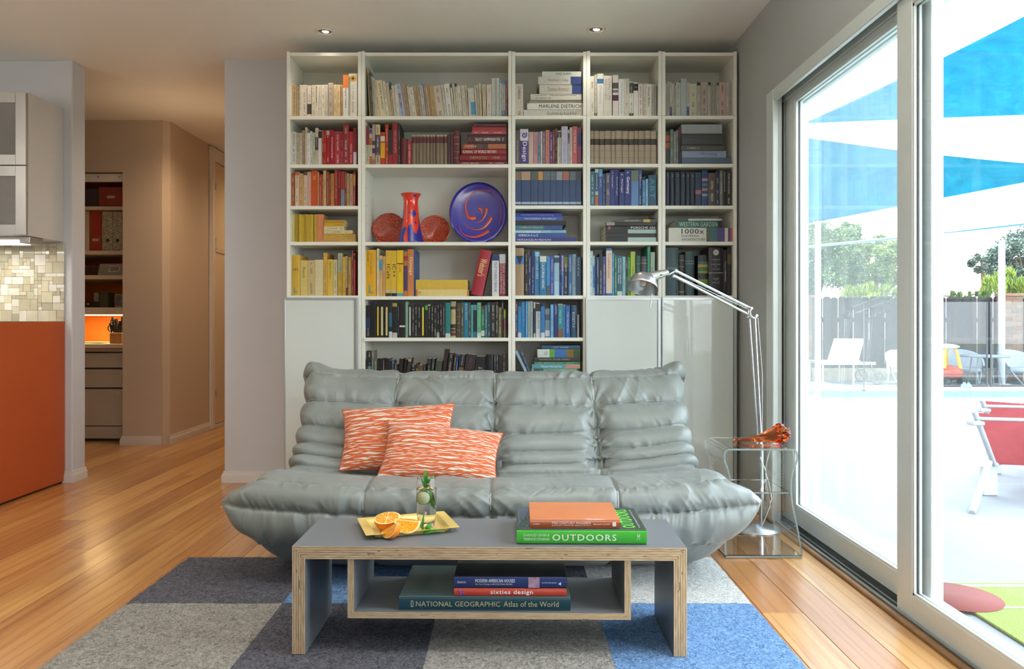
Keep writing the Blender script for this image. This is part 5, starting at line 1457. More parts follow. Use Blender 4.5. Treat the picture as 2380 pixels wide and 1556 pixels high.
def board(name, quad, y0, y1, th_axis):
    """quad: 4 (x,z) corners outer-a, outer-b, inner-b, inner-a ; ply across from outer to inner edge on the y faces"""
    m = MB(); v = [(x, y, z) for y in (y0, y1) for x, z in quad]
    L = math.hypot(quad[1][0] - quad[0][0], quad[1][1] - quad[0][1])
    m.add(v, [(0, 1, 2, 3), (7, 6, 5, 4)], 1, None, [[(0, 0), (0, L), (1, L), (1, 0)], [(1, 0), (1, L), (0, L), (0, 0)]])
    m.add(v, [(0, 4, 5, 1), (2, 6, 7, 3)], 0)
    m.add(v, [(1, 5, 6, 2), (3, 7, 4, 0)], 1, None, [[(0, 0), (0, .3), (1, .3), (1, 0)], [(1, 0), (1, .3), (0, .3), (0, 0)]])
    m.v = [(x - tc_.x, y - tc_.y, z - tc_.z) for x, y, z in m.v]
    return obj(name, m, [lam, ply_m], tb, local=True)
z0 = RT + .0005
board('tabletop', [(TX0, TZ), (TX1, TZ), (TX1 - TH, TZ - TH), (TX0 + TH, TZ - TH)], TY0, TY1, 0)
board('leg', [(TX0, z0), (TX0, TZ), (TX0 + TH, TZ - TH), (TX0 + TH, z0)], TY0, TY1, 0)
board('leg', [(TX1, z0), (TX1, TZ), (TX1 - TH, TZ - TH), (TX1 - TH, z0)], TY0, TY1, 0)
SX0, SX1, SZ0, ST = ax(808, TY0), ax(1468, TY0), az(1441, TY0), .0175; yi0, yi1 = TY0 + .004, TY1 - .004
board('shelf_floor', [(SX0, SZ0), (SX1, SZ0), (SX1 - ST, SZ0 + ST), (SX0 + ST, SZ0 + ST)], yi0, yi1, 0)
board('shelf_side', [(SX0, TZ - TH - .0003), (SX0, SZ0), (SX0 + ST, SZ0 + ST), (SX0 + ST, TZ - TH - .0003)], yi0, yi1, 0)
board('shelf_side', [(SX1, TZ - TH - .0003), (SX1, SZ0), (SX1 - ST, SZ0 + ST), (SX1 - ST, TZ - TH - .0003)], yi0, yi1, 0)
SF = SZ0 + ST + .0005

# large books lying on the table and its shelf
def big_book(label, X0, X1, Y0, depth, z, th, spine, top, rot=0, group=None, jacket=None, overh=.003, rotc=None):
    e = empty('book', label, 'book', (X0, Y0, z), group, rot=(0, 0, rot)); w, d = X1 - X0, depth
    cm = plain('jacket_' + top, top, .32, coat=.25, var=.05, nscale=16, bmp=.03); sm = plain('jacket_' + spine, spine, .32, coat=.25, var=.03, bmp=.03)
    t = .0028; m = MB()
    m.box(0, w, .003, d, th - t, th, .0008, 0); m.box(0, w, .003, d, 0, t, .0008, 0)
    n = 6; poly = [(.0045 + -.0045 * math.sin(PI * (k / n)) ** .5 if 0 < k < n else .0045, th * k / n) for k in range(n + 1)]
    vs = [(x, y, zz_) for x in (0, w) for y, zz_ in poly]; k_ = n + 1
    m.add(vs, [(i, i + 1, k_ + i + 1, k_ + i) for i in range(n)], 1)
    m.add([(x, .0045, zz_) for x in (0, w) for zz_ in (0, th)], [(0, 1, 3, 2)], 1)
    obj('cover', m, [cm, sm], e, local=True)
    p = MB(); p.box(overh, w - overh, .005, d - overh, t, th - t); obj('page_block', p, pages_m, e, local=True)
    return e
def btext(e, items, col):
    tm = MB()
    for s_, x, zz_, w, h in items: put_text(tm, s_, (x, -.0007, zz_), (1, 0, 0), (0, 0, 1), w, h, fat=(.045 if s_ == 'OUTDOORS' else .03 if s_ == 'sixties design' or s_.startswith('MODERN') or s_.startswith('MID') else .008))
    textobj('title_lettering', tm, plain('ink_' + col + 'b', col, .5, bmp=0), e)
Yb = 2.100; zt = TZ + .0006
g1 = ax(1201, Yb); g2 = ax(1503, Yb); W1 = g2 - g1
e = big_book('large green-spined garden book lying on the coffee table under an orange book', g1, g2, Yb, .245, zt, .0415, '3fae32', '27382f', rot=-.012, group='books on the coffee table top')
btext(e, [('OUTDOORS', W1 * .275, .011, W1 * .49, .0175), ('DIARMUID GAVIN &', W1 * .05, .0225, W1 * .2, .0072), ('TERENCE CONRAN', W1 * .05, .0115, W1 * .2, .0072), ('M', W1 * .925, .014, W1 * .02, .016)], 'd5e6d0')
tm = MB(); put_text(tm, 'OUTDOORS', (W1 * .925, .02, .0419), (0, 1, 0), (-1, 0, 0), .2, .036, fat=.04); textobj('title_lettering', tm, plain('lime_ink', '6fe04a', .5, bmp=0), e)
tm = MB(); put_text(tm, 'The garden design book for the 21st century', (W1 * .965, .02, .0419), (0, 1, 0), (-1, 0, 0), .2, .007); textobj('title_lettering', tm, plain('pale_ink', 'c9d2cc', .5, bmp=0), e)
gm = MB(); gm.box(W1 * .008, W1 * .1, .01, .24, .0415, .0417)
def garden_photo():
    m, nt, b = new_mat('garden_photo'); t = N(nt, 'ShaderNodeTexCoord'); n = N(nt, 'ShaderNodeTexNoise', Scale=30.0, Detail=6.0, Distortion=2.0); mp = N(nt, 'ShaderNodeMapping'); mp.inputs['Scale'].default_value = (2.5, .6, 1)
    nt.links.new(t.outputs['Object'], mp.inputs[0]); nt.links.new(mp.outputs[0], n.inputs['Vector'])
    r = ramp(nt, [(.3, hexc('1a2430')), (.45, hexc('2f4a3a')), (.52, hexc('5a6e78')), (.58, hexc('6a4a9c')), (.62, hexc('3a5a40')), (.75, hexc('8aa0b8'))], n.outputs[0]); nt.links.new(r.outputs[0], b.inputs['Base Color']); b.inputs['Roughness'].default_value = .3; return m
obj('cover_picture', gm, garden_photo(), e, local=True)
Yo = 2.115; z2 = zt + .0418; o1, o2 = ax(1232, Yo), ax(1441, Yo); W2 = o2 - o1
e = big_book('orange-brown design book on top of the green book', o1, o2, Yo, .20, z2, .0245, 'a8542c', 'cc7a45', rot=-.012, group='books on the coffee table top')
btext(e, [('MID-CENTURY MODERN', W2 * .245, .0115, W2 * .425, .0062), ('INTERIORS  FURNITURE  DESIGN DETAILS', W2 * .245, .0062, W2 * .425, .0032), ('BRADLEY QUINN', W2 * .705, .0085, W2 * .18, .0042), ('CONRAN', W2 * .03, .009, W2 * .075, .0045)], 'e8ddd0')
tm = MB(); tm.box(W2 * .915, W2 * .955, -.0008, .0, .005, .017); obj('publisher_mark', tm, plain('mark_cream', 'e8ddd0', .5), e, local=True)
Ys = 2.095
a1, a2 = ax(927, Ys), ax(1326, Ys); W3 = a2 - a1
e = big_book('very large dark teal world atlas, lowest on the table shelf', a1, a2, Ys, .27, SF, .039, '123c48', '3f5a5a', rot=-.012, group='books on the coffee table shelf')
btext(e, [('NATIONAL GEOGRAPHIC', W3 * .1, .0125, W3 * .49, .014), ('Atlas of the World', W3 * .61, .0125, W3 * .32, .015)], 'b9ae84')
tm = MB()
for a, b_, c_, d_ in ((.07, .085, .011, .013), (.07, .085, .026, .028), (.07, .0735, .011, .028), (.0815, .085, .011, .028)): tm.box(W3 * a, W3 * b_, -.0008, 0, c_, d_)
obj('publisher_mark', tm, plain('mark_gold', 'b9ae84', .5), e, local=True)
tg = MB(); tg.box(-.003, .01, .045, .056, .012, .019); obj('paper_marker', tg, plain('marker_yellow', 'd8a82c', .6), e, local=True)
b1, b2 = ax(1055, Ys), ax(1317, Ys); W4 = b2 - b1; z3 = SF + .0394
e = big_book('red design book with white lettering in the middle of the table shelf stack', b1, b2, Ys + .002, .235, z3, .0215, 'b8402f', 'b8402f', rot=-.012, group='books on the coffee table shelf')
btext(e, [('sixties design', W4 * .325, .0035, W4 * .375, .0145)], 'f0ece6')
tm = MB()
for q in range(10): tm.sphere((W4 * .065 + R.uniform(-.006, .006), -.0003, .0105 + R.uniform(-.006, .006)), (.003, .0006, .003), 8, 4)
obj('publisher_mark', tm, plain('mark_violet', '8a4a9c', .5), e, local=True)
z4 = z3 + .0219
e = big_book('dark blue architecture book on top of the table shelf stack', b1, b2, Ys + .004, .235, z4, .033, '20356e', '14161c', rot=-.012, group='books on the coffee table shelf')
btext(e, [('MODERN AMERICAN HOUSES', W4 * .19, .0165, W4 * .35, .0095), ('Fifty Years of Design in ARCHITECTURAL RECORD', W4 * .19, .0085, W4 * .33, .005), ('PEARSON', W4 * .03, .014, W4 * .075, .0055), ('ARCHITECTURAL RECORD', W4 * .78, .0145, W4 * .13, .003)], 'dfe4ea')
tm = MB(); tm.add([(W4 * .925, -.0008, .013), (W4 * .95, -.0008, .009), (W4 * .95, -.0008, .018)], [(0, 1, 2)]); obj('publisher_mark', tm, plain('mark_white', 'e4e8ec', .5), e, local=True)
tm = MB(); tm.box(W4 * .66, W4 * .76, -.0006, .001, .002, .031); obj('cover_picture', tm, plain('pink_window', 'a88aa2', .4, var=.3, nscale=60), e, local=True)

# tray
tray_m = plain('yellow_enamel', 'd9c26a', .28, coat=.5, var=.02, bmp=.02)
cL = Vector((-.463, 2.318)); cR = Vector((-.203, 2.395)); cRF = Vector((-.147, 2.225)); cLF = Vector((-.397, 2.130))
cx_, cy_ = (cL + cR + cRF + cLF)[0] / 4, (cL + cR + cRF + cLF)[1] / 4; ang = math.atan2((cR - cL).y + (cRF - cLF).y, (cR - cL).x + (cRF - cLF).x)
tz = TZ + .0006; hw_, hd = .137, .097
tray = empty('serving_tray', 'shallow yellow rectangular tray on the coffee table', 'tray', (cx_, cy_, tz), rot=(0, 0, ang))
m = MB()
def rr(hx, hy, r, z, n=5):
    o_ = []
    for sx, sy, a0 in ((1, 1, 0), (-1, 1, PI / 2), (-1, -1, PI), (1, -1, 1.5 * PI)):
        for k in range(n + 1): a = a0 + PI / 2 * k / n; o_.append((sx * (hx - r) + r * math.cos(a), sy * (hy - r) + r * math.sin(a), z))
    return o_
rings = [rr(hw_ - .040, hd - .028, .008, .0035), rr(hw_ - .034, hd - .022, .012, .0045), rr(hw_ - .026, hd - .014, .012, .0135), rr(hw_ - .0225, hd - .011, .012, .0145), rr(hw_, hd, .004, .0165), rr(hw_ + .0005, hd + .0005, .004, .0155), rr(hw_ - .022, hd - .009, .012, .0125), rr(hw_ - .03, hd - .018, .012, .001), rr(hw_ - .036, hd - .022, .01, 0)]
nn = len(rings[0]); vs = [p for r_ in rings for p in r_]; fs = [(i * nn + k, i * nn + (k + 1) % nn, (i + 1) * nn + (k + 1) % nn, (i + 1) * nn + k) for i in range(len(rings) - 1) for k in range(nn)]
m.add(vs, fs, smooth=False); m.add(rings[0], [tuple(range(nn))]); m.add(rings[-1], [tuple(range(nn))[::-1]]); obj('tray_body', m, tray_m, tray, local=True)
TFL = tz + .0042

# oranges
peel = plain('orange_peel', 'e8830c', .35, var=.08, nscale=20, bmp=.4, bscale=500, bdist=.0008, sub=.1)
pith = plain('orange_pith', 'f3dfa0', .6, var=.03, bmp=.05)
def flesh():
    m, nt, b = new_mat('orange_flesh'); t = N(nt, 'ShaderNodeTexCoord'); n = N(nt, 'ShaderNodeTexNoise', Scale=240.0, Detail=3.0); nt.links.new(t.outputs['Object'], n.inputs['Vector'])
    r = ramp(nt, [(.35, hexc('e8850a')), (.55, hexc('f6a81c')), (.7, hexc('fbd05a'))], n.outputs[0]); nt.links.new(r.outputs[0], b.inputs['Base Color']); b.inputs['Roughness'].default_value = .15; b.inputs['Subsurface Weight'].default_value = .25; b.inputs['Subsurface Radius'].default_value = (.006, .003, .001)
    bump(nt, b, n.outputs[0], .5, .0012); return m
flesh_m = flesh()
def orange(label, loc, rot, r, wedge=PI, cat='orange'):
    """piece of an orange. wedge=None: half with its cut face up (+Z); else a slice of that angle, cut across: D-shaped"""
    e = empty('orange_piece', label, cat, loc, 'cut oranges on the tray', rot=rot)
    if wedge is None:
        m = MB(); m.lathe([(.0001, -r)] + [(r * math.cos(a), r * math.sin(a)) for a in [-PI / 2 + PI / 2 * k / 12 for k in range(1, 13)]], 36); obj('peel', m, peel, e, local=True)
        m = MB(); m.lathe([(r, 0), (r * .98, .0006), (.0001, .0006)], 36); obj('pith', m, pith, e, local=True)
        for k in range(10):
            a0, a1 = 2 * PI * k / 10 + .05, 2 * PI * (k + 1) / 10 - .05; s_ = MB(); am = (a0 + a1) / 2
            pts = [(r * .12 * math.cos(am), r * .12 * math.sin(am))] + [(r * .86 * math.cos(a0 + (a1 - a0) * q / 6), r * .86 * math.sin(a0 + (a1 - a0) * q / 6)) for q in range(7)]
            s_.prism(pts, .0002, .0014); obj('segment', s_, flesh_m, e, local=True)
    else:       # wedge: two flat cut faces meeting in the core line along X, peel below (-Z)
        m = MB(); n = 18; k_ = 12; vs = []; fs = []
        for i in range(n + 1):
            th_ = PI * i / n
            for j in range(k_ + 1):
                ph = -PI / 2 - wedge / 2 + wedge * j / k_; vs.append((r * math.cos(th_), r * math.sin(th_) * math.cos(ph), r * math.sin(th_) * math.sin(ph)))
        for i in range(n):
            for j in range(k_): fs.append((i * (k_ + 1) + j, i * (k_ + 1) + j + 1, (i + 1) * (k_ + 1) + j + 1, (i + 1) * (k_ + 1) + j))
        m.add(vs, fs, smooth=True); obj('peel', m, peel, e, local=True)
        for sg in (0, 1):
            ph = -PI / 2 - wedge / 2 + wedge * sg; d = Vector((0, math.cos(ph), math.sin(ph))); nr = Vector((1, 0, 0)).cross(d) * (1 if sg else -1)
            f_ = MB(); f_.add([Vector((r * math.cos(PI * i / n), 0, 0)) + d * (r * math.sin(PI * i / n)) for i in range(n + 1)], [tuple(range(n + 1))]); obj('pith', f_, pith, e, local=True, recalc=False)
            s_ = MB(); pts = [Vector((r * .84 * math.cos(PI * i / n), 0, 0)) + d * (r * .84 * math.sin(PI * i / n) + r * .05) for i in range(n + 1)]
            up = [p + nr * .0014 for p in pts]; N_ = len(pts); s_.add(pts + up, [tuple(range(N_, 2 * N_))] + [(i, (i + 1) % N_, N_ + (i + 1) % N_, N_ + i) for i in range(N_)]); obj('segment', s_, flesh_m, e, local=True)
    return e
p = at(900, 1208, 2.235); orange('orange half with its cut face up, at the back of the tray', (p.x, 2.235, TFL + .0345), (-.10 + .28, -.12, .3), .0395, None)
p = at(948, 1220, 2.195); orange('quarter orange with its cut face turned to the front, beside the glass', (p.x, 2.190, TFL + .0385), (.42, .10, .05), .0385, 2.0)
p = at(905, 1222, 2.16); orange('narrow orange wedge on the tray, before the half orange', (p.x + .002, 2.155, TFL + .030), (.05, -.55, -.5), .0335, 1.35)

# drink
Yg = 2.268; gx = ax(991, Yg); R0 = .0295
gl = empty('tumbler', 'tall clear glass of water with lime and mint on the tray', 'glass', (gx, Yg, TFL))
gh = .148
prof_o = [(.0222, 0), (.0228, .0003), (.0245, .003), (.027, .02), (.0302, .05), (.0312, .085), (.0302, .115), (.0277, gh - .002), (.0275, gh - .0004), (.0272, gh)]
prof_i = [(.0268, gh), (.0265, gh - .0004), (.0267, gh - .002), (.0290, .115), (.0300, .085), (.0290, .05), (.0255, .022), (.0205, .013), (.0001, .011)]
m = MB(); m.lathe([(.0001, 0.0)] + prof_o + prof_i, 48); obj('glass_body', m, clear('drink_glass', (1, 1, 1, 1), 0, 1.45), gl, local=True)
m = MB(); wi = [(.0001, .0112), (.0204, .0132), (.0253, .0222), (.0288, .05), (.0298, .085), (.0290, .112), (.0289, .1165), (.0001, .1165)]; m.lathe([(a * 1.012, b_) for a, b_ in wi], 48); obj('water', m, clear('water_clear', (.985, .98, .93, 1), 0, 1.33), gl, local=True)
lime_p = plain('lime_peel', '4f8f1e', .35, bmp=.1); lime_f = plain('lime_flesh', 'e6efc4', .2, var=.10, nscale=120, bmp=.2, sub=.2)
ls = empty('lime_slice', 'round lime slice standing inside the tall glass', 'lime slice', (gx - .008, Yg - .012, TFL + .09), rot=(PI / 2 - .1, 0, .12))
m = MB(); m.lathe([(.0185, -.0016), (.0202, -.0016), (.0202, .0016), (.0185, .0016), (.0185, -.0016)], 40); obj('rind', m, lime_p, ls, local=True)
m = MB(); m.lathe([(.0001, -.0014), (.0184, -.0014), (.0184, .0014), (.0001, .0014)], 40); obj('pulp', m, lime_f, ls, local=True)
mint_m = plain('mint_leaf', '4f9a34', .45, var=.25, nscale=60, bmp=.3, bscale=200, sub=.15); stem_m = plain('mint_stem', '7fa848', .5)
def leaf_mb(m, base, tip, w, up=Vector((0, -1, 0)), curl=.15):
    base, tip = Vector(base), Vector(tip); d = tip - base; L = d.length; s_ = d.cross(up).normalized(); n_ = s_.cross(d).normalized(); n = 8; vs = []
    for i in range(n + 1):
        t = i / n; ww = w * math.sin(PI * min(1, t * .97 + .03)) ** .8 * (1 - .35 * t); c = base + d * t + n_ * (curl * L * math.sin(PI * t))
        ser = 1 + (.12 if i % 2 else 0); vs += [c - s_ * ww * ser + n_ * ww * .35, c, c + s_ * ww * ser + n_ * ww * .35]
    fs = [(i * 3 + k, i * 3 + k + 1, (i + 1) * 3 + k + 1, (i + 1) * 3 + k) for i in range(n) for k in (0, 1)]
    m.add(vs, fs, smooth=True)
def sprig(label, loc, stem, leaves, group='mint sprigs'):
    e = empty('mint_sprig', label, 'mint', loc, group); obj('stem', MB().tube(stem, .0012, 6), stem_m, e, local=True)
    for b_, t_, w_ in leaves: m = MB(); leaf_mb(m, b_, t_, w_); obj('leaf', m, mint_m, e, local=True, recalc=False)
sprig('mint sprig standing up out of the tall glass', (gx, Yg, TFL + .06), [(0.004, .01, 0), (.001, .004, .04), (-.002, -.002, .082)],
      [((-.002, 0, .074), (-.001, -.004, .112), .0075), ((0, 0, .07), (.014, -.008, .088), .006), ((0, 0, .068), (-.014, -.006, .080), .0065), ((0, 0, .064), (.010, -.012, .066), .007), ((0, .0, .06), (-.008, -.012, .062), .006), ((0, 0, .072), (.024, .004, .094), .004), ((.002, .004, .05), (-.018, -.004, .092), .004),
       ((.008, .004, .058), (.026, 0, .0), .006), ((.004, .004, .03), (.022, .006, -.01), .006), ((-.006, .006, .05), (-.022, .0, .02), .006)])
lp_ = at(985, 1232, 2.21)
sprig('mint sprig lying on the tray at the foot of the glass', (lp_.x, 2.205, TFL + .003), [(-.004, .004, .0), (.018, -.004, .001), (.045, -.008, .001), (.062, -.010, .001)],
      [((.0, 0, .002), (.034, -.014, .006), .008), ((.006, .002, .002), (.05, -.004, .008), .006), ((-.004, -.002, .004), (.002, -.006, .056), .0045), ((0, 0, .004), (-.012, .006, .03), .005), ((.004, .006, .002), (.022, .012, .02), .009), ((-.002, -.004, .002), (.024, -.02, .003), .007)])

# ------------------------------------------------------------------ clear acrylic side table, glass shell, floor lamp
acr = clear('acrylic', (.985, 1.0, 1.0, 1), .0, 1.38)
AX0, AX1, AY0, AY1, AZ = .852, 1.142, 2.965, 3.25, .432
st_ = empty('side_table', 'clear acrylic waterfall side table between the sofa and the sliding door', 'side table', ((AX0 + AX1) / 2, (AY0 + AY1) / 2, 0))
def ribbon(path, th):
    """path in XZ; closed sheet of thickness th"""
    P = [Vector((x, 0, z)) for x, z in path]; off = []
    for i, p in enumerate(P):
        t = (P[min(i + 1, len(P) - 1)] - P[max(i - 1, 0)]).normalized(); off.append(Vector((-t.z, 0, t.x)) * th)
    return P, [p + o_ for p, o_ in zip(P, off)]
path = [(AX0 + .004, .012), (AX0 + .002, .09), (AX0 + .012, .17), (AX0 + .022, .24), (AX0 + .022, .30), (AX0 + .012, .35), (AX0 + .0, .385), (AX0 - .001, .41), (AX0 + .008, .427), (AX0 + .03, .432)]
path2 = [(AX1 - .03, .432), (AX1 - .008, .427), (AX1 + .001, .41), (AX1 + .0, .385), (AX1 - .012, .35), (AX1 - .022, .30), (AX1 - .02, .24), (AX1 - .008, .17), (AX1 + .008, .09), (AX1 + .02, .012)]
def smooth_path(pts, k=5):
    P = [Vector((a, b_)) for a, b_ in pts]; o_ = []
    for i in range(len(P) - 1):
        p0, p1, p2, p3 = P[max(i - 1, 0)], P[i], P[i + 1], P[min(i + 2, len(P) - 1)]
        for s_ in range(k): t = s_ / k; q = 0.5 * ((2 * p1) + (-p0 + p2) * t + (2 * p0 - 5 * p1 + 4 * p2 - p3) * t * t + (-p0 + 3 * p1 - 3 * p2 + p3) * t ** 3); o_.append(tuple(q))
    return o_ + [pts[-1]]
full = smooth_path(path) + smooth_path(path2)
a_, b_ = ribbon(full, -.007); m = MB(); n = len(a_)
vs = [(p.x, y, p.z) for y in (AY0, AY1) for p in a_] + [(p.x, y, p.z) for y in (AY0, AY1) for p in b_]
fs = []
for i in range(n - 1):
    fs += [(i, i + 1, n + i + 1, n + i), (2 * n + i, 3 * n + i, 3 * n + i + 1, 2 * n + i + 1), (i, 2 * n + i, 2 * n + i + 1, i + 1), (n + i, n + i + 1, 3 * n + i + 1, 3 * n + i)]
fs += [(0, n, 3 * n, 2 * n), (n - 1, 3 * n - 1, 4 * n - 1, 2 * n - 1)]
acr_e = plain('acrylic_bright_edge', 'b4c6c2', .1, coat=.5, var=.02, bmp=0); acr_e.node_tree.nodes['Principled BSDF'].inputs['Transmission Weight'].default_value = .55  # pale colour paints in the light that acrylic edges gather
m.add(vs, fs, smooth=False); m.mi = [1 if (k % 4 >= 2 and k < 4 * (n - 1)) else 0 for k in range(len(fs))]; obj('bent_sheet', m, [acr, acr_e], st_)
m = MB(); m.box(AX0 + .028, AX1 - .028, AY0 + .02, AY1 - .03, .25, .257, .0015); obj('mid_shelf', m, acr, st_); m = MB(); m.box(AX0 + .028, AX1 - .028, AY0 + .0185, AY0 + .0198, .2505, .2565); obj('shelf_bright_edge', m, acr_e, st_)  # pale front strip stands in for the shelf's lit edge
m = MB(); m.box(AX0 + .004, AX1 + .02, AY0, AY1, .001, .012, .003); obj('foot_sheet', m, acr, st_); m = MB(); m.box(AX0 + .006, AX1 + .018, AY0 - .0012, AY0, .003, .010); obj('foot_bright_edge', m, acr_e, st_)  # foot's front edge painted pale, as if catching light
# amber glass shell: a pipe that flares into fluted lobes
amber = clear('amber_glass', (.80, .20, .06, 1), .02, 1.35)
amber2 = clear('honey_glass', (.86, .42, .12, 1), .02, 1.35)
e = empty('glass_sculpture', 'red and amber blown glass flower lying on the acrylic table', 'glass ornament', (1.04, 3.10, AZ + .001), rot=(0, 0, -.22))
m = MB(); n = 36; prof = [(-.105, .007), (-.09, .0075), (-.06, .009), (-.03, .0125), (0, .019), (.03, .028), (.055, .036), (.075, .040), (.088, .038)]
vs = []
for j, (x, r) in enumerate(prof):
    zc = .0085 + r * .98 - .007; am = max(0, (j - 3) / 5) * .16
    for k in range(n): a = 2 * PI * k / n; q = r * (1 + am * math.cos(a * 9)); vs.append((x + (.010 * math.cos(a * 9) if j > 6 else 0), q * math.cos(a), zc + q * math.sin(a) * .9))
fs = [(j * n + k, j * n + (k + 1) % n, (j + 1) * n + (k + 1) % n, (j + 1) * n + k) for j in range(len(prof) - 1) for k in range(n)]
m.add(vs, fs + [tuple(range(n)), tuple(range((len(prof) - 1) * n, len(prof) * n))], smooth=True); m.v = [(x, y, max(z, .0005)) for x, y, z in m.v]; obj('flared_stem', m, amber, e, local=True)
for k in range(9):
    a = 2 * PI * k / 9 + .2; cy2, cz2 = .036 * math.cos(a), .04 + .032 * math.sin(a); xx = .085 + .012 * math.cos(a * 2)
    m = MB(); m.sphere((xx, cy2, max(cz2, .0125)), (.017, .012, .0115), 14, 8); obj('lobe', m, amber2 if k in (1, 2, 3) else amber, e, local=True)
for k in range(5):
    a = 2 * PI * k / 5; m = MB(); m.sphere((.104, .017 * math.cos(a), .040 + .018 * math.sin(a)), (.013, .009, .009), 12, 8); obj('lobe', m, amber2, e, local=True)

# task floor lamp
al_l = plain('lamp_aluminium', 'cfd3d6', .2, .95, var=.02, bmp=.01)
al_s = plain('lamp_satin', 'b9bdc0', .34, .9, var=.03, bmp=.03)
YL = 3.36
bx_ = ax(1790, YL)
lamp = empty('floor_lamp', 'aluminium task floor lamp reaching over the sofa from behind the acrylic table', 'floor lamp', (1.10, YL, 0))
m = MB(); m.lathe([(.0001, 0.0005), (.108, .0005), (.112, .005), (.108, .016), (.02, .020), (.014, .030), (.0001, .030)], 48, c=(1.105, YL, 0)); obj('base', m, al_s, lamp)
J = at(1750, 741, YL); J2 = at(1745, 716, YL); pb = Vector((1.132, YL, .02))
m = MB(); m.tube([pb, pb + Vector((0, 0, .36))], .0105, 12); obj('pole', m, al_l, lamp)
pt = pb + Vector((0, 0, .36))
m = MB(); m.tube([pt, J + Vector((.008, 0, 0))], .0058, 10); m.tube([pt + Vector((-.01, .012, 0)), J + Vector((-.012, .012, 0))], .0058, 10); obj('lower_arm', m, al_l, lamp)
m = MB(); m.tube([pt + Vector((.006, .006, 0)), Vector((pt.x + .004, YL, .7)), J + Vector((.022, 0, .002))], .0018, 6); obj('tension_cable', m, al_s, lamp)
# joint: two hooked cheeks
m = MB(); hk = [at(1745, 717, YL), at(1741, 724, YL), at(1742, 733, YL), at(1748, 740, YL), at(1755, 740, YL), at(1757, 734, YL)]
for dy in (-.012, .014): m.tube([h + Vector((0, dy, 0)) for h in hk], .0042, 8)
m.tube([hk[0] + Vector((0, -.014, 0)), hk[0] + Vector((0, .016, 0))], .006, 10); m.tube([hk[5] + Vector((0, -.014, 0)), hk[5] + Vector((0, .016, 0))], .006, 10); obj('joint', m, al_l, lamp)
YHd = 3.22
H1 = at(1571, 630, YHd); H2 = at(1566, 642, YHd)
m = MB(); m.tube([hk[0], H1], .0060, 10); m.tube([at(1741, 732, YL), H2], .0060, 10); obj('upper_arm', m, al_l, lamp)
m = MB(); m.tube([hk[0] + Vector((-.004, 0, -.008)), (hk[0] + H2) / 2 + Vector((0, 0, -.002)), H2 + Vector((.0, 0, .006))], .0016, 6); m.tube([at(1741, 733, YL), at(1737, 739, YL)], .005, 8); obj('tension_cable', m, al_s, lamp)
m = MB(); m.tube([H1 + Vector((0, -.012, 0)), H1 + Vector((0, .012, 0))], .007, 12); m.tube([H2 + Vector((0, -.01, 0)), H2 + Vector((0, .01, 0))], .006, 12); m.tube([H1, at(1560, 636, YHd), at(1553, 640, YHd)], .004, 8); obj('joint', m, al_l, lamp)
# shade: bell with open mouth, neck towards the joint
Oc = at(1493, 670, YHd - .02); axd = Vector((.22, .42, .88)).normalized()      # from the mouth to the crown
qv = axd.to_track_quat('Z', 'Y').to_matrix().to_4x4(); Ms = Matrix.Translation(Oc) @ qv; rs = .0655
m = MB(); po = [(rs, 0), (rs + .0012, .0008), (rs - .002, .012), (.060, .028), (.052, .045), (.040, .058), (.022, .066), (.0001, .068)]; pi_ = [(.0001, .066), (.0215, .064), (.039, .0565), (.0505, .044), (.0585, .0275), (rs - .0035, .012), (rs - .001, .0)]
m.lathe(po + pi_, 56, M=Ms); shade = obj('lamp_shade', m, al_s, lamp)
nk0 = Oc + axd * .045 + Vector((.012, 0, .004)); nk1 = at(1553, 633, YHd)
m = MB(); m.tube([nk0, nk0.lerp(nk1, .5), nk1], [.024, .0185, .0135], 20); obj('lamp_neck', m, al_l, lamp)
sw_ = MB(); pm = nk0.lerp(nk1, .62) + Vector((0, -.019, -.003)); sw_.sphere(tuple(pm), (.004, .003, .004), 10, 6); sw_.sphere(tuple(pm + Vector((.007, 0, .002))), (.002, .002, .002), 8, 5); obj('switch', sw_, alum_d, lamp)
m = MB(); m.tube([at(1515, 684, YHd - .03), at(1511, 715, YHd - .03)], .0022, 8); obj('grip_rod', m, al_s, lamp)
m = MB(); m.sphere(tuple(Oc + axd * .03), (.013, .013, .018), 16, 10); obj('bulb', m, plain('bulb_glass', 'e4dccf', .25), lamp)
cb = MB(); cb.tube([(1.12, YL - .02, .33), (1.145, YL - .06, .24), (1.155, YL - .08, .16), (1.14, YL - .06, .10), (1.13, YL - .02, .03)], .0022, 6); obj('power_cord', cb, plain('cord_clear', 'd9dcd8', .3), lamp)

# recessed ceiling lights in view
lens_m = emit('lamp_glow', (1, .86, .66, 1), 14.0)
for i, (x, y) in enumerate(DOWN):
    e = empty('recessed_light', ['recessed ceiling light above the wide bookcase, nearer the hallway', 'recessed ceiling light above the fourth bookcase bay'][i], 'ceiling light', (x, y, CZ - .006), 'recessed ceiling lights')
    m = MB(); m.lathe([(.036, .0055), (.038, -.001), (.046, -.002), (.050, .001), (.0505, .0055)], 40); obj('trim_ring', m, trimw, e, local=True)
    Mt = Matrix.Rotation(.35, 4, 'Y') @ Matrix.Rotation(-.2, 4, 'X')
    m = MB(); m.lathe([(.017, .001), (.036, .0045), (.036, .0055), (.017, .005)], 32); obj('baffle', m, plain('baffle_bronze', '8a7a66', .35, .4), e, local=True)
    m = MB(); m.lathe([(.0001, -.001), (.014, -.0005), (.018, .003), (.0001, .004)], 24); m.v = [(a + .004, b_, c_) for a, b_, c_ in m.v]; obj('lens', m, lens_m, e, local=True)
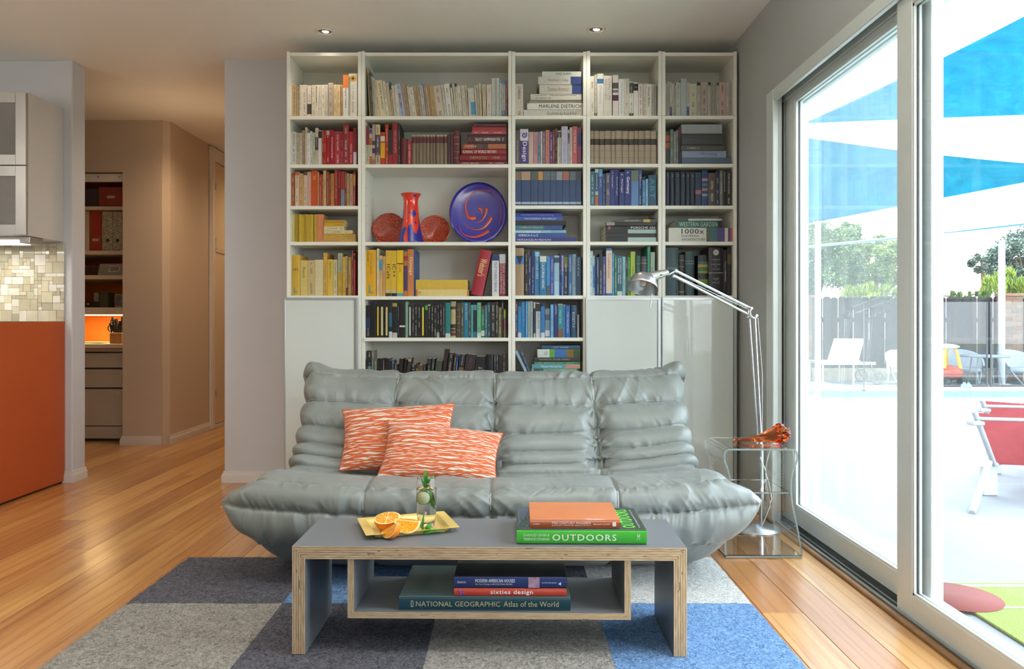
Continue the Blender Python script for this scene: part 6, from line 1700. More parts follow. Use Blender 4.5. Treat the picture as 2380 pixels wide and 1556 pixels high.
# ------------------------------------------------------------------ kitchen corner
cab_w = plain('cabinet_white', 'cdc9c3', .4, var=.015, bmp=.02)
orange_lam = plain('orange_laminate', 'b55226', .5, var=.04, nscale=3, bmp=.05)
kc = empty('kitchen_counter', 'kitchen counter run with a rust-orange end panel against the white wall end', 'kitchen counter', (-2.9, 4.0, 0))
obj('end_panel', MB().box(-2.580, -2.560, 3.60, YB - .002, .012, .93, .001), orange_lam, kc)
obj('plinth', MB().box(XL + .02, -2.586, 3.72, YB - .01, 0, .1), alum_d, kc)
obj('cabinet_body', MB().box(XL + .02, -2.5805, 3.66, YB - .002, .1, .90), cab_w, kc)
obj('worktop', MB().box(XL + .02, -2.5805, 3.62, YB - .002, .90, .929, .002), plain('worktop_grey', 'a8a49a', .3, var=.1, nscale=60), kc)
# mosaic splashback: every tile a piece
gt = .0215; nx_, nz_ = 30, 21; z_0 = .931; used = set()
back = struct('trim_2', MB().box(-2.562 - nx_ * gt - .4, -2.560, YB - .006, YB, z_0, z_0 + nz_ * gt), plain('grout', 'b9b3a2', .8))
tm_ = [plain('tile_%d' % i, c, r_, var=.08, nscale=20, bmp=.1, bscale=60, coat=k_) for i, (c, r_, k_) in enumerate((('c9c3b1', .25, .5), ('b9b39c', .3, .4), ('d6d2c8', .2, .6), ('a9a592', .35, .3), ('c6bfa6', .6, 0), ('b5ad96', .6, 0), ('dedbd4', .15, .7)))]
cnt = 0
for j in range(nz_):
    for i in range(nx_):
        if (i, j) in used: continue
        opts = [(1, 1), (2, 1), (1, 2), (2, 2), (2, 2), (3, 3), (3, 2), (2, 3), (2, 1), (3, 3), (3, 1)]; R.shuffle(opts)
        for (a, b_) in opts + [(1, 1)]:
            if i + a <= nx_ and j + b_ <= nz_ and not any((i + p, j + q) in used for p in range(a) for q in range(b_)): break
        for p in range(a):
            for q in range(b_): used.add((i + p, j + q))
        x1 = -2.5605 - i * gt; x0 = x1 - a * gt + .0012; z0_ = z_0 + j * gt + .0006; z1_ = z0_ + b_ * gt - .0012
        m = MB(); m.box(x0, x1, YB - .0115 - R.uniform(0, .0035), YB - .005, z0_, z1_, .0008)
        obj('tile', m, R.choice(tm_), back); cnt += 1
print('tiles', cnt)
YK = 4.036; cx1 = -2.571; cx0 = -3.45
wc = empty('wall_cabinet', 'white wall cabinet with two stacked aluminium-framed frosted glass flaps', 'wall cabinet', ((cx0 + cx1) / 2, 4.2, 1.39))
m = MB(); m.box(cx1 - .018, cx1, YK + .003, YB - .002, 1.392, 2.165, .001); m.box(cx0, cx0 + .018, YK + .003, YB - .002, 1.392, 2.165); m.box(cx0 + .018, cx1 - .018, YK + .003, YB - .002, 2.147, 2.165); m.box(cx0 + .018, cx1 - .018, YK + .003, YB - .002, 1.392, 1.41); m.box(cx0 + .018, cx1 - .018, YK + .03, YB - .002, 1.76, 1.778); m.box(cx0 + .018, cx1 - .018, YB - .012, YB - .002, 1.41, 2.147)
obj('cabinet_body', m, cab_w, wc)
fr_g = plain('frosted_pane', '6e6e6a', .25, var=.25, nscale=3, bmp=0, coat=.3)
for (za, zb) in ((1.768, 2.156), (1.394, 1.764)):
    f = MB(); fw = .056; xa, xb = cx0 + .002, cx1 - .001; yy = YK - .018
    f.box(xb - fw, xb, yy, YK, za, zb, .0015); f.box(xa, xa + fw, yy, YK, za, zb, .0015); f.box(xa + fw, xb - fw, yy, YK, zb - fw, zb, .0015); f.box(xa + fw, xb - fw, yy, YK, za, za + fw, .0015)
    do = obj('door', f, plain('cabinet_aluminium', 'a9aaa8', .35, .6, bmp=.02), wc); obj('glass_pane', MB().box(xa + fw, xb - fw, yy + .006, YK - .006, za + fw, zb - fw), fr_g, do)
ul = empty('cabinet_light', 'slim lit lamp bar under the wall cabinet', 'lamp', (-2.75, 4.12, 1.39))
xe = ax(85, 4.12)
obj('lamp_body', MB().box(-3.3, xe, 4.06, 4.18, 1.355, 1.3905, .003), plain('lamp_grey', '9c9c9a', .35, .5), ul)
obj('diffuser', MB().box(-3.28, xe - .055, 4.056, 4.16, 1.3525, 1.372, .002), emit('cabinet_lamp_glow', (1, .93, .72, 1), 5.0), ul)
light('cabinet_lamp', 'AREA', (-2.95, 4.13, 1.348), 2.0, (1, .92, .78), (0, 0, 0), .55, .05)

# ------------------------------------------------------------------ alcove office in the hall wall
YA = 5.76
def hx(px, Y=YA): return ax(px, Y)
def hz(py, Y=YA): return az(py, Y)
al = empty('alcove_shelving', 'built-in cream shelves over a desk in the hall alcove', 'shelving', (-3.2, 6.0, 0))
sh_m = plain('alcove_cream', 'd6c4ac', .5, var=.02)
xa, xb = XN0 + .001, XN1 - .001
for (py, th_) in ((477, .026), (580, .03), (637, .03), (712, .055), (797, .03)):
    z = hz(py + 3); yb_ = 6.375 if py < 790 else 6.375; ya_ = YA + (.0 if py < 790 else -.02)
    obj('shelf' if py != 797 else 'desktop', MB().box(xa, xb, ya_, yb_, z - th_, z, .002), sh_m, al)
obj('sliding_track', MB().box(xa, xb, YH + .02, YH + .045, 1.985, 2.045, .002), trimw, al)
m = MB(); 
for k in range(4): m.sphere((hx(225, YH) + k * .16 - .16, YH + .018, 2.02), (.008, .004, .008), 10, 6)
obj('screw', m, chrome, al, kind='stuff')
obj('light_strip', MB().box(xa + .02, xb - .02, YA + .02, YA + .06, hz(715) - .062, hz(715) - .046), emit('alcove_glow', (1, .8, .45, 1), 9.0), al)
light('alcove_lamp', 'AREA', ((xa + xb) / 2, 6.0, hz(715) - .075), 5, (1, .75, .38), (0, 0, 0), .6, .3)
fc = empty('drawer_cabinet', 'grey-beige filing drawers under the alcove desk', 'drawer cabinet', (-3.1, 6.0, 0))
gb = plain('drawer_beige', 'c6bbac', .5, var=.02); gd = plain('drawer_gap', '3a332c', .7)
obj('cabinet_body', MB().box(xa + .01, xb - .003, 5.865, 6.3, .002, .722), gd, fc)
YD = 5.85
for (p0, p1) in ((803, 818), (821, 855), (859, 901), (905, 990), (992, 1020)):
    m = MB(); za, zb = az(p1, YD), az(p0, YD); m.box(xa + .012, xb - .004, YD, YD + .018, max(.004, za), zb, .002)
    if p0 in (821, 859, 905): m.box(xa + .012, xb - .004, YD - .004, YD, zb - .018, zb - .006, .001)
    dw = obj('drawer' if p0 < 990 else 'plinth', m, gb, fc)
    if p0 == 905: obj('lock', MB().box(ax(271, YD), ax(277, YD), YD - .003, YD, az(916, YD), az(910, YD), .001), plain('lock_brass', 'd8cfae', .3, .7), dw)
def hbox(name, label, cat, p0, p1, q0, q1, mat, y=5.80, d=.25, group=None, parts=None):
    x0, x1, z0_, z1_ = ax(p0, y), ax(p1, y), None, az(q0, y); e = empty(name, label, cat, ((x0 + x1) / 2, y + d / 2, az(q1, y)), group)
    return e, x0, x1, z1_
def shelf_top(py): return hz(py + 3) + .0006
# boxes on the upper shelf
rb = plain('box_rust', '9a4230', .6); rbd = plain('box_dark', '54464a', .6)
z = shelf_top(477); y = 5.80
e = empty('storage_box', 'rust-red lidded storage box with label holder on the highest alcove shelf', 'box', (ax(256, y), y + .15, z), 'storage boxes in the alcove')
x0, x1 = ax(229, y), XN1 - .012; zt_ = az(441, y)
obj('box_body', MB().box(x0 + .003, x1 - .003, y + .003, y + .3, z, zt_ - .03, .001), rb, e); obj('lid', MB().box(x0, x1, y, y + .303, zt_ - .032, zt_ + .02, .002), rb, e)
obj('label_holder', MB().box(ax(249, y), ax(267, y), y - .001, y + .002, az(461, y), az(455, y)), plain('label_metal', 'cfc6ae', .4, .4), e)
e = empty('storage_box', 'dark grey storage box behind the wall end on the highest alcove shelf', 'box', (ax(205, y), y + .15, z), 'storage boxes in the alcove')
x0, x1 = ax(140, y), ax(226, y); obj('box_body', MB().box(x0, x1 - .01, y + .05, y + .3, z, az(445, y), .001), rbd, e)
m = MB(); m.box(x0 - .003, x1 - .007, y + .047, y + .303, az(446, y), az(436, y), .002); obj('lid', m, rbd, e)
# magazine files
def damask():
    m, nt, b = new_mat('damask_paper'); t = N(nt, 'ShaderNodeTexCoord'); v = N(nt, 'ShaderNodeTexNoise', Scale=48.0, Detail=2.5, Distortion=3.0); nt.links.new(t.outputs['Object'], v.inputs['Vector'])
    r = ramp(nt, [(.46, hexc('cdbf9e')), (.52, hexc('8f876f'))], v.outputs[0]); nt.links.new(r.outputs[0], b.inputs['Base Color']); b.inputs['Roughness'].default_value = .7; return m
dm_ = damask(); z = shelf_top(580)
for lab, p0, p1, q0, mt in (('cream magazine file with label frame, beside the wall end', 150, 207, 491, plain('file_cream', 'c9b898', .6)), ('red magazine file with a small white label', 209, 236, 490, plain('file_red', 'a83a28', .6)), ('damask-patterned magazine file beside the red one', 237, 261.5, 492, dm_), ('damask-patterned magazine file touching the alcove side', 262.5, 284, 492, dm_)):
    x0, x1 = ax(p0, y), min(ax(p1, y), XN1 - .004); zt_ = az(q0, y)
    e = empty('magazine_file', lab, 'magazine file', ((x0 + x1) / 2, y + .13, z), 'magazine files on the alcove shelf')
    obj('file_box', MB().box(x0, x1, y, y + .26, z, zt_, .001), mt, e)
    if 'damask' in lab:
        cx_2 = (x0 + x1) / 2 + (.004 if 'red' in lab else 0); m = MB(); m.tube([(cx_2, y - .0012, az(559, y)), (cx_2, y + .001, az(559, y))], .0125, 20); obj('finger_hole', m, alum_d, e)
    else:
        m = MB(); m.box(ax((p0 + p1) / 2 - 8, y), ax((p0 + p1) / 2 + 8, y), y - .001, y + .001, az(561, y), az(555, y)); obj('label_holder', m, plain('label_metal', 'cfc6ae', .4, .4), e)
# third shelf: leaning frame and dark basket
z = shelf_top(637)
e = empty('picture_frame', 'pale picture leaning back on the alcove shelf below the files', 'picture', (ax(256, y), y + .02, z), rot=(-.35, 0, 0)); w2 = .19; h2 = .1
obj('mount', MB().box(-.11, .09, 0, .004, 0, h2, .0005), plain('mount_paper', 'a8a088', .7, var=.15, nscale=15), e, local=True)
obj('print', MB().box(-.03, .055, -.001, .001, .03, .085), plain('photo_print', 'cfc4b4', .4, var=.3, nscale=40), e, local=True)
obj('print_image', MB().box(-.02, .045, -.0016, .0, .04, .075), plain('photo_image', '9c8a7a', .4, var=.4, nscale=60), e, local=True)
e = empty('storage_basket', 'dark woven basket beside the leaning picture in the alcove', 'basket', (ax(205, y), y + .12, z)); x0, x1 = ax(160, y), ax(222, y)
m = MB()
for k in range(7): m.box(x0 - .001 * (k % 2), x1 + .001 * (k % 2), y + .04 - .001 * (k % 2), y + .22, z + k * .012, z + k * .012 + .0105, .003)
obj('basket_weave', m, plain('basket_brown', '5a3426', .8, var=.3, nscale=60), e)
# fourth shelf: router, box, snapshots
z = shelf_top(712)
e = empty('router', 'black wireless router with a curved front on the shelf above the desk lamp strip', 'router', (ax(210, y), y + .1, z)); x0, x1 = ax(176, y), ax(223, y)
m = MB(); m.box(x0, x1, y + .02, y + .14, z, z + .045, .012); obj('casing', m, plain('router_black', '26221f', .35), e)
m = MB(); m.box(ax(199, y), ax(200.5, y), y + .018, y + .021, z + .02, z + .034); m.box(ax(202, y), ax(203.5, y), y + .018, y + .021, z + .02, z + .034); obj('indicator', m, plain('indicator_pale', 'cfc8b8', .4), e)
e = empty('card_holder', 'white card holder standing behind the router', 'card holder', (ax(200, y), y + .2, z)); obj('card', MB().box(ax(190, y), ax(204, y), y + .17, y + .18, z, z + .12, .001), plain('card_white', 'c4b8a6', .6), e); obj('stand', MB().box(ax(200, y), ax(217, y), y + .18, y + .22, z, z + .125, .004), plain('stand_grey', 'a08c7a', .6), e)
e = empty('small_box', 'olive cardboard box between the router and the snapshots', 'box', (ax(235, y), y + .1, z)); obj('carton', MB().box(ax(224, y), ax(246, y), y + .03, y + .12, z, az(682, y), .001), plain('olive_card', '4f4a30', .7), e); obj('lid', MB().box(ax(223.5, y), ax(246.5, y), y + .028, y + .122, az(684, y), az(681, y) + .002, .001), plain('olive_dark', '3f3a28', .7), e)
e = empty('snapshot', 'small framed snapshot on the alcove shelf above the scissors', 'picture', (ax(268, y), y + .1, z)); obj('photo_card', MB().box(ax(260, y), ax(276, y), y + .05, y + .053, z, az(684, y)), plain('snap_paper', 'c4b09a', .5), e); obj('print', MB().box(ax(261.5, y), ax(274.5, y), y + .048, y + .0505, z + .01, az(686, y)), plain('snap_image', '6f6a72', .4, var=.5, nscale=60), e)
# desk: block with scissors and knives, papers
z = shelf_top(797) ; y = 5.80
e = empty('knife_block', 'wooden block full of black-handled scissors and knives on the alcove desk', 'knife block', (ax(268, y), y + .06, z)); x0, x1 = ax(254, y), ax(283, y); x1 = min(x1, XN1 - .006)
obj('block', MB().box(x0, x1, y, y + .11, z, z + .085, .004), plain('block_wood', '9a6a3c', .5, var=.15, nscale=20), e)
kb = plain('handle_black', '17120f', .35)
for k in range(9):
    xx = x0 + .008 + (k % 5) * .018; yy = y + .02 + (k // 5) * .05; hh = R.uniform(.07, .125); lean_ = R.uniform(-.015, .012)
    m = MB(); m.tube([(xx, yy, z + .08), (xx + lean_ * .3, yy, z + .085 + hh * .4), (xx + lean_, yy, z + .085 + hh)], [.005, .008, .009], 8); obj('knife_handle', m, kb, e)
for (xx, zz_, rr_) in ((x0 - .004, z + .12, .022), (x0 + .022, z + .125, .018), (x0 + .012, z + .175, .016)):
    m = MB(); m.tube([(xx + rr_ * math.cos(a), y + .03, zz_ + rr_ * 1.2 * math.sin(a)) for a in [2 * PI * q / 16 for q in range(17)]], .0045, 6, cap=False); obj('scissor_loop', m, kb, e)
e = empty('paper_pile', 'loose papers lying on the alcove desk', 'papers', (ax(215, y), y + .1, z))
for k in range(4): 
    a = R.uniform(-.3, .3); Mx = Matrix.Translation((ax(205, y), y + .09, z + .001 + k * .003)) @ Matrix.Rotation(a, 4, 'Z'); obj('paper', MB().box(-.09, .1, -.06, .06, 0, .002, M=Mx), plain('paper_cream', 'd6c49a', .7), e)
# ------------------------------------------------------------------ garden beyond the glass
GZ0 = -.15
def gx(px, Y): return ax(px, Y)
def gy_of(py): return (EYE - GZ0) * FPX / (py - VY)
pat_m = plain('patio_concrete', '7c8286', .8, var=.08, nscale=1.5, bmp=.3, bscale=30, bdist=.004)
# patio slab with the pool cut out of it
PX0, PX1, PY0, PY1 = 4.3, 12.5, 9.7, 11.6
m = MB(); m.box(1.40, 30, -6, PY0, GZ0 - .15, GZ0); m.box(1.40, PX0, PY0, PY1, GZ0 - .15, GZ0); m.box(PX1, 30, PY0, PY1, GZ0 - .15, GZ0); m.box(-12, 30, PY1, 16, GZ0 - .15, GZ0); m.box(-12, 1.4, 8.3, PY1, GZ0 - .15, GZ0)
struct('ground', m, pat_m)
struct('ground_far', MB().box(-60, 60, -40, 80, GZ0 - 1.2, GZ0 - .9), plain('lawn_earth', '8a8a6a', .9))
# joints of the poured slabs
m = MB()
for (a, b_, c, d) in ((1.4, 6.2, 5.0, 5.0), (1.4, 9, 7.4, 7.4), (3.9, 3.9, 2, 9.6)):
    m.box(a - .004, b_ + .004, c - .004, d + .004, GZ0 - .001, GZ0 + .001)
struct('trim_3', m, plain('joint_grey', '9c9a94', .9))
pool = empty('swimming_pool', 'blue-tiled swimming pool at the far side of the patio', 'swimming pool', ((PX0 + PX1) / 2, (PY0 + PY1) / 2, GZ0 - .1))
tile_b = plain('pool_tile', '6a9cb0', .25, var=.3, nscale=40, coat=.4)
m = MB(); m.box(PX0, PX1, PY1 - .03, PY1 + .05, -1.1, GZ0 - .002); m.box(PX0 - .05, PX0, PY0, PY1, -1.1, GZ0 - .002); m.box(PX0, PX1, PY0 - .05, PY0, -1.1, GZ0 - .002); m.box(PX1, PX1 + .05, PY0, PY1, -1.1, GZ0 - .002); m.box(PX0, PX1, PY0, PY1, -1.15, -1.1); obj('basin', m, tile_b, pool)
m = MB(); m.box(PX0 - .3, PX1 + .3, PY1, PY1 + .3, GZ0, GZ0 + .03, .01); m.box(PX0 - .3, PX0, PY0, PY1, GZ0, GZ0 + .03, .01); m.box(PX0 - .3, PX1 + .3, PY0 - .3, PY0, GZ0, GZ0 + .03, .01); obj('coping', m, plain('coping_white', 'e6e4de', .7), pool)
def water():
    m, nt, b = new_mat('pool_water'); b.inputs['Base Color'].default_value = (.20, .50, .60, 1); b.inputs['Roughness'].default_value = .08
    t = N(nt, 'ShaderNodeTexCoord'); n = N(nt, 'ShaderNodeTexNoise', Scale=6.0, Detail=3.0); nt.links.new(t.outputs['Object'], n.inputs['Vector']); bump(nt, b, n.outputs[0], .3, .05); return m
obj('water', MB().box(PX0, PX1, PY0, PY1, -1.0, GZ0 - .09), water(), pool)
# weathered board fence
YF_ = 13.7; fz = az(690, YF_)
def fence_mat():
    m, nt, b = new_mat('weathered_board'); t = N(nt, 'ShaderNodeTexCoord'); oi = nt.nodes.new('ShaderNodeObjectInfo'); mp = N(nt, 'ShaderNodeMapping'); mp.inputs['Scale'].default_value = (20, 20, 1.2); nt.links.new(t.outputs['Object'], mp.inputs[0])
    n = N(nt, 'ShaderNodeTexNoise', Scale=1.5, Detail=5.0); nt.links.new(mp.outputs[0], n.inputs['Vector']); r = ramp(nt, [(.3, hexc('1a1816')), (.7, hexc('3a3632'))], n.outputs[0])
    r2 = ramp(nt, [(0, (.75, .75, .75, 1)), (1, (1.1, 1.1, 1.1, 1))], oi.outputs['Random']); c = mixc(nt, 1.0, r.outputs[0], r2.outputs[0], 'MULTIPLY'); nt.links.new(c, b.inputs['Base Color']); b.inputs['Roughness'].default_value = .9; return m
fm = fence_mat(); fence = empty('board_fence', 'weathered grey dog-eared board fence along the end of the garden', 'fence', (7.5, YF_, GZ0))
x = 5.46; k = 0
while x < 17.5:
    w_ = .142 * R.uniform(.94, 1.06); h_ = fz + R.uniform(-.012, .012); y_ = YF_ + (k % 2) * .012; c_ = .035
    poly = [(x, GZ0 + .02), (x + w_ - .007, GZ0 + .02), (x + w_ - .007, h_ - c_), (x + w_ - .007 - c_ * .8, h_), (x + c_ * .8, h_), (x, h_ - c_)]
    vs = [(a, yy, b_) for yy in (y_, y_ + .018) for a, b_ in poly]; m = MB(); m.add(vs, [tuple(range(6)), tuple(range(11, 5, -1))] + [(i, (i + 1) % 6, 6 + (i + 1) % 6, 6 + i) for i in range(6)])
    o = obj('board', m, fm, fence); x += w_; k += 1
m = MB(); m.box(5.46, 17.5, YF_ + .03, YF_ + .07, .05, .14); m.box(5.46, 17.5, YF_ + .03, YF_ + .07, .9, .99); obj('rail', m, fm, fence)
m = MB(); m.box(5.46, 17.5, YF_ - .03, YF_ - .001, GZ0, GZ0 + .22); obj('kick_board', m, plain('kick_board', '9a9280', .9, var=.2), fence)
# brick piers
bm_ = [plain('brick_%d' % i, c, .9, var=.15, nscale=20) for i, c in enumerate(('74543f', '6a4838', '7e5f4a', '60503f'))]
for lab, p0, p1, q0 in (('brick pier at the fence end nearer the bookcases', 1851, 1888, 686), ('brick pier in the fence beside the white post', 2336, 2378, 682)):
    y_ = 13.4; x0, x1 = gx(p0, y_), gx(p1, y_); zt_ = az(q0, y_); pr = empty('brick_pier', lab, 'brick pier', ((x0 + x1) / 2, y_ + .15, GZ0), 'brick piers in the fence')
    obj('mortar', MB().box(x0 + .006, x1 - .006, y_ + .006, y_ + .24, GZ0, zt_ - .05), plain('mortar', '7e766a', .95), pr)
    nrow = 20; hh = (zt_ - .05 - GZ0) / nrow
    for r_ in range(nrow):
        xs = [x0, (x0 + x1) / 2 + (.035 if r_ % 2 else -.035), x1]
        for i in range(2): obj('brick', MB().box(xs[i] + .004, xs[i + 1] - .004, y_ - R.uniform(0, .004), y_ + .25, GZ0 + r_ * hh + .004, GZ0 + (r_ + 1) * hh - .004, .003), R.choice(bm_), pr)
    obj('cap', MB().box(x0 - .03, x1 + .03, y_ - .03, y_ + .265, zt_ - .05, zt_, .006), bm_[2], pr)
# white posts carrying the shade sails
post_m = plain('post_white', 'b8b8b6', .5)
for lab, px, y_, q0, q1, w_ in (('white shade-sail post on the patio before the lounger', 1901, 9.9, 505, 935, 13), ('white shade-sail post standing behind the wicker chairs', 2328, 12.8, 560, 890, 14)):
    X = gx(px, y_); r_ = w_ / 2 * y_ / FPX; pe = empty('sail_post', lab, 'post', (X, y_, GZ0), 'white posts of the shade sails'); zt_ = az(q0, y_)
    m = MB(); m.tube([(X, y_, GZ0 + .01), (X, y_, zt_)], r_, 20); obj('pole', m, post_m, pe); obj('foot_plate', MB().box(X - .1, X + .1, y_ - .1, y_ + .1, GZ0, GZ0 + .012, .003), post_m, pe)
    m = MB(); m.tube([(X, y_, zt_), (X, y_, zt_ + .01)], r_ * 1.1, 20); m.tube([(X - .06, y_, zt_ - .06), (X, y_, zt_ - .06)], .008, 8); obj('cap', m, post_m, pe)
# shade sails
def sail_mat(name, c1, c2):
    m, nt, b = new_mat(name); nt.nodes.remove(b); out = nt.nodes['Material Output']; t = N(nt, 'ShaderNodeTexCoord')
    w = N(nt, 'ShaderNodeTexNoise', Scale=3.0, Detail=9.0, Roughness=.75, Distortion=1.5); nt.links.new(t.outputs['Object'], w.inputs['Vector']); r = ramp(nt, [(.35, hexc(c1)), (.7, hexc(c2))], w.outputs[0])
    d = N(nt, 'ShaderNodeBsdfDiffuse'); tl = N(nt, 'ShaderNodeBsdfTranslucent'); nt.links.new(r.outputs[0], d.inputs[0]); nt.links.new(r.outputs[0], tl.inputs[0]); mx = N(nt, 'ShaderNodeMixShader'); mx.inputs[0].default_value = .55
    nt.links.new(d.outputs[0], mx.inputs[1]); nt.links.new(tl.outputs[0], mx.inputs[2]); nt.links.new(mx.outputs[0], out.inputs[0]); return m
sm_ = sail_mat('sail_cyan', '258fa6', '38a8bc')
def sail(label, tri, sag=.12):
    A_, B_, C_ = [Vector(p) for p in tri]; cen = (A_ + B_ + C_) / 3; e = empty('shade_sail', label, 'shade sail', tuple(cen), 'blue shade sails over the patio'); n = 24; vs = []; idx = {}
    for i in range(n + 1):
        for j in range(n + 1 - i):
            a, b_ = i / n, j / n; c_ = 1 - a - b_
            # edges curve inwards as a taut sail's do
            k = (a * b_ + b_ * c_ + a * c_); p = A_ * a + B_ * b_ + C_ * c_
            ed = 4 * max(a * b_ * (1 - c_) ** 2 if c_ < .5 else 0, b_ * c_ * (1 - a) ** 2 if a < .5 else 0, a * c_ * (1 - b_) ** 2 if b_ < .5 else 0)
            p = p.lerp(cen, sag * ed * .6) + Vector((0, 0, -.10 * k)); idx[(i, j)] = len(vs); vs.append(p)
    fs = []
    for i in range(n):
        for j in range(n - i):
            fs.append((idx[(i, j)], idx[(i + 1, j)], idx[(i, j + 1)]))
            if j < n - i - 1: fs.append((idx[(i + 1, j)], idx[(i + 1, j + 1)], idx[(i, j + 1)]))
    m = MB(); m.add(vs, fs, smooth=True); N0 = len(vs); m.add([v + Vector((0, 0, .004)) for v in vs], [f[::-1] for f in fs], smooth=True)
    obj('canvas', m, sm_, e, recalc=False)
    h = MB(); rim = [vs[idx[(i, 0)]] for i in range(n + 1)]; h.tube(rim, .012, 6); rim = [vs[idx[(i, n - i)]] for i in range(n + 1)]; h.tube(rim, .012, 6); rim = [vs[idx[(0, j)]] for j in range(n + 1)]; h.tube(rim, .012, 6); obj('hem', h, plain('sail_hem', 'cfe3ea', .6), e)
    return e
sail('upper blue shade sail rising over the sliding door', [at(1862, 288, 10.5), at(2780, -180, 6.2), at(2560, 262, 9.0)], .10)
sail('lower blue shade sail hanging wide behind the fixed door leaf', [at(1700, 290, 9.2), at(1720, 552, 10.6), at(2560, 392, 8.0)], .10)
sail('distant blue shade sail seen almost edge-on above the trees', [at(1700, 590, 12.0), at(2600, 492, 12.6), at(2200, 541, 15.5)], .02)
# trees and shrubs
def leafmat(name, c1, c2):
    m, nt, b = new_mat(name); t = N(nt, 'ShaderNodeTexCoord'); n = N(nt, 'ShaderNodeTexNoise', Scale=2.2, Detail=5.0); nt.links.new(t.outputs['Object'], n.inputs['Vector']); r = ramp(nt, [(.35, hexc(c1)), (.65, hexc(c2))], n.outputs[0])
    nt.links.new(r.outputs[0], b.inputs['Base Color']); b.inputs['Roughness'].default_value = .6; b.inputs['Transmission Weight'].default_value = 0; b.inputs['Subsurface Weight'].default_value = 0; return m
def tree(name, label, cat, c, rad, nclump, nleaf, size, mat, trunk=True, group='trees and shrubs beyond the fence', spiky=False):
    e = empty(name, label, cat, (c[0], c[1], GZ0), group); rr = random.Random(hash(label) % 1000 + int(c[0] * 10)); m = MB(); vs = []; fs = []
    rr = random.Random(int(c[0] * 100) + nclump)
    cl = []
    for q in range(nclump):
        while True:
            p = Vector((rr.uniform(-1, 1), rr.uniform(-1, 1), rr.uniform(-1, 1)))
            if p.length < 1 and (p.length > .45 or spiky): break
        cl.append((Vector((c[0] + p.x * rad[0], c[1] + p.y * rad[1], c[2] + p.z * rad[2])), rr.uniform(.22, .42) * min(rad)))
    for q in range(nleaf):
        cc, cr_ = rr.choice(cl); d = Vector((rr.gauss(0, 1), rr.gauss(0, 1), rr.gauss(0, 1))).normalized() * cr_ * rr.uniform(.5, 1.1); p = cc + d
        if p.z < GZ0 + .1: continue
        a = Vector((rr.gauss(0, 1), rr.gauss(0, 1), rr.gauss(0, .6))).normalized(); b_ = a.cross(Vector((rr.gauss(0, 1), rr.gauss(0, 1), rr.gauss(0, 1)))).normalized(); s_ = size * rr.uniform(.6, 1.3); w_ = s_ * (.16 if spiky else .45)
        if spiky: a = Vector((rr.gauss(0, .35), rr.gauss(0, .35), 1)).normalized(); b_ = a.cross(Vector((rr.gauss(0, 1), rr.gauss(0, 1), 0))).normalized()
        o = len(vs); vs += [p - a * s_, p + b_ * w_ - a * .1 * s_, p + a * s_, p - b_ * w_ - a * .1 * s_]; fs.append((o, o + 1, o + 2, o + 3))
    m.add(vs, fs); obj('foliage', m, mat, e, kind='stuff', recalc=False)
    if trunk:
        t = MB(); base = Vector((c[0], c[1], GZ0)); t.tube([base, base + Vector((.05, 0, (c[2] - GZ0) * .5)), Vector((c[0], c[1], c[2]))], [.14, .1, .06], 8)
        for q in range(6):
            tgt = rr.choice(cl)[0]; t.tube([Vector((c[0], c[1], GZ0 + (c[2] - GZ0) * rr.uniform(.4, .8))), (tgt + Vector((c[0], c[1], c[2]))) / 2, tgt], [.05, .03, .012], 5)
        obj('trunk', t, plain('bark', '6a5a48', .9, var=.2, nscale=20), e)
L1 = leafmat('leaf_deep', '2c4a22', '5a7a3c'); L2 = leafmat('leaf_mid', '44642a', '7a9246'); L3 = leafmat('leaf_lime', '6a8426', '9cac44'); L4 = leafmat('leaf_blue', '34483e', '5a7062')
tree('garden_tree', 'deep green leafy tree behind the brick pier and first white post', 'tree', (gx(1885, 16), 16, az(610, 16)), (.95, .9, .95), 60, 32000, .036, L1)
tree('garden_tree', 'yellow-green bushy tree in the middle, behind the board fence', 'tree', (gx(2030, 18.0), 18.0, az(612, 18.0)), (.95, .9, .62), 55, 32000, .036, L2)
tree('garden_tree', 'slim green treetop showing under the lower blue sail', 'tree', (gx(1965, 20.4), 20.4, az(560, 20.4)), (.75, .6, .42), 26, 9000, .04, L1)
tree('garden_tree', 'blue-green conifer-like tree beside the far white post', 'tree', (gx(2400, 17), 17, az(610, 17)), (.85, .8, .85), 40, 18000, .038, L4)
tree('garden_tree', 'small dark wispy tree on the house side of the far white post', 'tree', (gx(2290, 18.6), 18.6, az(618, 18.6)), (.34, .3, .45), 14, 4000, .035, L4)
tree('garden_shrub', 'lime green feathery shrub topping the fence before the bushy tree', 'shrub', (gx(2030, 14.6), 14.6, az(690, 14.6)), (.62, .3, .22), 30, 5000, .07, L3, True, spiky=True)
tree('garden_shrub', 'lime green feathery shrub behind the far brick pier', 'shrub', (gx(2370, 14.8), 14.8, az(665, 14.8)), (.7, .35, .34), 30, 6000, .07, L3, True, spiky=True)
tree('garden_shrub', 'low green shrub peeping over the fence behind the toy car', 'shrub', (gx(2240, 14.4), 14.4, az(690, 14.4)), (.5, .3, .10), 16, 2200, .05, L2, True, spiky=True)
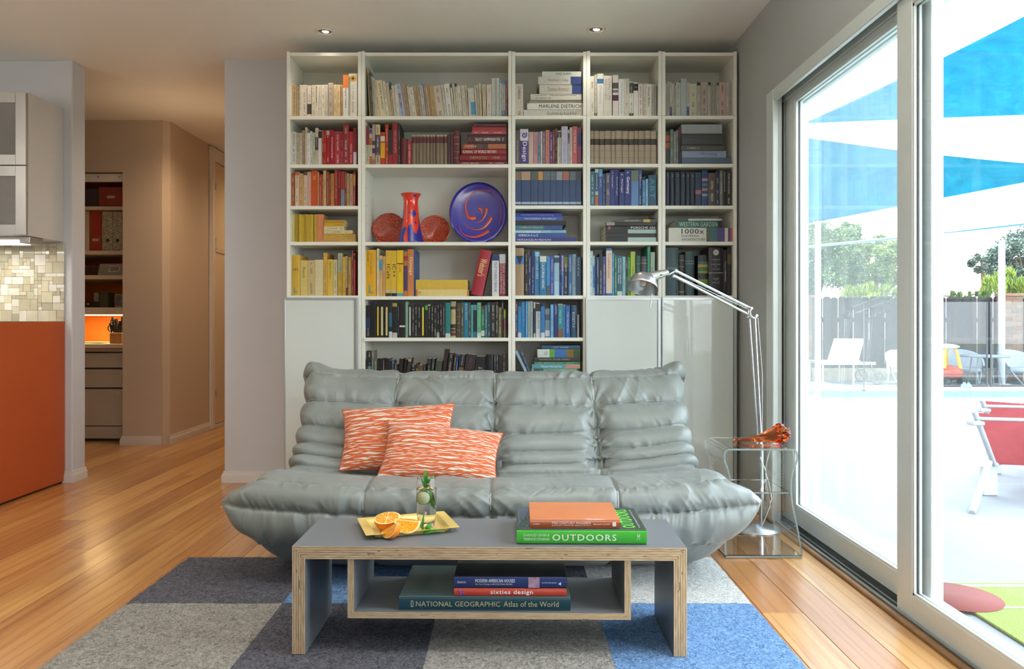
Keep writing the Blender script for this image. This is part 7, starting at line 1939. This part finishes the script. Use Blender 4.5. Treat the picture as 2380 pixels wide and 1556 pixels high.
# mesh safety fence posts by the pool
dk = plain('post_dark', '3c3c3c', .6)
for lab, px, y_, q0, r_ in (('tall dark safety-fence pole close to the door jamb', 1859.5, 10.0, 716, .012), ('dark safety-fence pole behind the first one', 1869, 11.0, 770, .012), ('dark safety-fence pole in front of the sun lounger', 2008, 11.6, 708, .009)):
    X = gx(px, y_); pe = empty('fence_pole', lab, 'pole', (X, y_, GZ0), 'poles of the pool safety fence'); obj('pole', MB().tube([(X, y_, GZ0 + .01), (X, y_, az(q0, y_))], r_, 8), dk, pe); obj('socket', MB().lathe([(.0001, 0), (.03, 0), (.03, .02), (.014, .03), (.0001, .03)], 12, c=(X, y_, GZ0)), dk, pe)
yf2 = 11.95
for i, (p0, p1) in enumerate(((2186, 2294), (2303, 2500))):
    sf = empty('safety_fence', ['safety fence panel of fine dark mesh before the toy car', 'safety fence panel of fine dark mesh before the second wicker chair'][i], 'safety fence', (gx((p0 + p1) / 2, yf2), yf2, GZ0), 'mesh safety fence panels')
    x0, x1 = gx(p0, yf2), gx(p1, yf2); zt_ = az(702, yf2); m = MB()
    for xx in (x0, x1): obj('post', MB().tube([(xx, yf2, GZ0 + .035), (xx, yf2, zt_)], .014, 8), dk, sf)
    obj('bottom_rail', MB().box(x0, x1, yf2 - .01, yf2 + .01, GZ0 + .035, GZ0 + .065), dk, sf)
    obj('netting', MB().box(x0, x1, yf2 - .001, yf2 + .001, GZ0 + .07, zt_), sheet_glass('netting_%d' % i, (.80, .82, .83, 1), veil=.012), sf)
# sun lounger
yl = 12.7; lo = empty('sun_lounger', 'white sling sun lounger with raised back and wheels before the fence', 'sun lounger', (gx(1970, yl), yl, GZ0))
wm = plain('lounger_white', '8c908e', .5); def_ = wm
x0, x1 = gx(1908, yl), gx(2036, yl); xh = gx(1995, yl); zs = az(842, yl)
for dy in (0, .55): obj('side_rail', MB().box(x0, x1, yl + dy, yl + dy + .04, zs - .05, zs, .006), plain('lounger_grey', 'a8a69e', .6), lo)
obj('seat_sling', MB().box(x0 + .02, xh - .05, yl + .03, yl + .56, zs - .005, zs + .008), wm, lo)
hb_ = [(gx(1922, yl), az(845, yl)), (gx(1953, yl), az(795, yl)), (gx(2024, yl), az(790, yl)), (gx(1994, yl), az(842, yl))]
m = MB(); xa_, za_ = gx(1990, yl), zs; xb_, zb_ = gx(2024, yl), az(790, yl)
m.add([(xa_ - .5, yl + .03, za_), (xa_ - .5, yl + .56, za_), (xb_ - .52, yl + .56, zb_), (xb_ - .52, yl + .03, zb_)], [(0, 1, 2, 3)])
bs = MB(); dxb = gx(1953, yl) - gx(1922, yl); xq = gx(1925, yl)
bs.add([(xq, yl + .02, zs + .01), (xq + .50, yl + .02, zs + .01), (xq + .50 + .24, yl + .3, zb_), (xq + .24, yl + .3, zb_), (xq, yl + .03, zs - .002), (xq + .50, yl + .03, zs - .002), (xq + .74, yl + .315, zb_ - .01), (xq + .24, yl + .315, zb_ - .01)], [(0, 1, 2, 3), (7, 6, 5, 4), (0, 4, 5, 1), (2, 6, 7, 3), (0, 3, 7, 4), (1, 5, 6, 2)])
obj('back_sling', bs, wm, lo)
m = MB(); m.tube([(xq, yl + .02, zs), (xq + .24, yl + .3, zb_), (xq + .74, yl + .3, zb_), (xq + .5, yl + .02, zs)], .016, 8); obj('back_frame', m, plain('lounger_grey', 'a8a69e', .6), lo)
for xx in (x0 + .04, gx(1985, yl)):
    for dy in (.02, .57): obj('leg', MB().tube([(xx, yl + dy, zs - .03), (xx, yl + dy, GZ0 + .005)], .016, 8), plain('lounger_grey', 'a8a69e', .6), lo)
for dy in (0, .58):
    w = MB(); wx, wz = gx(2039, yl), GZ0 + .115; w.tube([(wx + .10 * math.cos(a), yl + dy, wz + .10 * math.sin(a)) for a in [2 * PI * q / 20 for q in range(21)]], .016, 6, cap=False)
    for q in range(6): w.tube([(wx, yl + dy, wz), (wx + .1 * math.cos(q * PI / 3), yl + dy, wz + .1 * math.sin(q * PI / 3))], .005, 4)
    w.tube([(wx, yl + dy, wz), (gx(2022, yl), yl + dy, zs - .02)], .012, 5); obj('wheel', w, plain('wheel_grey', '6a6a66', .6), lo)
# round-backed white wicker chairs
wk = plain('wicker_white', 'a6aaac', .7, var=.1, nscale=60, bmp=.8, bscale=90, bdist=.01)
def wicker(label, X, y_, W_, face):
    e = empty('wicker_chair', label, 'chair', (X, y_, GZ0), 'round-backed white wicker chairs', rot=(0, 0, face)); n = 28; k_ = 10; H_ = .56; vs = []; r_ = W_ / 2
    for j in range(k_ + 1):
        t = j / k_
        for i in range(n + 1):
            a = PI * i / n; s_ = math.sin(a); top = .30 + (H_ - .30) * s_ ** .7; z = .18 + (top - .18) * t; rr_ = r_ * (1 + .06 * t)
            vs.append((rr_ * math.cos(a), rr_ * s_ * .9, z))
    fs = [(j * (n + 1) + i, j * (n + 1) + i + 1, (j + 1) * (n + 1) + i + 1, (j + 1) * (n + 1) + i) for j in range(k_) for i in range(n)]; m = MB(); m.add(vs, fs, smooth=True)
    m.add([(x * .94, y * .94, z) for x, y, z in vs], [f[::-1] for f in fs], smooth=True); m.tube(vs[-(n + 1):], .018, 6); obj('back_shell', m, wk, e, local=True, recalc=False)
    m = MB(); m.lathe([(.0001, .26), (r_ * .92, .26), (r_ * .95, .22), (r_ * .9, .2), (.0001, .2)], 24); obj('seat', m, wk, e, local=True)
    for a in (.35, PI - .35, PI + .6, -.6):
        m = MB(); m.tube([(r_ * .86 * math.cos(a), r_ * .8 * math.sin(a), .22), (r_ * .98 * math.cos(a), r_ * .92 * math.sin(a), .003)], [.03, .018], 8); obj('leg', m, wk, e, local=True)
    for a in (.0, PI):
        m = MB(); m.tube([(r_ * .95 * math.cos(a + q * .25), r_ * .9 * math.sin(a + q * .25) , .24 - .12 * abs(q)) for q in (-2, -1, 0, 1, 2)], .012, 6); obj('brace', m, wk, e, local=True)
    return e
wicker('white wicker tub chair half hidden by the fixed door leaf', gx(2107, 12.8), 12.8, .62, .2)
wicker('white wicker tub chair between the toy car and the patio table', gx(2225, 13.1), 13.1, .74, -.5)
wicker('white wicker tub chair beyond the patio table, under the far white post', gx(2388, 12.92), 12.92, .84, .35)
e = empty('patio_table', 'small white round patio table between the wicker chairs', 'table', (gx(2288, 12.42), 12.42, GZ0)); zt_ = az(826, 12.42) - GZ0
m = MB(); m.lathe([(.0001, zt_), (.36, zt_), (.37, zt_ - .012), (.36, zt_ - .03), (.0001, zt_ - .03)], 36); obj('tabletop', m, wm, e, local=True)
for a in (.5, 2.1, 3.7, 5.3): obj('leg', MB().tube([(.2 * math.cos(a), .2 * math.sin(a), zt_ - .03), (.27 * math.cos(a), .27 * math.sin(a), .004)], .011, 8), wm, e, local=True)
# ride-on toy car
e = empty('toy_car', 'red toddler ride-on car with yellow roof pillars beside the wicker chair', 'toy car', (gx(2200, 12.45), 12.45, GZ0)); tr = plain('toy_red', 'c8441e', .35, coat=.3); ty = plain('toy_yellow', 'e2b21a', .35, coat=.3)
m = MB(); m.sphere((0, 0, .23), (.20, .34, .125), 24, 14); m.sphere((.06, -.05, .20), (.15, .2, .10), 20, 10); obj('body', m, tr, e, local=True)
for sx in (-.14, .12):
    for sy in (-.18, .2): obj('roof_pillar', MB().tube([(sx, sy, .30), (sx * .8, sy * .8, .52), (sx * .55, sy * .6, .64)], [.032, .026, .022], 8), ty, e, local=True)
m = MB(); m.sphere((0, 0, .655), (.17, .24, .045), 20, 8); obj('roof', m, plain('toy_cream', 'ece4c8', .4), e, local=True)
for sx in (-.13, .13):
    for sy in (-.2, .2): obj('wheel', MB().tube([(sx - .03, sy, .085), (sx + .03, sy, .085)], .08, 16), dk, e, local=True)
# green bath toy on the coping
e = empty('pool_toy', 'small mint green toy on the pool edge before the mesh fence', 'toy', (gx(2246, 11.75), 11.75, GZ0 + .03)); gm_ = plain('mint_plastic', '5fc89c', .35)
m = MB(); m.box(-.07, .07, -.04, .04, 0, .06, .015); obj('body', m, gm_, e, local=True); m = MB(); m.sphere((-.03, 0, .07), .022, 12, 8); m.sphere((.035, 0, .068), .02, 12, 8); obj('knob', m, gm_, e, local=True)
# pennant of coloured pool noodles on the first pole
e = empty('wind_spinner', 'faded purple and red wind spinner on the brick pier', 'wind spinner', (gx(1871, 13.33), 13.33, az(775, 13.33)))
for q, (dz, c_) in enumerate(((.0, '9a8ae0'), (.07, 'e07aa0'), (.14, 'a88ae6'), (.26, 'd86a8c'), (.33, '9a8ae0'), (.40, 'cfa8f0'))):
    m = MB(); m.sphere((0, 0, dz), (.055, .03, .04), 14, 8); obj('coloured_bulge', m, plain('spinner_%d' % q, c_, .5), e, local=True)
obj('hook', MB().tube([(0, 0, .49), (0, .075, .5)], .006, 5), dk, e, local=True)
obj('string', MB().tube([(0, 0, -.03), (0, 0, .5)], .004, 5), dk, e, local=True)
# red sling chairs on the terrace
rs_m = sail_mat('red_sling', '86383a', '964244'); ch_m = plain('chair_white', 'a4a8aa', .4)
def sling_chair(label, dx, dy, W_):
    """coordinates in the room: back sling faces the house"""
    e = empty('sling_chair', label, 'chair', (2.95 + dx, 4.5 + dy, GZ0), 'red sling chairs on the patio')
    TL_, TR_ = at(2272, 960, 4.50) + Vector((dx, dy, 0)), at(2272, 960, 4.50) + Vector((W_ + dx, -.16 + dy, .0)); BL_ = at(2318, 1080, 4.62) + Vector((dx, dy, 0)); BR_ = BL_ + Vector((W_, -.16, 0))
    n = 10; vs = []
    for j in range(n + 1):
        for i in range(n + 1):
            s, t = i / n, j / n; p = TL_ * (1 - s) * (1 - t) + TR_ * s * (1 - t) + BR_ * s * t + BL_ * (1 - s) * t; p.y += .05 * math.sin(PI * t); p.z -= .012 * math.sin(PI * s) * (1 - t); vs.append(p)
    fs = [(j * (n + 1) + i, j * (n + 1) + i + 1, (j + 1) * (n + 1) + i + 1, (j + 1) * (n + 1) + i) for j in range(n) for i in range(n)]; m = MB(); m.add(vs, fs, smooth=True); obj('back_sling', m, rs_m, e, recalc=False)
    FL_ = BL_ + Vector((.44, .26, .03)); FR_ = BR_ + Vector((.44, .26, .03)); m = MB(); m.add([BL_, BR_, FR_, FL_], [(0, 1, 2, 3)]); obj('seat_sling', m, rs_m, e, recalc=False)
    obj('top_bar', MB().tube([TL_ + Vector((0, .01, -.035)), TR_ + Vector((0, .01, -.035))], .011, 8), ch_m, e)
    for A_, B_, C_ in ((TL_, BL_, FL_), (TR_, BR_, FR_)):
        obj('side_frame', MB().tube([A_ + Vector((-.02, 0, .01)), B_ + Vector((-.02, 0, 0)), C_ + Vector((-.02, 0, 0))], .017, 8), ch_m, e)
        bk = Vector((A_.x - .20, A_.y - .27, GZ0 + .005)); obj('rear_leg', MB().tube([B_ + Vector((-.03, .02, .03)), bk], .019, 8), ch_m, e)
        obj('front_leg', MB().box(B_.x - .06, B_.x + .03, B_.y + .04, B_.y + .08, GZ0 + .002, B_.z - .02, .004), ch_m, e)
        obj('armrest', MB().box(A_.x - .03, A_.x + .05, A_.y - .0, A_.y + .07, A_.z - .08, A_.z - .05, .008), ch_m, e)
    return e
sling_chair('red mesh sling chair with its back to the sliding door', 0, 0, .62)
sling_chair('second red sling chair, farther out behind the first', .46, .66, .62)
# play mat on the terrace
yy0, yy1 = .9, gy_of(1362)
m = MB(); m.box(1.72, 4.4, yy0, yy1, GZ0 + .001, GZ0 + .012, .003)
def playmat():
    mt, nt, b = new_mat('play_mat_green'); t = N(nt, 'ShaderNodeTexCoord'); n = N(nt, 'ShaderNodeTexNoise', Scale=160.0, Detail=3.0); nt.links.new(t.outputs['Object'], n.inputs['Vector']); r = ramp(nt, [(.35, hexc('62742a')), (.65, hexc('7e8c44'))], n.outputs[0]); nt.links.new(r.outputs[0], b.inputs['Base Color']); b.inputs['Roughness'].default_value = .95; bump(nt, b, n.outputs[0], .5, .003); return mt
pm_ = empty('outdoor_mat', 'lime green outdoor mat with white lines and a dark red disc outside the door', 'mat', (3.0, 2.4, GZ0)); obj('mat_field', m, playmat(), pm_)
m = MB(); m.box(1.75, 4.38, yy1 - .05, yy1 - .025, GZ0 + .0125, GZ0 + .0135); yln = gy_of(1421); m.box(1.75, 4.38, yln - .008, yln + .008, GZ0 + .0125, GZ0 + .0135); obj('white_line', m, plain('line_white', 'a4a598', .9), pm_)
dc = at(2236, 1398, 0); yd_ = 2.93; m = MB(); m.lathe([(.0001, .0015), (.16, .0015), (.16, 0)], 40, c=(ax(2222, yd_), yd_, GZ0 + .0125)); obj('red_disc', m, plain('disc_red', '6e3430', .9), pm_)
